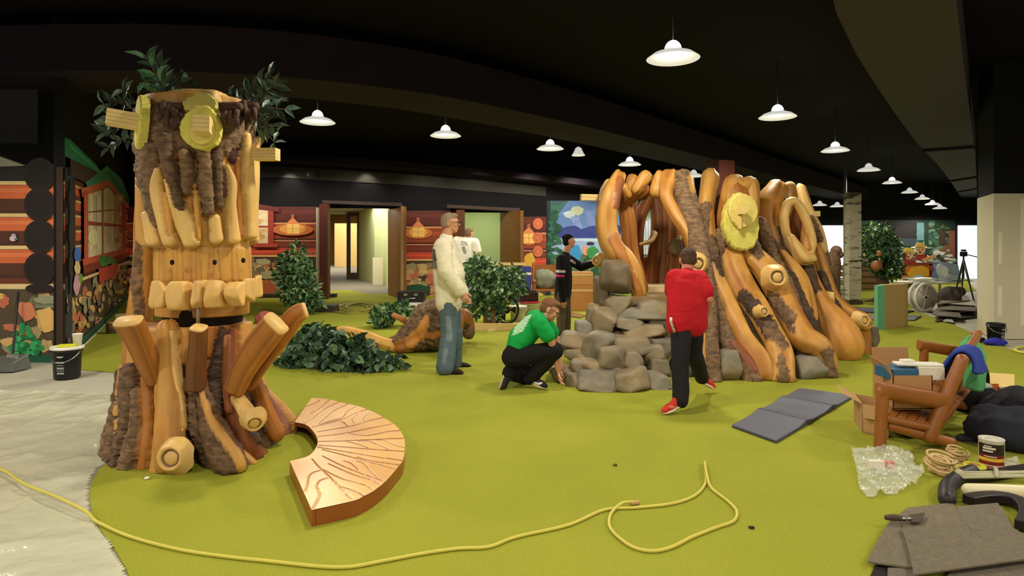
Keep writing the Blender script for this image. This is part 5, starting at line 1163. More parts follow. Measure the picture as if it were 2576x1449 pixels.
    for S_ in 'LR':
        if cfg['sleeve'] == 'long': sp += chain([(A['sh'+S_], .064*s+g), (A['el'+S_], .050*s+g), (A['wr'+S_]-(A['wr'+S_]-A['el'+S_])*.06, .036*s+g)])
        else: m_ = A['sh'+S_]*.32+A['el'+S_]*.68; sp += chain([(A['sh'+S_], .066*s+g), (m_, .058*s+g)])
    garment('shirt', sp, cfg['shirt'], t, fold=cfg.get('fold', .006), seed=cfg.get('seed', 1), strokes=cfg.get('print', ()))
    gp = cfg.get('pl', .012); pp = []
    for S_ in 'LR':
        top = A['hip'+S_]+(A['belly']-(A['hipL']+A['hipR'])/2)*.25
        pp += chain([(top, .096*s+gp*.2), (A['hip'+S_], .098*s+gp*.35), (A['kn'+S_], .066*s+gp), (A['an'+S_]+[0, 0, .0], cfg.get('cuff', .054)*s+gp)])
    pp += chain([(A['hipL'], .10*s+gp*.4), (A['hipR'], .10*s+gp*.4)])+chain([((A['hipL']+A['hipR'])/2, .105*s+gp*.3), ((A['hipL']+A['hipR'])/2+(A['belly']-(A['hipL']+A['hipR'])/2)*.25, .09*s)])
    garment('trousers', pp, cfg['pants'], t, fold=cfg.get('pfold', .008), seed=cfg.get('seed', 1)+4, strokes=cfg.get('pprint', ()))
    for S_ in 'LR':
        an, to = A['an'+S_].copy(), A['toe'+S_].copy(); d = to-an; d /= np.linalg.norm(d); upv = np.asarray(cfg.get('sole'+S_, (0, 0, 1)), float)
        upv = upv-d*(upv@d); upv /= np.linalg.norm(upv); sd = np.cross(d, upv); Rm = np.column_stack([sd, d, upv])
        L_ = .27*s; heel = an-d*.055*s-upv*.045*s
        qq = lambda a, b, c: heel+Rm @ np.array([a, b, c])*s
        up_ = [ell(qq(0, .055, .04), np.array((.040, .062, .044))*s, Rm), ell(qq(0, .17, .032), np.array((.044, .085, .034))*s, Rm), ell(qq(0, .09, .058), np.array((.036, .06, .040))*s, Rm), ell(qq(.002, .225, .024), np.array((.038, .045, .026))*s, Rm)]+chain([(qq(0, .05, .05), .042*s), (an+upv*.03, .045*s)])
        V, F = remesh(*J(*up_), .008, 3); V[:, 2] = np.maximum(V[:, 2], .012)
        x_, y_ = project(V); _, cc, _ = paint(x_, y_, cfg.get('shoeprint', ()), 0, cfg['shoe'], 0, 2)
        so = mk('shoe', V, F, CLOTH, t, col=np.hstack([cc, np.zeros((len(V), 1))]))
        V, F = remesh(*J(ell(qq(0, .065, .004), np.array((.043, .075, .018))*s, Rm), ell(qq(0, .18, .003), np.array((.048, .09, .016))*s, Rm)), .008, 2)
        V[:, 2] = np.maximum(V[:, 2], .001); mk('shoe_sole', V, F, CLOTH, so, col=np.append(cfg.get('sole', S(225, 220, 200)), 0))
    for nm, prt, mm in cfg.get('extra', ()): mk(nm, *prt, mm, t)
    return t
SK = S(206, 150, 116)
d = 7.2
person('person', 'person with grey hair and glasses in cream sweatshirt and blue jeans standing sideways', dict(
 head=P(1133, 562, d), face=(1, -.12, -.02), neck=P(1124, 592, d), chest=P(1118, 632, d), belly=P(1131, 690, d), shL=P(1128, 618, d+.2), shR=P(1114, 618, d-.2),
 elR=P(1121, 682, d-.27), wrR=P(1158, 733, d-.22), elL=P(1140, 685, d+.26), wrL=P(1165, 735, d+.2), hdR=(.5, 0, -.9), hdL=(.5, 0, -.9),
 hipL=P(1133, 752, d+.1), hipR=P(1127, 752, d-.1), knL=P(1142, 838, d+.14), knR=P(1130, 842, d-.12), anL=P(1142, 912, 7.42)+[0, 0, .0], anR=P(1120, 925, 6.98), toeL=P(1172, 917, 7.42), toeR=P(1160, 933, 6.98)),
 dict(skin=SK, hair=S(150, 130, 106), glasses=1, shirt=S(232, 224, 192), sleeve='long', loose=.038, hem=1, belly=.135, pants=S(88, 106, 112), pl=.026, cuff=.072, shoe=S(52, 42, 38), sole=S(40, 34, 32), seed=1, palmR=(0, 1, 0), palmL=(0, -1, 0), thumbR=(1, 0, 0), thumbL=(1, 0, 0), fold=.012, pfold=.012,
 print=[([(1088, 632, 7), (1090, 652, 8)], 0, S(110, 112, 100), 1), ([(1092, 664, 6), (1094, 672, 5)], 0, S(136, 138, 124), 1)], pprint=[([(1128, 800, 7), (1130, 850, 8)], 0, S(120, 136, 138), 1), ([(1122, 880, 6), (1116, 910, 5)], 0, S(112, 128, 130), 1)]))
d = 13.0
person('person', 'person in white tee shirt with grey back print standing behind the leafy bush', dict(
 head=P(1180, 588, d), face=(.55, .8, -.15), neck=P(1176, 600, d), chest=P(1172, 616, d), belly=P(1172, 642, d), shL=P(1149, 606, d+.05), shR=P(1195, 610, d-.05),
 elL=P(1146, 640, d), wrL=P(1156, 664, d-.1), elR=P(1203, 641, d-.05), wrR=P(1192, 662, d+.2), hipL=P(1162, 672, d), hipR=P(1184, 672, d), knL=P(1162, 725, d), knR=P(1184, 725, d), anL=P(1162, 782, d), anR=P(1184, 782, d), toeL=P(1166, 786, d+.2), toeR=P(1190, 786, d+.2)),
 dict(skin=SK, hair=S(120, 92, 66), hs=.95, shirt=S(232, 228, 210), sleeve='short', loose=.03, hem=1, pants=S(80, 84, 90), shoe=S(60, 50, 44), seed=2, print=[([(1160, 608, 2), (1174, 611, 2)], 0, S(140, 146, 134), 1), ([(1160, 614, 1.5), (1176, 616, 1.5)], 0, S(140, 146, 134), 1), ([(1166, 624, 5), (1170, 634, 5)], 0, S(140, 150, 138), 1)]))
d = 10.2
person('person', 'person in black cap and black jacket reaching one arm toward the stump playhouse', dict(
 head=P(1432, 608, d), face=(1, .1, .12), neck=P(1424, 634, d), chest=P(1418, 660, d), belly=P(1419, 700, d), shL=P(1428, 650, d+.15), shR=P(1412, 652, d-.17),
 elL=P(1462, 672, d+.05), wrL=P(1490, 664, d-.1), elR=P(1411, 706, d-.24), wrR=P(1417, 756, d-.22), hdL=(.9, -.3, .25), hipL=P(1420, 738, d+.08), hipR=P(1414, 738, d-.09), knL=P(1424, 788, d+.1), knR=P(1412, 788, d-.1), anL=P(1424, 832, 10.4), anR=P(1410, 834, 10.0), toeL=P(1445, 838, 10.4), toeR=P(1430, 840, 10.0)),
 dict(skin=S(196, 140, 108), s=.92, cap=S(22, 20, 22), shirt=S(26, 24, 28), sleeve='long', loose=.022, pants=S(92, 80, 64), pl=.02, shoe=S(60, 48, 40), seed=3, palmR=(0, 1, 0), thumbR=(1, 0, 0), palmL=(.2, 0, -1), thumbL=(0, 0, 1), curl=.7,
 print=[([(1394, 682, 3), (1420, 683, 3)], 0, S(226, 220, 220), 0), ([(1396, 693, 3), (1417, 694, 3)], 0, S(226, 60, 130), 0), ([(1437, 655, 3), (1446, 662, 3)], 0, S(190, 190, 200), 0)]))
d = 6.35
person('person', 'person in bright green tee shirt crouching at the foot of the rock steps', dict(
 head=P(1383, 779, d), face=(.85, -.1, -.5), neck=P(1367, 796, d), chest=P(1345, 815, d), belly=P(1312, 852, d), shL=P(1368, 806, d+.17), shR=P(1357, 812, d-.19),
 elR=P(1387, 858, d-.2), wrR=P(1404, 932, d-.12), elL=P(1398, 850, d+.22), wrL=P(1410, 928, d+.2), hipL=P(1292, 895, d+.09), hipR=P(1288, 898, d-.09), knR=P(1396, 882, d-.16), anR=P(1334, 950, 6.3), toeR=P(1366, 963, 6.22), knL=P(1330, 950, d+.2), anL=P(1282, 938, 6.3), toeL=P(1272, 968, 6.24), hdR=(.15, 0, -1), hdL=(.1, 0, -1)),
 dict(skin=SK, s=.97, hair=S(120, 84, 56), glasses=1, shirt=S(22, 158, 74), sleeve='short', hem=-.5, loose=.022, pants=S(26, 24, 26), pl=.02, shoe=S(40, 38, 40), seed=4, up=(.5, 0, .85), palmR=(1, 0, 0), palmL=(1, 0, 0), thumbR=(0, -1, 0), thumbL=(0, -1, 0), soleL=(1, 0, .2), sole=S(196, 176, 130), belly=.112,
 shoeprint=[([(1344, 962, 2), (1354, 966, 3), (1362, 963, 2)], 0, S(225, 225, 225), 0)],
 print=[([(1304-k*2.6, 806+k*6, 1.7), (1336-k*3.4, 793+k*6.4, 1.7)], 0, S(206, 236, 206), 0) for k in range(7)]))
d = 5.55
person('person', 'person in red polo shirt and black trousers seen from behind, stepping toward the stump', dict(
 head=P(1731, 654, d+.22), face=(.1, 1, -.25), neck=P(1728, 683, d+.14), chest=P(1727, 718, d+.08), belly=P(1727, 766, d+.02), shL=P(1699, 698, d+.1), shR=P(1758, 702, d+.1),
 elL=P(1691, 745, d+.3), wrL=P(1712, 742, d+.55), elR=P(1784, 752, d-.02), wrR=P(1776, 796, d+.16), hipL=P(1714, 815, d), hipR=P(1742, 813, d+.02), knL=P(1711, 908, d-.12), anL=P(1712, 1006, 5.34), toeL=P(1680, 1022, 5.3), knR=P(1746, 890, d+.12), anR=P(1766, 950, 6.0), toeR=P(1790, 964, 6.06)),
 dict(skin=S(200, 132, 106), s=.93, hair=S(84, 62, 50), shirt=S(190, 30, 40), sleeve='short', loose=.022, pants=S(34, 33, 36), pl=.014, cuff=.056, shoe=S(206, 62, 50), sole=S(236, 220, 200), seed=5, palmR=(-1, 0, 0), palmL=(1, 0, 0), thumbR=(0, 0, 1), thumbL=(0, 0, 1), fold=.010,
 shoeprint=[([(1684, 1022, 2), (1702, 1026, 4), (1716, 1020, 2)], 0, S(226, 130, 110), 0)],
 extra=[('belt_tag', box(P(1688, 806, d-.12), (.02, .01, .05)), WHITEP), ('key_bunch', J(*[ell(P(1690+i*2, 818+i*5, d-.12), (.012, .01, .018), None, 2) for i in range(4)]), STEEL)]))
# ---------------- plastic drop sheet ----------------
def sheet_mat(name, c, alpha, rough):
    m = bpy.data.materials.new(name); nt, N, L, b = nodes(m); b.inputs['Base Color'].default_value = (*c, 1); b.inputs['Roughness'].default_value = rough; b.inputs['Alpha'].default_value = alpha; b.inputs['Specular IOR Level'].default_value = .8
    tc = N.new('ShaderNodeTexCoord'); n = N.new('ShaderNodeTexNoise'); n.inputs['Scale'].default_value = 9; n.inputs['Detail'].default_value = 6; L.new(tc.outputs['Object'], n.inputs['Vector'])
    bp = N.new('ShaderNodeBump'); bp.inputs['Strength'].default_value = .6; bp.inputs['Distance'].default_value = .02; L.new(n.outputs['Fac'], bp.inputs['Height']); L.new(bp.outputs['Normal'], b.inputs['Normal']); return m
CLEAR = sheet_mat('clear_plastic_sheet', S(226, 226, 196), .70, .10)
def in_poly(x, y, poly):
    c = np.zeros(len(x), bool); n = len(poly)
    for i in range(n):
        x0, y0 = poly[i]; x1, y1 = poly[(i+1) % n]; k = ((y0 > y) != (y1 > y)) & (x < (x1-x0)*(y-y0)/(y1-y0+1e-12)+x0); c ^= k
    return c
def wrinkled(name, pp, z0, amp, fs, m, res=.03, seed=0, parent=None, ridge=True, raw=False, col=None):
    """sheet over the floor polygon pp (world xy)"""
    pp = np.array(pp); lo, hi = pp.min(0), pp.max(0); nx = int((hi[0]-lo[0])/res)+2; ny = int((hi[1]-lo[1])/res)+2
    X, Y = np.meshgrid(lo[0]+np.arange(nx)*res, lo[1]+np.arange(ny)*res); x, y = X.ravel(), Y.ravel(); ins = in_poly(x, y, [tuple(p) for p in pp])
    q = np.column_stack([x, y, 0*x]); h = noise(q, fs, seed, 2); h2 = noise(q*[1, .5, 1], fs*2.1, seed+1, 2)
    z = z0+amp*((1-np.abs(h)*2.2).clip(0)**2*.9+(1-np.abs(h2)*2.4).clip(0)**2*.7 if ridge else .5+.5*h)
    V = np.column_stack([x, y, z]); F = []
    I = ins.reshape(ny, nx)
    for j in range(ny-1):
        for i in range(nx-1):
            if I[j, i] and I[j, i+1] and I[j+1, i] and I[j+1, i+1]: a = j*nx+i; F.append([a, a+1, a+nx+1, a+nx])
    used = sorted({i for f in F for i in f}); mp = {u: k for k, u in enumerate(used)}; V = V[used]; F = [[mp[i] for i in f] for f in F]
    return mk(name, V, F, m, parent, col=col)
sp_ = [Gz(x, y)[:2] for x, y in [(-160, 985), (60, 985), (200, 985), (275, 990), (300, 1060), (345, 1115), (285, 1155), (248, 1180), (230, 1215), (225, 1250), (232, 1295), (255, 1335), (285, 1375), (315, 1425), (335, 1475), (380, 1600)]]+[(-2.6, 1.2)]
tag(wrinkled('plastic_sheet', sp_, .004, .018, 1.7, CLEAR, res=.02, seed=4), 'clear crinkled plastic drop sheet covering the grey floor beside the face tree', 'plastic sheet')
# ---------------- cords ----------------
def cord(name, pts, r, c, lab, cat, z=None, n=240, parent=None, jig=.0):
    z = r if z is None else z; w_ = [Gz(*p[:2]) for p in pts]; q = resample(np.array(w_), n); q[:, 2] = z+np.array([0]*n)
    zz = [p[2] if len(p) > 2 else 0 for p in pts]
    q[:, 2] += resample(np.column_stack([np.array(w_), zz]), n)[:, 3].clip(0)
    o = mk(name, *tube(q, r, n=8), PAINT, parent, col=np.append(c, 0))
    if lab: tag(o, lab, cat)
    return o
YCORD = S(208, 196, 84)
t = thing('extension_cord', Gz(900, 1430), 'long pale yellow cord running across the green carpet and ending in a loop', 'cord')
cord('cable', [(-60, 1178, .035), (10, 1204, .04), (60, 1238, .04), (150, 1276, .04), (215, 1305, .03), (245, 1318), (320, 1352), (440, 1385), (560, 1404), (680, 1417), (800, 1430), (880, 1431), (960, 1417), (1060, 1398), (1150, 1385), (1230, 1380), (1300, 1355), (1430, 1325), (1520, 1287), (1600, 1281), (1690, 1271), (1745, 1252), (1772, 1225), (1776, 1200), (1773, 1170)], .0085, YCORD, None, None, parent=t, n=400)
cord('cable', [(1773, 1170, .012), (1778, 1205, .02), (1790, 1232), (1830, 1264), (1853, 1290), (1845, 1315), (1800, 1332), (1740, 1356), (1690, 1381), (1640, 1391), (1590, 1380), (1545, 1346), (1532, 1320), (1540, 1292), (1565, 1277, .015), (1592, 1272, .012)], .0085, YCORD, None, None, parent=t, n=300)
cord('frayed_end', [(1590, 1272), (1604, 1269)], .012, S(200, 150, 100), None, None, parent=t, n=12)
t = thing('cable_coil', Gz(890, 778), 'loosely coiled yellow cable lying on the carpet before the doorway', 'cable')
r_ = random.Random(2)
for k in range(3):
    pts = []
    for a in np.linspace(0, 2*math.pi*(1.5 if k else 2.2), 24): pts.append((888+14*k-10+(46+6*r_.random()-6*k)*math.cos(a+k), 777+(11-k)*math.sin(a+k)+r_.uniform(-1, 1)))
    cord('cable', pts, .011, S(150, 140, 50), None, None, parent=t, n=120, z=.012+.02*k)
cord('cable', [(840, 772), (818, 780), (870, 790), (935, 785)], .011, S(150, 140, 50), None, None, parent=t)
t = thing('cable_coil', Gz(2600, 888), 'bright yellow cable coil on the grey floor at the right edge below the drywall pillar', 'cable')
cord('cable', [(2600+(50-3*(i//10))*math.cos(i*.62), 882+(9-.4*(i//10))*math.sin(i*.62)) for i in range(34)], .012, S(206, 206, 60), None, None, parent=t, z=.014)
# ---------------- buckets ----------------
def bucket(base, h, r, lab, body, rim, lid=None, group=None, handle=True, label=True, labelc=S(205, 205, 200), lx=.1):
    t = thing('bucket', base, lab, 'bucket'); b = np.asarray(base, float)
    mk('body', *lathe([(r*.82, 0), (r*.86, .004), (r*.96, h*.86), (r*1.04, h*.86), (r*1.04, h*.9), (r*.97, h*.9), (r*1.0, h), (r*.94, h), (r*.90, h*.5), (r*.8, .02)], b, 40, cap=True), body, t)
    mk('rim', *lathe([(r*1.03, h*.97), (r*1.06, h*.98), (r*1.06, h*1.0), (r*1.0, h*1.01), (r*.93, h*1.0), (r*.94, h*.96)], b, 40, cap=False), rim, t)
    if lid is not None: mk('lid', *lathe([(r*1.08, h*.93), (r*1.1, h*.94), (r*1.1, h*1.02), (r*.98, h*1.03), (r*.96, h*1.005), (.002, h*1.005)], b, 40), lid, t)
    if label:
        pr = []
        for i, (z, wd) in enumerate([(.72, .5), (.70, .3), (.56, .62), (.52, .6), (.45, .5), (.38, .62), (.34, .55), (.28, .6), (.22, .5), (.18, .58)]):
            a0 = -math.pi/2+lx; vs = []
            for aa in np.linspace(a0-wd/2, a0+wd/2, 7):
                rr = r*(.86+.1*z/.86)*1.006
                vs.append((b[0]+rr*math.cos(aa), b[1]+rr*math.sin(aa)))
            th_ = .022*h if i % 3 == 0 else .012*h
            V = np.array([[x, y, b[2]+z*h+o] for o in (0, th_) for x, y in vs]); pr.append((V, [[k, k+1, k+8, k+7] for k in range(6)]))
        mk('printed_lines', *J(*pr), PAINT, t, col=np.append(labelc, 0), smooth=False)
    if handle:
        q = [b+np.array([r*1.07*math.cos(a), -.02-r*.9*abs(math.sin(a))*.9, h*.86-h*.32*abs(math.sin(a))]) for a in np.linspace(math.pi, 2*math.pi, 14)]
        mk('handle', *tube(q, .004, n=8, m=24), STEEL, t)
    return t
gb = Gz(169, 950); hb = px(78, gb[1]); rb = px(33, gb[1])
bucket(gb, hb, rb, 'black bucket with white lid, yellow sponge and cup on the floor left of the tree', BLACKP, WHITEP, WHITEP)
sp0 = gb+np.array([-.0, -.03, hb*1.005]); tag(mk('sponge', *box(sp0+[.02, 0, .014], (.16, .09, .028), rz=.2), mat('yellow_sponge', S(214, 216, 40), rough=.9, bump=.3, bscale=90), bevel=.006), 'bright yellow sponge lying on the white bucket lid', 'sponge')
t = thing('cup', gb+np.array([.07, .06, hb*1.005]), 'white paper cup standing on the white bucket lid', 'cup')
mk('cup_body', *lathe([(.035, 0), (.048, .12), (.051, .122), (.051, .128), (.044, .126), (.033, .01)], ORG[t], 28), mat('paper_cup', S(236, 232, 214)), t)
mk('cup_rim', *tube([ORG[t]+np.array([.049*math.cos(a), .049*math.sin(a), .126]) for a in np.linspace(0, 2*math.pi, 25)[:-1]], .004, n=6, closed=True, caps=False), WHITEP, t)
# dustpan with upright handle
t = thing('dustpan', Gz(22, 935), 'grey upright dustpan with long black handle against the log mural', 'dustpan')
b = Gz(28, 930); V = np.array([[-.26, -.16, 0], [.14, -.16, 0], [.16, .10, 0], [-.22, .12, 0], [-.26, -.16, .02], [.13, -.15, .10], [.13, .09, .17], [-.2, .11, .15], ])+b
mk('pan', V, [[3, 2, 1, 0], [0, 1, 5, 4], [1, 2, 6, 5], [2, 3, 7, 6], [3, 0, 4, 7], [4, 5, 6, 7]], mat('grey_plastic', S(92, 96, 90), rough=.4), t, smooth=False, bevel=.012)
mk('handle', *tube([b+[-.03, .06, .15], P(46, 736, b[1]+.35)], .013, n=12), BLACKP, t); mk('hinge', *box(b+[-.03, .05, .15], (.09, .04, .04)), STEEL, t, smooth=False)
gb = Gz(2505, 863); bucket(gb, px(50, gb[1]), px(20, gb[1]), 'open black bucket at the foot of the drywall pillar', BLACKP, BLACKP, lx=.3)
gb = Gz(1333, 800); bucket(gb, px(42, gb[1]), px(24, gb[1]), 'white bucket with red lid behind the crouching person', WHITEP, WHITEP, mat('red_lid', S(196, 30, 50), rough=.4), label=False)
gb2 = gb+np.array([-.02, 0, px(42, gb[1])*1.03]); tag(mk('tool_case', *J(box(gb2+[0, 0, .09], (.36, .26, .18)), box(gb2+[0, 0, .19], (.30, .2, .03))), mat('black_red_case', S(44, 26, 22), rough=.4), bevel=.02, smooth=False), 'dark tool case sitting on the red bucket lid', 'case')
gb = Gz(1303, 806); bucket(gb, px(36, gb[1]), px(21, gb[1]), 'plain white bucket left of the red-lidded bucket', WHITEP, WHITEP, WHITEP, label=False)
# ---------------- blue mats ----------------
def folded_mat(lab, corners, folds, th, c, group=None):
    """corners: near-left, near-right, far-right, far-left pixels"""
    a, b, c_, d_ = [Gz(*p) for p in corners]; t = thing('exercise_mat', (a+b+c_+d_)/4, lab, 'mat', group); n = folds; MM = vcol('mat_vinyl', rough=.55, var=.06, bump=.1, bscale=120)
    for k in range(n):
        u0, u1 = k/n+.004, (k+1)/n-.004; nu_, V = 10, []
        pr = []
        top = []; 
        for i in range(nu_+1):
            u = u0+(u1-u0)*i/nu_; e_ = min(i, nu_-i)/nu_; zz = th*(.75+1.2*(1-min(e_*4, 1))*(0.6 if 0 < k+(i > 5) < n else 0))
            for (p, q) in ((a, d_), (b, c_)): top.append(p+(q-p)*u+[0, 0, zz])
        top = np.array(top); bot = top.copy(); bot[:, 2] = .001; V = np.vstack([top, bot]); m_ = len(top); F = []
        for i in range(nu_): F += [[2*i, 2*i+1, 2*i+3, 2*i+2], [m_+2*i, m_+2*i+2, m_+2*i+3, m_+2*i+1], [2*i, 2*i+2, m_+2*i+2, m_+2*i], [2*i+1, m_+2*i+1, m_+2*i+3, 2*i+3]]
        F += [[0, m_, m_+1, 1], [2*nu_, 2*nu_+1, m_+2*nu_+1, m_+2*nu_]]
        fixn(mk('mat_panel', V, F, MM, t, col=np.append(c, 0), smooth=False, bevel=.006))
    return t
folded_mat('slate blue folding mat lying open in front of the stump playhouse', [(1840, 1076), (1952, 1117), (2151, 999), (2012, 981)], 3, .03, S(74, 78, 92))
folded_mat('dark navy folding mat on the carpet left of the leaning foam block', [(2140, 786), (2268, 792), (2300, 784), (2150, 775)], 2, .04, S(44, 48, 70))
folded_mat('grey blue folding mat in front of the navy mat', [(2136, 806), (2300, 808), (2318, 797), (2150, 795)], 2, .04, S(92, 98, 108))
# ---------------- foam block, spool, clutter on the far right ----------------
gl, gr, gt = Gz(2210, 830), Gz(2284, 820), Gz(2216, 828)
bk_ = thing('foam_block', (gl+gr)/2, 'upright tan foam board with teal edge standing on the carpet', 'foam block')
ht = px(112, gl[1]); u = gr-gl; back_ = np.array([.03, .16, 0])
A, B = gl+u*.22, gr
fixn(mk('foam_core', *slab([A, B, B+[0, 0, ht*.99], A+[0, 0, ht]], back_+[0, .06, 0]), mat('tan_foam', S(176, 148, 92), rough=.85, var=.06), bk_, smooth=False))
fixn(mk('teal_edge', *slab([gl+[0, .02, 0], A, A+[0, 0, ht], gl+[0, .02, ht*.985]], back_), mat('teal_foam', S(110, 178, 140), rough=.8, var=.05), bk_, smooth=False))
t = thing('cable_spool', Gz(2328, 784), 'white plastic cable spool standing on edge beside the dark clutter', 'spool'); g = Gz(2328, 784); R_ = px(36, g[1]); c = g+[0, 0, R_]
for o in (0, .22):
    mk('flange', *tube([c+np.array([R_*.93*math.cos(a)*.93, o+.22*math.cos(a)*.35, R_*.93*math.sin(a)]) for a in np.linspace(0, 2*math.pi, 41)[:-1]], R_*.10, n=12, closed=True, caps=False), WHITEP, t)
    pr = [tube([c+[0, o, 0], c+np.array([R_*.86*math.cos(a), o+.07*math.cos(a), R_*.88*math.sin(a)])], R_*.035, n=8) for a in np.arange(6)*math.pi/3+.3]
    mk('spokes', *J(*pr), WHITEP, t); mk('disc', *cyl(c+[0, o+.02, 0], c+[0, o+.035, 0], R_*.86), mat('off_white_disc', S(200, 192, 172)), t)
mk('hub', *cyl(c-[0, .02, 0], c+[0, .24, 0], R_*.17), WHITEP, t); mk('hub_hole', *cyl(c-[0, .03, 0], c-[0, .018, 0], R_*.08), HOLE, t)
rr_ = random.Random(8)
CL = vcol('clutter_cloth', rough=.8, var=.2, bump=.3)
def lump(name, lab, cat, base, s, c, seed, fold=.05, fs=6, flat=True, m=None, k=4, **kw):
    V, F = ico(k); V = V*np.asarray(s)/2*(1+.0); n_ = V/np.linalg.norm(V, axis=1)[:, None]
    V = V+n_*(fold*noise(V+seed, fs, seed, 2)+fold*.8*(.5-np.abs(noise(V*[1, 1, .6]+seed, fs*1.7, seed+1))))[:, None]
    V = V+np.asarray(base)+[0, 0, s[2]*.36]; V[:, 2] = np.maximum(V[:, 2], np.asarray(base)[2]+.001)
    o = mk(name, V, F, m or CL, col=np.append(c, 0), **kw)
    return tag(o, lab, cat) if lab else o
lump('dark_bag', 'dark mottled bag slumped right of the white spool', 'bag', Gz(2386, 778), (.46, .42, .56), S(74, 66, 54), 3, .06)
lump('dark_bag', 'small black bag beside the tripod foot', 'bag', Gz(2402, 742), (.45, .4, .28), S(46, 44, 34), 4)
tag(mk('carton', *box(Gz(2374, 745)+[0, 1.2, .21], (.6, .4, .42)), mat('olive_carton', S(128, 112, 78), rough=.8), smooth=False, bevel=.01), 'olive carton standing behind the dark mottled bag', 'carton')
g = Gz(2300, 742); t = thing('work_table', g, 'low table with white top in front of the river cutout', 'table'); zt_ = px(32, g[1])
mk('table_top', *box(g+[0, .1, zt_], (px(120, g[1]), .9, .04)), mat('white_top', S(222, 214, 190), rough=.5), t, smooth=False)
for sx in (-1, 1):
    for sy in (-.25, .45): mk('leg', *box(g+[sx*px(50, g[1]), sy, zt_/2-.01], (.05, .05, zt_-.02)), STEEL, t, smooth=False)
tag(mk('plastic_wrap', *[wrinkled('tmp', [(-1, -1)], 0, 0, 1, None)] if False else J(ell(g+[.25, .0, zt_+.085], (.4, .3, .06))), CLEAR), 'crumpled clear plastic wrap on the white table top', 'plastic')
g = Gz(2258, 746); tag(mk('carton', *box(g+[0, 0, px(8, g[1])], (px(14, g[1]), .2, px(16, g[1]))), mat('olive_box', S(120, 116, 56)), smooth=False, bevel=.008), 'small olive box on the carpet left of the white spool', 'carton')
# heap of floor boards left of pillar
for i, (x0, y0, x1, y1, dy, zt2, c) in enumerate([(2352, 812, 2455, 800, -22, .02, S(64, 54, 44)), (2344, 800, 2450, 790, -18, .06, S(140, 130, 108)), (2350, 806, 2420, 812, -12, .09, S(100, 90, 72)), (2362, 795, 2456, 800, -20, .13, S(120, 110, 92)), (2366, 784, 2456, 790, -14, .17, S(206, 196, 172)), (2356, 790, 2440, 778, -12, .20, S(150, 140, 118)), (2372, 812, 2400, 816, -8, .03, S(170, 164, 150)), (2330, 786, 2400, 790, -8, .01, S(96, 88, 76))]):
    a, b, c2, d2 = Gz(x0, y0), Gz(x1, y1), Gz(x1-6, y1+dy), Gz(x0+14, y0+dy)
    zz = zt2+.0
    tag(fixn(mk('vinyl_sheet', *slab([p+[0, 0, zz+((.006*math.sin(i*2+k)) if i > 2 else 0)] for k, p in enumerate((a, b, c2, d2))], (0, 0, .012)), PAINT, col=np.append(c, 0), smooth=False)),
        ['dark brown bottom sheet of the heap beside the drywall pillar', 'wide grey sheet second from the bottom of the heap by the pillar', 'brown grey sheet jutting from the front of the heap by the pillar', 'large middle grey sheet in the heap by the pillar', 'pale cream sheet near the top of the heap by the pillar', 'topmost tan grey sheet of the heap by the pillar', 'small light grey offcut before the heap by the pillar', 'thin grey sheet behind the heap beside the white spool'][i], 'sheet', 'flat sheets heaped beside the drywall pillar')
# tripod
t = thing('tripod', P(2425, 0, 16)*[1, 1, 0], 'black camera tripod standing before the bright far window', 'tripod'); TM = mat('tripod_metal', S(58, 66, 66), rough=.4)
hd_ = P(2424, 655, 16.0)
for q in ((2398, 752, 16.6), (2419, 742, 17.2), (2452, 760, 15.4)):
    f_ = P(q[0], q[1], q[2]); f_[2] = 0.0; mid = (hd_+f_)/2; o = mk('leg', *tube([hd_, mid], .026, n=10), TM, t); mk('lower_leg', *tube([mid, f_+[0, 0, .01]], .018, n=10), BLACKP, o)
mk('centre_column', *cyl(hd_-[0, 0, .45], hd_+[0, 0, .12], .02), BLACKP, t); mk('pan_head', *J(box(hd_+[0, 0, .16], (.12, .12, .12)), box(hd_+[0, 0, .25], (.08, .1, .05))), BLACKP, t, bevel=.01)
mk('pan_handle', *tube([hd_+[.03, 0, .16], hd_+[.32, -.05, .08]], .012, n=8), BLACKP, t); mk('spreader', *tube([hd_+[-.22, .1, -.52], hd_+[0, 0, -.5], hd_+[.2, -.06, -.52]], .008, n=6), BLACKP, t)
# river cutout with two painted children in a canoe (own generic figures), standing before far wall
def cut(name, pts, d, c, parent, th=.03): return fixn(mk(name, *slab([P(x, y, d) for x, y in pts], (0, th, 0)), PAINT, parent, col=np.append(c, 0), smooth=False))
def ov(x, y, rx, ry, n=22): return [(x+rx*math.cos(i*2*math.pi/n), y+ry*math.sin(i*2*math.pi/n)) for i in range(n)]
D3 = 24.0; t = thing('canoe_cutout', P(2330, 0, D3)*[1, 1, 0], 'flat painted cutout of two children riding an orange canoe through white water', 'cutout')
cut('backing_board', [(2266, 712), (2420, 712), (2410, 665), (2380, 660), (2270, 660)], D3+.05, S(150, 170, 190), t)
cut('canoe_hull', [(2268, 664), (2345, 664), (2350, 712), (2268, 712)], D3, S(214, 124, 50), t); cut('canoe_rim', [(2266, 660), (2346, 662), (2346, 667), (2266, 666)], D3-.03, S(140, 62, 40), t)
cut('yellow_patch', [(2282, 690), (2296, 672), (2322, 668), (2342, 682), (2340, 694), (2290, 700)], D3-.03, S(232, 176, 50), t)
cut('canoe_stern', [(2338, 664), (2346, 664), (2346, 702), (2338, 702)], D3-.03, S(150, 70, 46), t)
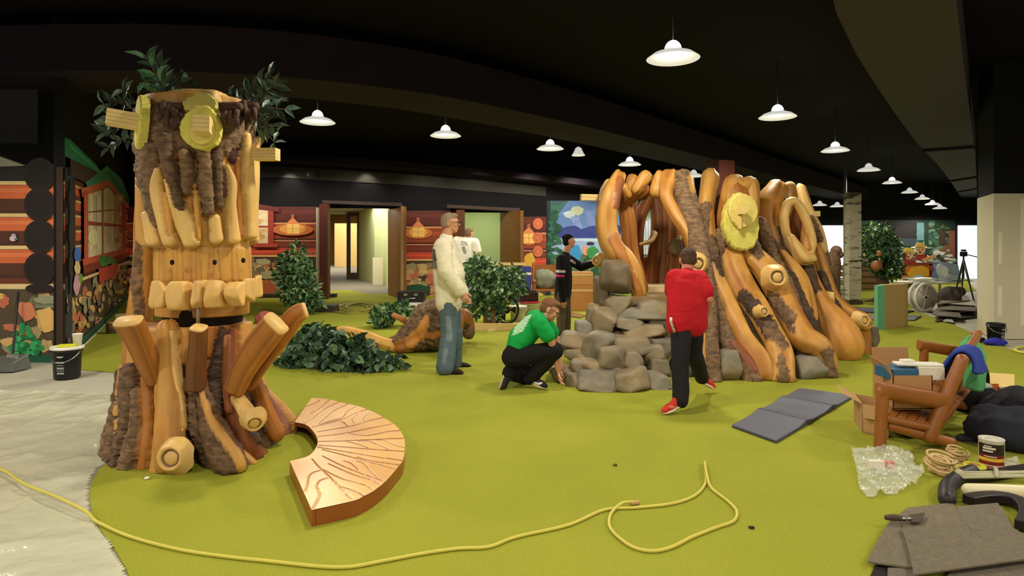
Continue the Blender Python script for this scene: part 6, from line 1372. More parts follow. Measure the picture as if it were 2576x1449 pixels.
for i, (x, y, rx, ry, c) in enumerate([(2285, 706, 16, 9, (214, 222, 232)), (2310, 702, 16, 11, (190, 206, 230)), (2335, 706, 18, 9, (226, 230, 238)), (2362, 694, 16, 18, (120, 146, 200)), (2380, 700, 20, 13, (200, 212, 226)), (2400, 702, 18, 10, (170, 190, 206)), (2366, 680, 10, 16, (206, 216, 228)), (2378, 684, 8, 14, (224, 230, 236))]): cut('water_splash', ov(x, y, rx, ry), D3-.04-.004*i, S(*c), t)
for nm, x, y, hairc, shirtc in (('painted_child', 2286, 640, S(96, 54, 34), S(160, 60, 54)), ('painted_child', 2316, 628, S(226, 186, 90), S(168, 62, 50))):
    o = cut(nm, ov(x, y, 12, 13), D3-.02, S(230, 178, 140), t)
    cut('hair', [(x-13, y-2), (x-13, y-12), (x-4, y-17), (x+8, y-16), (x+13, y-8), (x+12, y-2), (x+4, y-7), (x-8, y-7)], D3-.04, hairc if x > 2300 else S(222, 190, 80), o)
    cut('shirt', [(x-15, y+26), (x-13, y+14), (x, y+11), (x+16, y+14), (x+20, y+26)], D3-.01, shirtc, o); cut('mouth', ov(x-1, y+6, 3, 1.6, 10), D3-.045, S(120, 40, 40), o)
    for sx in (-4, 4): cut('eye', ov(x+sx, y-1, 1.4, 1.0, 8), D3-.045, S(60, 40, 34), o)
    if x < 2300: cut('braid', ov(x-11, y+4, 5, 9), D3-.045, hairc, o)
cut('painted_arm', [(2318, 652), (2352, 640), (2356, 648), (2326, 660)], D3-.05, S(226, 170, 120), t)
# carved bear-like post silhouette and plank stack beyond stump, misc behind
g = P(2098, 640, 14.0); t = thing('carved_post', (g[0], 14.0, 0), 'brown carved wooden post standing behind the right end of the stump', 'post')
mk('post_body', *tube([(g[0]-.1, 14, 0), (g[0]-.08, 14, .6), (g[0]-.03, 14, 1.05), (g[0]+.0, 14, 1.22)], [.2, .2, .17, .11], n=20, m=30), FOAM, t, col=np.append(S(110, 84, 58), 1)); mk('post_head', *J(ell((g[0]+.05, 14, 1.3), (.12, .12, .12)), ell((g[0]+.12, 13.95, 1.22), (.06, .06, .08))), FOAM, t, col=np.append(S(104, 78, 54), 0))
LBL = ['bottom log of the stacked rails behind the birch pillar', 'second log of the stacked rails behind the birch pillar', 'third log of the stacked rails behind the birch pillar', 'top log of the stacked rails behind the birch pillar']
for k in range(4):
    p = P(2178, 0, 20.0); tag(mk('split_rail', *tube([(p[0]-.7, 20, .13+.2*k), (p[0]+.6, 20.1, .13+.2*k)], .10, n=12), FOAM, col=np.append(S(150, 120, 84), 0)), LBL[k], 'log', 'rails stacked behind the birch pillar')
lump('boulder_prop', 'round pale prop boulder on top of the stacked rails', 'boulder', np.array([P(2178, 0, 20)[0], 20.0, .84]), (.9, .6, .5), S(176, 150, 120), 6, .05, m=ROCKM)
g = Gz(2112, 738); bucket(g, px(36, g[1]), px(12, g[1]), 'grey bin with dark lid between the stump and birch pillar', mat('grey_bin', S(120, 124, 122)), BLACKP, BLACKP, label=False, handle=False)
g = Gz(2098, 752)
for k in range(4): tag(mk('foam_sheet', *box(g+[.0, 0, .07+.13*k], (.75-.05*k, .5, .12)), PAINT, col=np.append([S(206, 200, 176), S(170, 160, 132), S(214, 206, 186), S(150, 140, 112)][k], 0), smooth=False, bevel=.008),
    ['lowest pale foam slab of the small stack beside the stump end', 'tan second foam slab of the stack beside the stump end', 'white third foam slab of the stack beside the stump end', 'topmost brown grey foam slab beside the stump end'][k], 'foam slab', 'foam slabs stacked beside the stump end')
# ---------------- rocking chair with boxes and cloths, right foreground ----------------
RC = thing('rocking_chair', P(2300, 0, 4.7)*[1, 1, 0], 'varnished log rocking chair holding boxes, tipped slightly back on the green carpet', 'rocking chair')
n_, f_ = 4.36, 5.35
def log_(name, p0, p1, r0, r1=None, **k):
    V, F = tube([p0, (np.asarray(p0)+np.asarray(p1))/2, p1], [r0, ((r0+(r1 or r0))/2)*1.02, r1 or r0], n=18, m=16); return mk(name, V, F, LOGM, RC)
fl = P(2213, 1128, n_); fl[2] = .03
log_('front_post', P(2221, 985, n_), fl, px(15, n_), px(14, n_))
log_('front_post', P(2325, 878, f_), [P(2318, 990, f_)[0], f_, .03], px(10, f_), px(11, f_))
log_('back_post', P(2420, 905, n_), P(2337, 1100, n_), px(15, n_), px(16, n_)); log_('back_post', P(2455, 842, f_), P(2412, 1000, f_), px(11, f_), px(12, f_))
log_('rocker', P(2240, 1070, n_+.03), [P(2400, 1150, n_)[0], n_+.03, .045], px(14, n_), px(14, n_)); log_('rocker', P(2330, 985, f_), [P(2440, 1020, f_)[0], f_, .045], px(11, f_), px(11, f_))
def halflog(name, p0, p1, w_, th):
    p0, p1 = np.asarray(p0), np.asarray(p1); d_ = (p1-p0)/np.linalg.norm(p1-p0); s_ = np.cross(d_, (0, 0, 1)); s_ /= np.linalg.norm(s_); u_ = np.cross(s_, d_); pr = []; V = []; n = 14; N = 10
    for i in range(N+1):
        c = p0+(p1-p0)*i/N; k_ = 1-.12*abs(2*i/N-1)
        for j in range(n):
            a = 2*math.pi*j/n; z = math.sin(a); z = min(z, .35); V.append(c+s_*w_*math.cos(a)*k_+u_*th*z)
    F = [[i*n+j, i*n+(j+1) % n, (i+1)*n+(j+1) % n, (i+1)*n+j] for i in range(N) for j in range(n)]+[list(range(n))[::-1], [N*n+j for j in range(n)]]
    return fixn(mk(name, V, F, LOGM, RC, bevel=.004))
halflog('armrest', P(2212, 972, n_), P(2376, 1000, n_), px(22, n_), px(30, n_)); halflog('armrest', P(2313, 862, f_), P(2440, 884, f_), px(14, f_), px(20, f_))
# seat slats, back slats, rails
s0, s1, s2, s3 = P(2232, 1040, n_), P(2352, 1066, n_), P(2440, 960, f_), P(2312, 938, f_)
for k in range(5):
    a, b = k/5+.01, (k+1)/5-.01; pA, pB = s0+(s1-s0)*a, s0+(s1-s0)*b; qA, qB = s3+(s2-s3)*a, s3+(s2-s3)*b
    fixn(mk('seat_slat', *slab([pA, pB, qB, qA], (0, 0, -.025)), LOGM, RC, smooth=False, bevel=.005))
log_('seat_rail', s0-[0, .0, .03], s3-[0, 0, .03], .03); log_('seat_rail', s1-[0, 0, .03], s2-[0, 0, .03], .03); log_('seat_rail', s0-[0, 0, .035], s1-[0, 0, .035], .028)
b0, b1, c0_, c1_ = P(2414, 915, n_), P(2352, 1068, n_), P(2462, 838, f_), P(2420, 965, f_)
for k in range(5):
    a, b = k/5+.03, (k+1)/5-.03; fixn(mk('back_slat', *slab([b0+(c0_-b0)*a, b0+(c0_-b0)*b, b1+(c1_-b1)*b, b1+(c1_-b1)*a], (.02, 0, .01)), LOGM, RC, smooth=False, bevel=.004))
log_('back_rail', b0, c0_, .028); log_('back_rail', b1, c1_, .028)
# cardboard box on the seat with open flaps
def carton(name, lab, fl_, fr_, br_, bl_, z0, h, m, flaps=((0, .12, .5), (2, .10, 1.0)), tape=True):
    c = np.array([fl_, fr_, br_, bl_], float); c[:, 2] = z0; t = thing(name, c.mean(0), lab, 'box'); up_ = np.array([0, 0, h]); th = .006
    for i in range(4):
        a, b = c[i], c[(i+1) % 4]; inn_ = (c.mean(0)-(a+b)/2); inn_ /= np.linalg.norm(inn_); fixn(mk('side_panel', *slab([a, b, b+up_, a+up_], inn_*th), m, t, smooth=False))
    mk('bottom_panel', *slab(list(c+[0, 0, .004]), (0, 0, th)), m, t, smooth=False)
    for i, L_, k_ in flaps:
        a, b = c[i]+up_, c[(i+1) % 4]+up_; o_ = (a+b)/2-c.mean(0)-up_; o_ /= np.linalg.norm(o_); dv = (o_*math.sin(k_)+np.array([0, 0, math.cos(k_)]))*L_; fixn(mk('flap', *slab([a, b, b+dv, a+dv], o_*.005), m, t, smooth=False))
    return t, c
zs = P(2232, 1040, n_)[2]+.012
A_, B2 = P(2246, 1036, n_+.06), P(2346, 1056, n_+.06); C2, D2 = B2+[.10, .42, 0], A_+[.10, .42, 0]
tb, cc_ = carton('cardboard_box', 'open cardboard box sitting on the rocking chair seat', A_, B2, C2, D2, zs, .235, CARDM, flaps=((2, .13, .2), (3, .08, .4)))
mk('box_print', *slab([A_*.72+B2*.28+[0, -.003, 0]-[0, 0, A_[2]-zs-.08], A_*.60+B2*.40+[0, -.003, 0]-[0, 0, A_[2]-zs-.08], A_*.60+B2*.40+[0, -.003, 0]-[0, 0, A_[2]-zs-.17], A_*.72+B2*.28+[0, -.003, 0]-[0, 0, A_[2]-zs-.17]], (0, .002, 0)), PAINT, tb, col=np.append(S(110, 80, 50), 0), smooth=False)
bl = A_+[.03, .04, zs-A_[2]+.20]; tag(mk('blue_carton', *J(box(bl+[.08, .08, .0375], (.22, .20, .075), rz=.1)), PAINT, col=np.append(S(50, 96, 128), 0), smooth=False, bevel=.004), 'small blue carton inside the box on the rocking chair', 'carton')
tag(mk('white_carton', *J(box(bl+[.26, .04, .045], (.17, .13, .09), rz=-.12)), PAINT, col=np.append(S(222, 214, 196), 0), smooth=False, bevel=.004), 'white carton inside the box on the rocking chair', 'carton')
tag(mk('white_tray', *J(box(bl+[.20, .05, .100], (.30, .10, .018), rz=-.14), box(bl+[.13, .06, .118], (.08, .06, .025), rz=.2)), WHITEP, smooth=False, bevel=.005), 'long white plastic tray lying across the cartons in the box', 'tray')
tag(mk('paper_pad', *slab([P(2362, 985, 4.55), P(2380, 985, 4.6), P(2394, 945, 4.65), P(2386, 945, 4.6)], (.03, .03, 0)), PAINT, col=np.append(S(226, 220, 200), 0), smooth=False), 'white paper pad leaning inside the chair back', 'pad')
# box on the floor behind the front post
fA, fB = Gz(2169, 1088), Gz(2236, 1102)
tb, c2_ = carton('cardboard_box', 'open cardboard box on the carpet behind the rocking chair front post', fA, fB, fB+[.12, .34, 0], fA+[.12, .34, 0], .0, .215, mat('cardboard_pale', S(192, 150, 100), rough=.85, var=.08, vscale=15), flaps=((0, .10, 2.8), (3, .14, 1.2)))
lump('steel_tool', 'shiny dark tool on the floor under the rocking chair', 'tool', Gz(2283, 1100), (.09, .09, .12), S(40, 40, 40), 3, .005, m=mat('dark_metal', (.06, .06, .06), rough=.2, metal=1), k=3)
tag(mk('white_card', *box(Gz(2290, 1092)+[0, .12, .075], (.17, .02, .15), rz=.2), PAINT, col=np.append(S(206, 204, 170), 0), smooth=False), 'white card box standing on the floor under the rocking chair', 'carton')
# cloths on the chair back
def drape(name, lab, rows, c, seed, cat='cloth', th=.02, amp=.02):
    """rows: list of rows of world points, lofted into a thick folded cloth"""
    R_ = [resample(np.array(r, float), 40) for r in rows]; n = len(R_); G = np.stack([resample(np.array([r[i] for r in R_]), 36) for i in range(40)], 1); V = G.reshape(-1, 3)
    F = [[j*40+i, j*40+i+1, (j+1)*40+i+1, (j+1)*40+i] for j in range(35) for i in range(39)]
    N = vn(V, F); V = V+N*(amp*noise(V*[1, 1, .35], 9, seed, 2)+amp*.6*(.4-np.abs(noise(V*[1, 1, .4], 16, seed+1))))[:, None]
    o = mk(name, V, F, CLOTH, col=np.append(c, 0)); s = o.modifiers.new('s', 'SOLIDIFY'); s.thickness = th; s.offset = 0
    return tag(o, lab, cat)
drape('blue_cloth', 'royal blue cloth draped over the top of the rocking chair back', [[P(2364, 950, 4.5), P(2380, 952, 4.62), P(2398, 942, 4.78)], [P(2374, 915, 4.5), P(2392, 912, 4.65), P(2410, 905, 4.82)], [P(2396, 886, 4.5), P(2412, 880, 4.7), P(2428, 876, 4.92)], [P(2424, 886, 4.5), P(2440, 876, 4.7), P(2450, 874, 4.92)], [P(2446, 910, 4.5), P(2460, 900, 4.7), P(2470, 894, 4.92)], [P(2452, 938, 4.45), P(2466, 942, 4.6), P(2480, 934, 4.8)]], S(44, 66, 150), 2)
drape('green_bag', 'sheer green mesh bag hanging behind the rocking chair back', [[P(2420, 868, 5.2), P(2432, 850, 5.25), P(2448, 848, 5.3), P(2464, 866, 5.25)], [P(2424, 890, 5.1), P(2438, 880, 5.1), P(2454, 882, 5.1), P(2470, 890, 5.2)], [P(2430, 930, 5.0), P(2445, 932, 4.95), P(2460, 930, 4.95), P(2474, 932, 5.05)], [P(2430, 972, 4.95), P(2444, 982, 4.9), P(2458, 984, 4.9), P(2473, 978, 5.0)]], S(88, 158, 100), 5, 'bag', th=.05)
# ---------------- right foreground clutter ----------------
BAGM = sheet_mat('clear_bag', S(232, 234, 214), .42, .12)
bg = [Gz(x, y)[:2] for x, y in [(2140, 1137), (2180, 1134), (2225, 1135), (2232, 1144), (2250, 1136), (2290, 1155), (2330, 1205), (2300, 1226), (2260, 1246), (2215, 1250), (2185, 1258), (2160, 1232), (2152, 1190)]]
tag(wrinkled('plastic_bag', bg, .006, .045, 7.5, BAGM, res=.009, seed=9), 'crumpled clear plastic bag lying in front of the rocking chair', 'plastic bag')
g = Gz(2212, 1190); t = thing('card_tag', g+[0, 0, .03], 'white and pink card insert inside the clear plastic bag', 'card'); mk('card', *box(g+[-.02, 0, .055], (.09, .03, .045), rz=-.08), PAINT, t, col=np.append(S(232, 222, 208), 0), smooth=False); mk('pink_end', *box(g+[.055, .0, .052], (.06, .032, .045), rz=-.08), PAINT, t, col=np.append(S(214, 140, 130), 0), smooth=False)
# rope coils
t = thing('rope_coil', Gz(2366, 1200), 'tangled coil of tan rope beside the clear plastic bag', 'rope'); ROPEC = S(202, 172, 118); r_ = random.Random(11)
for cx_, cy_, rx, ry, m_ in ((2366, 1190, 27, 20, 7), (2408, 1160, 26, 14, 5)):
    for k in range(m_):
        ph = r_.uniform(0, 6.28); ex = r_.uniform(.6, 1.05); ey = r_.uniform(.5, 1.05); ox, oy = r_.uniform(-6, 6), r_.uniform(-4, 4); g0 = Gz(cx_+ox, cy_+oy); sx = px(rx, g0[1])*ex; sy = px(ry, g0[1])*ey*1.9; tilt = r_.uniform(-.5, .5)
        pts = [g0+np.array([sx*math.cos(a+ph), sy*math.sin(a+ph), .012+.02*k*.6+.05*abs(tilt)*(1+math.sin(a*1.0+ph))]) for a in np.linspace(0, 5.6, 16)]
        mk('rope_strand', *tube(pts, .0075, n=8, m=60), PAINT, t, col=np.append(ROPEC, 0))
def roll(name, lab, g, r, h, c, ri, tail=None):
    t = thing(name, g, lab, 'tape'); mk('tape_body', *lathe([(ri, 0), (r, 0), (r, h), (ri, h), (ri, 0)], g, 36, cap=False), PAINT, t, col=np.append(c, 0)); mk('core', *lathe([(ri*.86, 0), (ri, 0), (ri, h*1.01), (ri*.86, h*1.01), (ri*.86, 0)], g, 30, cap=False), CARDM, t); return t
roll('tape_roll', 'roll of yellow tape lying flat next to the rope coil', Gz(2425, 1194), .055, .045, S(222, 208, 110), .03)
roll('tape_roll', 'second yellow tape roll, right of the flat roll with its core showing', Gz(2452, 1190), .06, .055, S(206, 200, 50), .03)
# metal can with printed label
g = Gz(2494, 1184); R_ = px(27, g[1]); hc = px(82, g[1]); t = thing('paint_can', g, 'metal can with white lid and red yellow label on the carpet', 'can')
mk('can_body', *lathe([(R_, 0), (R_*1.02, .004), (R_, .01), (R_, hc-.01), (R_*1.03, hc-.006), (R_*1.03, hc), (R_*.93, hc), (R_*.9, hc-.008), (R_*.5, hc-.008), (R_*.48, hc-.004), (.002, hc-.004)], g, 44), mat('can_white', S(206, 200, 184), rough=.35), t)
def band(z0, z1, c, a0=-2.75, a1=-1.0, k=1.006): return [(z0, z1, c, a0, a1, k)]
for z0, z1, c, a0, a1 in [(.02, .36, (130, 36, 32), -3.4, -1.0), (.36, .46, (226, 186, 60), -3.4, -1.0), (.46, .56, (110, 30, 28), -3.4, -1.0), (.56, .88, (40, 30, 28), -3.4, -1.0)]:
    V = []; 
    for a in np.linspace(a0, a1, 16):
        for z in (z0, z1): V.append(g+np.array([R_*1.012*math.cos(a), R_*1.012*math.sin(a), z*hc]))
    mk('label_band', V, [[2*i, 2*i+2, 2*i+3, 2*i+1] for i in range(15)], PAINT, t, col=np.append(S(*c), 0))
pr = []
for z0, z1, a0, a1 in [(.72, .78, -2.9, -1.9), (.64, .69, -2.9, -2.1), (.80, .83, -2.8, -2.2), (.22, .25, -2.9, -1.2), (.16, .18, -2.9, -1.3), (.10, .12, -2.8, -1.4), (.49, .52, -2.8, -1.8)]:
    V = [g+np.array([R_*1.018*math.cos(a), R_*1.018*math.sin(a), z*hc]) for a in np.linspace(a0, a1, 9) for z in (z0, z1)]; pr.append((V, [[2*i, 2*i+2, 2*i+3, 2*i+1] for i in range(8)]))
mk('lettering', *J(*pr), PAINT, t, col=np.append(S(226, 210, 190), 0))
gm = [Gz(x, y)[:2] for x, y in [(2440, 1165), (2560, 1150), (2580, 1185), (2480, 1200), (2430, 1190)]]
tag(wrinkled('plastic_sheet', gm, .003, .008, 8, CLEAR, res=.012, seed=3), 'small clear plastic sheet under the metal can', 'plastic sheet')
# pipes, foam strips
def flatstrip(name, lab, pts, w_, th, c, cat, z=.01):
    q = resample(np.array([Gz(x, y) for x, y in pts]), 50); T = np.gradient(q, axis=0); T /= np.linalg.norm(T, axis=1)[:, None]; Nn = np.column_stack([-T[:, 1], T[:, 0], 0*T[:, 0]]); V = []
    for p, n in zip(q, Nn): V += [p-n*w_/2+[0, 0, z], p+n*w_/2+[0, 0, z], p+n*w_/2+[0, 0, z+th], p-n*w_/2+[0, 0, z+th]]
    F = [[i*4+j, i*4+(j+1) % 4, i*4+4+(j+1) % 4, i*4+4+j] for i in range(49) for j in range(4)]+[[0, 1, 2, 3], [199, 198, 197, 196]]
    return tag(fixn(mk(name, V, F, PAINT, col=np.append(c, 0), smooth=False, bevel=.006)), lab, cat)
flatstrip('rubber_strip', 'flat black rubber strip pointing at the tape rolls', [(2420, 1214), (2500, 1203), (2610, 1186)], .10, .03, S(40, 34, 30), 'strip')
flatstrip('rubber_strip', 'curved black rubber strap hooking round the end of the white pipe', [(2436, 1276), (2470, 1270), (2510, 1268), (2546, 1274), (2572, 1288), (2584, 1312), (2574, 1342)], .07, .05, S(34, 28, 28), 'strip', z=.012)
tag(mk('rubber_hose', *tube([Gz(2445, 1212)+[0, 0, .06], Gz(2408, 1225)+[0, 0, .05], Gz(2384, 1246)+[0, 0, .045], Gz(2382, 1275)+[0, 0, .04]], .042, n=18, m=30), PAINT, col=np.append(S(40, 38, 42), 0)), 'bent black rubber hose left of the white pipe', 'hose')
tag(mk('white_pipe', *tube([Gz(2438, 1254)+[0, 0, .045], Gz(2520, 1256)+[0, 0, .045], Gz(2640, 1262)+[0, 0, .045]], .038, n=22), mat('cream_pipe', S(226, 214, 170), rough=.4, var=.04)), 'thick cream plastic pipe on the carpet at the right edge', 'pipe')
t = thing('rod_bundle', Gz(2500, 1226), 'bundle of thin grey green rods tied together above the cream pipe', 'rods')
for k in range(5): mk('rod', *tube([Gz(2412+3*k, 1222+3*k)+[0, 0, .075+.008*(k % 2)], Gz(2640, 1218+4*k)+[0, 0, .075+.008*(k % 3)]], .0085, n=10), mat('rod_plastic', S(176, 172, 136), rough=.5), t)
mk('tie', *tube([Gz(2504, 1216)+[0, 0, .09], Gz(2506, 1226)+[0, 0, .10], Gz(2508, 1236)+[0, 0, .085]], .012, n=8, m=10), mat('rod_plastic', S(176, 172, 136)), t); mk('end_knot', *ell(Gz(2414, 1228)+[0, 0, .08], (.025, .03, .03)), mat('rod_plastic', S(176, 172, 136)), t)
# carpet tiles pile with trowel
CT = vcol('carpet_tile_pile', rough=.95, var=.16, vscale=60, bump=.5, bscale=300, spec=.1)
q8 = lambda x, y: (2130+x*.2408, 1100+y*.2408)
def tile_(lab, zz, z, c): return tag(fixn(mk('carpet_tile', *prism([Gz(*q8(x, y), z)[:2] for x, y in zz], z, z+.008), CT, col=np.append(c, 0), smooth=False)), lab, 'carpet tile', 'grey carpet tiles piled at the lower right')
tile_('dark tile peeping out under the left front of the carpet tile pile', [(310, 1340), (690, 1360), (720, 1560), (200, 1560)], .000, S(52, 48, 44))
tile_('lowest front tile with black edge under the carpet tile pile', [(430, 1380), (720, 1380), (760, 1560), (420, 1560)], .012, S(118, 110, 98))
tile_('right front tile under the large top tile of the pile', [(1080, 1420), (1600, 1340), (2000, 1290), (2000, 1560), (1000, 1560)], .012, S(112, 104, 90))
tile_('left tile sticking out beside the large top tile', [(470, 860), (600, 880), (680, 1375), (215, 1315), (330, 1080)], .022, S(124, 116, 98))
tile_('rear left tile of the pile with the trowel on it', [(640, 750), (1110, 695), (1180, 820), (1210, 900), (600, 985), (530, 830)], .026, S(128, 118, 98))
tile_('rear right tile of the pile with pale glue marks', [(1150, 735), (1580, 700), (1660, 820), (1740, 960), (1260, 985), (1170, 850)], .028, S(124, 116, 100))
tile_('largest top tile in the middle of the pile', [(575, 965), (1230, 890), (1290, 990), (1700, 940), (1900, 1060), (2000, 1270), (700, 1450), (650, 1200)], .040, S(122, 114, 96))
q9 = lambda x, y, z: Gz(*q8(x, y), z)
t = thing('trowel', q9(600, 850, .05), 'small trowel with dark handle lying on the carpet tile pile', 'trowel')
mk('handle', *tube([q9(420, 838, .056), q9(500, 838, .06), q9(600, 850, .056)], [.013, .016, .012], n=14, m=20), mat('worn_handle', S(74, 62, 46), rough=.6), t)
mk('blade', *slab([q9(630, 860, .05), q9(660, 815, .05), q9(815, 795, .05), q9(775, 890, .05), q9(690, 895, .05)], (0, 0, .004)), mat('worn_steel', S(110, 104, 90), rough=.4, metal=.7), t, smooth=False)
mk('tang', *tube([q9(590, 850, .06), q9(640, 850, .066), q9(680, 850, .056)], .006, n=8), STEEL, t)
# dark clothes, tool tote, bag, board
NAVY = S(30, 32, 46)
o = lump('dark_jacket', 'crumpled navy jacket heaped behind the metal can', 'jacket', Gz(2545, 1120), (.55, .5, .32), NAVY, 12, .06, 5)
lump('dark_jacket', 'black garment bundle above the navy jacket', 'jacket', Gz(2560, 1062), (.48, .45, .26), S(24, 24, 30), 14, .06, 5)
lump('dark_glove', 'small dark glove on the grey mat left of the jacket', 'glove', Gz(2437, 1110), (.20, .11, .07), S(40, 40, 52), 15, .02, 9)
tag(fixn(mk('grey_mat', *prism([Gz(x, y)[:2] for x, y in [(2418, 1112), (2490, 1040), (2600, 1030), (2600, 1120), (2470, 1120)]], 0, .012), CT, col=np.append(S(84, 80, 72), 0), smooth=False)), 'charcoal grey mat under the dark clothes', 'mat')
g = Gz(2532, 1040); t = thing('tool_tote', g, 'orange plastic tool tote filled with tools beside the dark clothes', 'tote'); OR = mat('orange_plastic', S(196, 92, 34), rough=.4, var=.08)
W_t, H_t, D_t = px(66, g[1]), px(40, g[1]), .26
for c, s_ in (((0, -D_t/2, H_t/2), (W_t, .012, H_t)), ((0, D_t/2, H_t*.75), (W_t, .012, H_t*1.5)), ((-W_t/2, 0, H_t/2), (.012, D_t, H_t)), ((W_t/2, 0, H_t/2), (.012, D_t, H_t))): mk('side_panel', *box(g+np.array(c)+[0, .1, 0], s_), OR, t, smooth=False, bevel=.004)
mk('tote_base', *box(g+[0, .1, .01], (W_t, D_t, .02)), OR, t, smooth=False); mk('rim', *box(g+[0, .1-D_t/2, H_t], (W_t*1.05, .03, .025)), OR, t, smooth=False, bevel=.006)
r_ = random.Random(5)
for k, lb in enumerate(['tan handled tool at the left end of the orange tote', 'white handled tool in the orange tote', 'dark handled tool in the middle of the orange tote', 'red handled tool in the orange tote', 'brown handled tool at the right of the orange tote', 'steel tool leaning in the orange tote']):
    x = (k/5-.5)*W_t*.8; tag(mk('hand_tool', *tube([g+[x, .08, .03], g+[x+r_.uniform(-.02, .02), .14, H_t*1.05], g+[x+r_.uniform(-.03, .03), .17, H_t*1.35]], [.01, .014, .012], n=10, m=10), PAINT, col=np.append([S(190, 140, 90), S(220, 210, 190), S(40, 34, 30), S(150, 40, 34), S(110, 64, 34), S(150, 150, 146)][k], 0)), lb, 'tool', 'hand tools in the orange tote')
t = thing('tool_bag', Gz(2468, 1040), 'open black tool bag with pale lining left of the orange tote', 'tool bag'); gg = Gz(2468, 1040)
V, F = ico(4); V = V*[.20, .17, .13]; V = V+.02*noise(V, 8, 3, 2)[:, None]; V = V+gg+[0, .1, .11]; V[:, 2] = np.maximum(V[:, 2], .002); mk('bag_body', V, F, CLOTH, t, col=np.append(S(26, 26, 26), 0)); mk('lining', *ell(gg+[.02, .06, .22], (.11, .08, .03)), CLOTH, t, col=np.append(S(170, 172, 160), 0)); mk('strap', *tube([gg+[-.15, .1, .2], gg+[-.05, .05, .33], gg+[.1, .08, .34], gg+[.15, .12, .2]], .014, n=8, m=20), CLOTH, t, col=np.append(S(30, 30, 28), 0))
tag(mk('pine_board', *slab([Gz(2480, 972), Gz(2552, 974), P(2552, 942, Gz(2552, 974)[1]+.06), P(2478, 938, Gz(2480, 972)[1]+.06)], (0, .02, 0)), PINE, smooth=False), 'pale pine board standing on edge behind the orange tote', 'board')
gB = Gz(2400, 1040); t = thing('wire_rack', gB, 'stack of thin yellow wires under the chair back', 'wire rack')
for k in range(8): mk('wire', *tube([Gz(2380+k*1.5, 990+k*11)+[0, 0, .004], Gz(2428-k*2, 996+k*11)+[0, 0, .004]], .004, n=6), PAINT, t, col=np.append(S(206, 206, 110), 0))
lump('blue_cloth', 'deep blue cloth crumpled in front of the black pillar bucket', 'cloth', Gz(2504, 868), (.34, .18, .10), S(40, 44, 160), 21, .03, 9)
t = thing('power_tool', Gz(2466, 862), 'small black tool lying left of the pillar bucket', 'tool'); mk('tool_body', *box(Gz(2466, 862)+[0, .05, .035], (.16, .1, .07), rz=.2), BLACKP, t, bevel=.012); mk('grip', *tube([Gz(2466, 862)+[-.06, .05, .05], Gz(2450, 860)+[0, 0, .03]], .02, n=10), BLACKP, t)
# debris specks
for x, y, c, lb in ((1890, 1330, S(40, 40, 36), 'tiny black plug with white tip on the carpet right of the cord loop'), (369, 1206, S(240, 236, 220), 'white foam scrap at the foot of the face tree front knot'), (242, 1123, S(236, 232, 214), 'white foam chip on the clear plastic sheet'), (1548, 1172, S(96, 92, 30), 'dark crumb on the carpet above the cord loop')):
    tag(mk('foam_scrap', *rockgeo(Gz(x, y)+[0, 0, .008], (.03, .02, .016), int(x), k=2), PAINT, col=np.append(c, 0)), lb, 'scrap')
# ---------------- middle-left small things ----------------
g = Gz(282, 838); t = thing('log_stub', g, 'short cut log stub on the carpet left of the face tree', 'log'); mk('bark', *cyl(g, g+[0, 0, .17], .085), FOAM, t, col=np.append(S(110, 84, 58), 1)); mk('cut_top', *cyl(g+[0, 0, .17], g+[0, 0, .178], .083), FOAM, t, col=np.append(S(214, 180, 120), 0))
g = Gz(298, 816); tag(mk('foam_offcut', *box(g+[0, .2, .09], (.3, .2, .16), rz=.3), PAINT, col=np.append(S(214, 200, 150), 0), bevel=.02), 'pale foam offcut lying behind the small log stub', 'offcut')
lump('pink_cloth', 'crumpled pink cloth on the carpet right of the tree mouth', 'cloth', Gz(664, 812), (.36, .25, .22), S(190, 100, 92), 31, .04, 8)
lump('white_shoe', 'white sneaker on the carpet below the pink cloth', 'shoe', Gz(656, 834), (.26, .12, .13), S(232, 226, 214), 32, .01, 8)
g = Gz(748, 792); t = thing('cut_trunk', g, 'pale cut trunk piece standing before the ficus', 'log'); mk('trunk', *tube([g, g+[0, 0, .28], g+[-.02, 0, .42]], [.10, .09, .085], n=18, m=14, rnd=False), FOAM, t, col=np.append(S(196, 164, 112), 0)); mk('cut_face', *cyl(g+[-.02, 0, .42], g+[-.02, 0, .43], .084), FOAM, t, col=np.append(S(224, 196, 140), 0))
tag(mk('plinth', *box(Gz(805, 786)+[0, .2, .07], (.6, .4, .14)), mat('dark_plinth', S(60, 50, 40), rough=.7), smooth=False, bevel=.01), 'dark wooden plinth at the foot of the red-brown door post', 'plinth')
# tool cases and boards by right door jamb
g = Gz(1042, 773); t = thing('tool_case', g+[0, 0, .1], 'black tool case on white boards right of the doorway', 'tool case'); mk('case_body', *box(g+[-.1, .3, .231], (.62, .35, .26)), BLACKP, t, bevel=.02, smooth=False); mk('latch', *box(g+[-.22, .12, .28], (.08, .02, .05)), STEEL, t, smooth=False); mk('latch', *box(g+[.02, .12, .28], (.08, .02, .05)), STEEL, t, smooth=False); mk('handle', *tube([g+[-.2, .1, .2], g+[-.1, .06, .2], g+[0, .1, .2]], .012, n=8, m=10), STEEL, t)
tag(mk('white_board', *box(Gz(1050, 772)+[0, .3, .06], (1.0, .8, .08)), WHITEP, smooth=False, bevel=.01), 'stack of white boards lying under the black tool case', 'board')
g = Gz(1252, 833); tag(mk('timber_plank', *box(g+[0, .08, px(9, g[1])], (px(125, g[1]), .05, px(18, g[1]))), PINE, smooth=False, bevel=.004), 'long pine plank on edge in front of the leafy bush', 'plank')
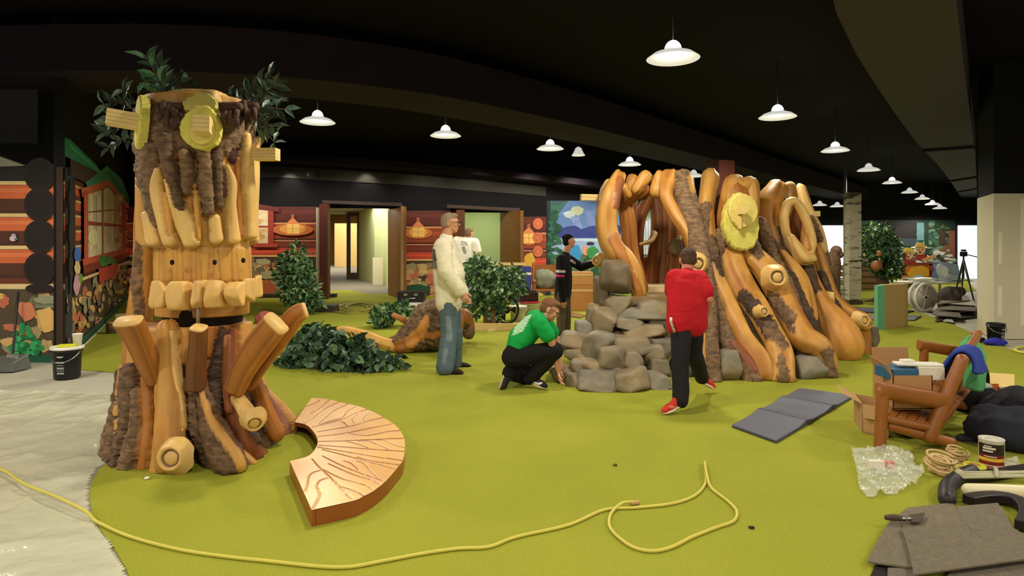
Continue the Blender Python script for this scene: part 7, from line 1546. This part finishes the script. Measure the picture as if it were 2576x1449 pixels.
tag(mk('white_board', *prism([Gz(x, y)[:2] for x, y in [(1226, 834), (1282, 829), (1300, 822), (1250, 826)]], .001, .012), WHITEP, smooth=False), 'thin white board flat on the carpet before the pine plank', 'board')
g = Gz(1215, 826); tag(mk('timber_plank', *slab([g+[0, .15, 0], g+[.22, .15, 0], g+[.2, .35, .42], g+[.02, .35, .42]], (0, .03, 0)), BROWNB, smooth=False), 'short brown board leaning under the leafy bush', 'plank')
g = Gz(1275, 822); t = thing('floor_fan', g, 'black round floor fan frame between the bush and white buckets', 'fan'); c = g+[0, .25, .27]
mk('fan_ring', *tube([c+np.array([.2*math.cos(a), 0, .24*math.sin(a)]) for a in np.linspace(0, 2*math.pi, 31)[:-1]], .02, n=10, closed=True, caps=False), BLACKP, t); mk('fan_hub', *cyl(c-[0, .06, 0], c+[0, .06, 0], .06), BLACKP, t)
for a in (0, 2.09, 4.19): mk('blade', *slab([c+np.array([.04*math.cos(a), 0, .04*math.sin(a)]), c+np.array([.17*math.cos(a-.35), .02, .2*math.sin(a-.35)]), c+np.array([.17*math.cos(a+.35), -.02, .2*math.sin(a+.35)])], (0, .006, 0)), BLACKP, t, smooth=False)
mk('fan_foot', *tube([g+[-.12, .25, .015], g+[.12, .25, .015]], .015, n=8), BLACKP, t)
# objects beyond the black-capped person
t = thing('wooden_chair', P(1372, 0, 14.5)*[1, 1, 0], 'log rocking chair standing left of the black-capped person', 'chair'); X0 = P(1372, 0, 14.5)[0]
def wl(nm, a, b, r): mk(nm, *tube([np.array(a)+[X0, 14.5, 0], np.array(b)+[X0, 14.5, 0]], r, n=10), LOGM, t)
for sx in (-.26, .26): wl('leg', (sx, -.25, 0.03), (sx, -.25, .62), .035); wl('leg', (sx, .25, .03), (sx*1.0, .35, 1.0), .035); wl('armrest', (sx, -.3, .62), (sx, .3, .6), .04); wl('rocker', (sx, -.4, .035), (sx, .5, .035), .03)
mk('seat', *box((X0, 14.5, .42), (.55, .55, .05)), LOGM, t, smooth=False); mk('backrest', *box((X0, 14.83, .75), (.5, .04, .45)), LOGM, t, smooth=False)
lump('stuffed_bag', 'grey and green stuffed bag resting on the far log chair seat', 'bag', np.array([X0, 14.5, .445]), (.5, .42, .5), S(120, 124, 104), 41, .05, 6)
for k, (x, y, w_, h_, lb, c) in enumerate([(1458, 752, 62, 40, 'lower cardboard box behind the black-capped person', S(176, 120, 66)), (1462, 712, 54, 32, 'upper cardboard box stacked behind the black-capped person', S(186, 132, 78))]):
    d_ = 14.0; p = P(x, 0, d_); hh = px(h_, d_); z0 = 0 if k == 0 else px(40, d_)*1.6+.004; hh = px(40, d_)*1.6 if k == 0 else hh
    t = thing('cardboard_box', (p[0], d_, z0), lb, 'box'); mk('box_body', *box((p[0], d_, z0+hh/2), (px(w_, d_), .45, hh)), PAINT, t, col=np.append(c, 0), smooth=False, bevel=.008); mk('tape_strip', *box((p[0], d_-.227, z0+hh*.8), (px(w_, d_)*.98, .004, .05)), PAINT, t, col=np.append(S(206, 170, 116), 0), smooth=False)
lump('trash_bag', 'shiny black trash bag on the carpet left of the grey boulder', 'trash bag', Gz(1474, 764), (.66, .5, .52), S(18, 18, 19), 43, .05, 7, m=mat('black_bag', (.012, .012, .013), rough=.28, spec=.6))
tag(mk('kraft_paper', *prism([Gz(x, y)[:2] for x, y in [(1432, 786), (1478, 795), (1460, 801), (1425, 797)]], .001, .02), PAINT, col=np.append(S(130, 100, 56), 0), smooth=False), 'brown scrap of kraft paper on the carpet behind the black-capped person', 'paper')
t = thing('tool_box', Gz(1316, 760), 'blue and white tool box against the mural right of the leafy bush', 'tool box'); g = Gz(1316, 760); mk('box_body', *box(g+[0, 0, .45], (.4, .3, .9)), mat('blue_box', S(56, 60, 130)), t, smooth=False, bevel=.01); mk('white_stripe', *box(g+[0, -.152, .72], (.4, .006, .06)), WHITEP, t, smooth=False)
t = thing('pine_counter', P(1260, 0, 16.8)*[1, 1, 0], 'pale pine counter top behind the leafy bush', 'counter'); p = P(1262, 664, 16.6); mk('counter_top', *box((p[0], 16.6, p[2]), (px(120, 16.6), .5, .06)), PINE, t, smooth=False)
for sx in (-.5, .5): mk('leg', *box((p[0]+sx, 16.6, p[2]/2), (.06, .06, p[2])), PINE, t, smooth=False)
# corridor pieces
for k, (x0, x1, lb) in enumerate([(842, 872, 'left pale pine panel leaning beyond the glazed corridor door'), (876, 900, 'right pale pine panel seen through the glazed corridor door')]):
    a, b = P(x0, 562, 44), P(x1, 562, 44); tag(mk('pine_board', *box(((a[0]+b[0])/2, 44, a[2]/2), (b[0]-a[0], .08, a[2])), PINE, smooth=False), lb, 'panel')
a, b = P(938, 648, 23.1), P(964, 648, 23.1); tag(mk('white_board', *box(((a[0]+b[0])/2, 23.1, a[2]/2), (b[0]-a[0], .06, a[2])), mat('cream_panel', S(226, 220, 190), var=.03), smooth=False), 'white panel leaning on the green corridor wall', 'panel')
# security camera, tiny spot fittings under the ledge
p = at_back(776, 438, .4); t = thing('ceiling_sensor', p, 'small grey sensor under the dark soffit above the doorway', 'sensor'); mk('sensor_body', *ell(p, (.05, .05, .07)), mat('grey_sensor', S(120, 118, 112)), t); mk('bracket', *cyl(p, p+[0, 0, .18], .012), BLACKP, t)
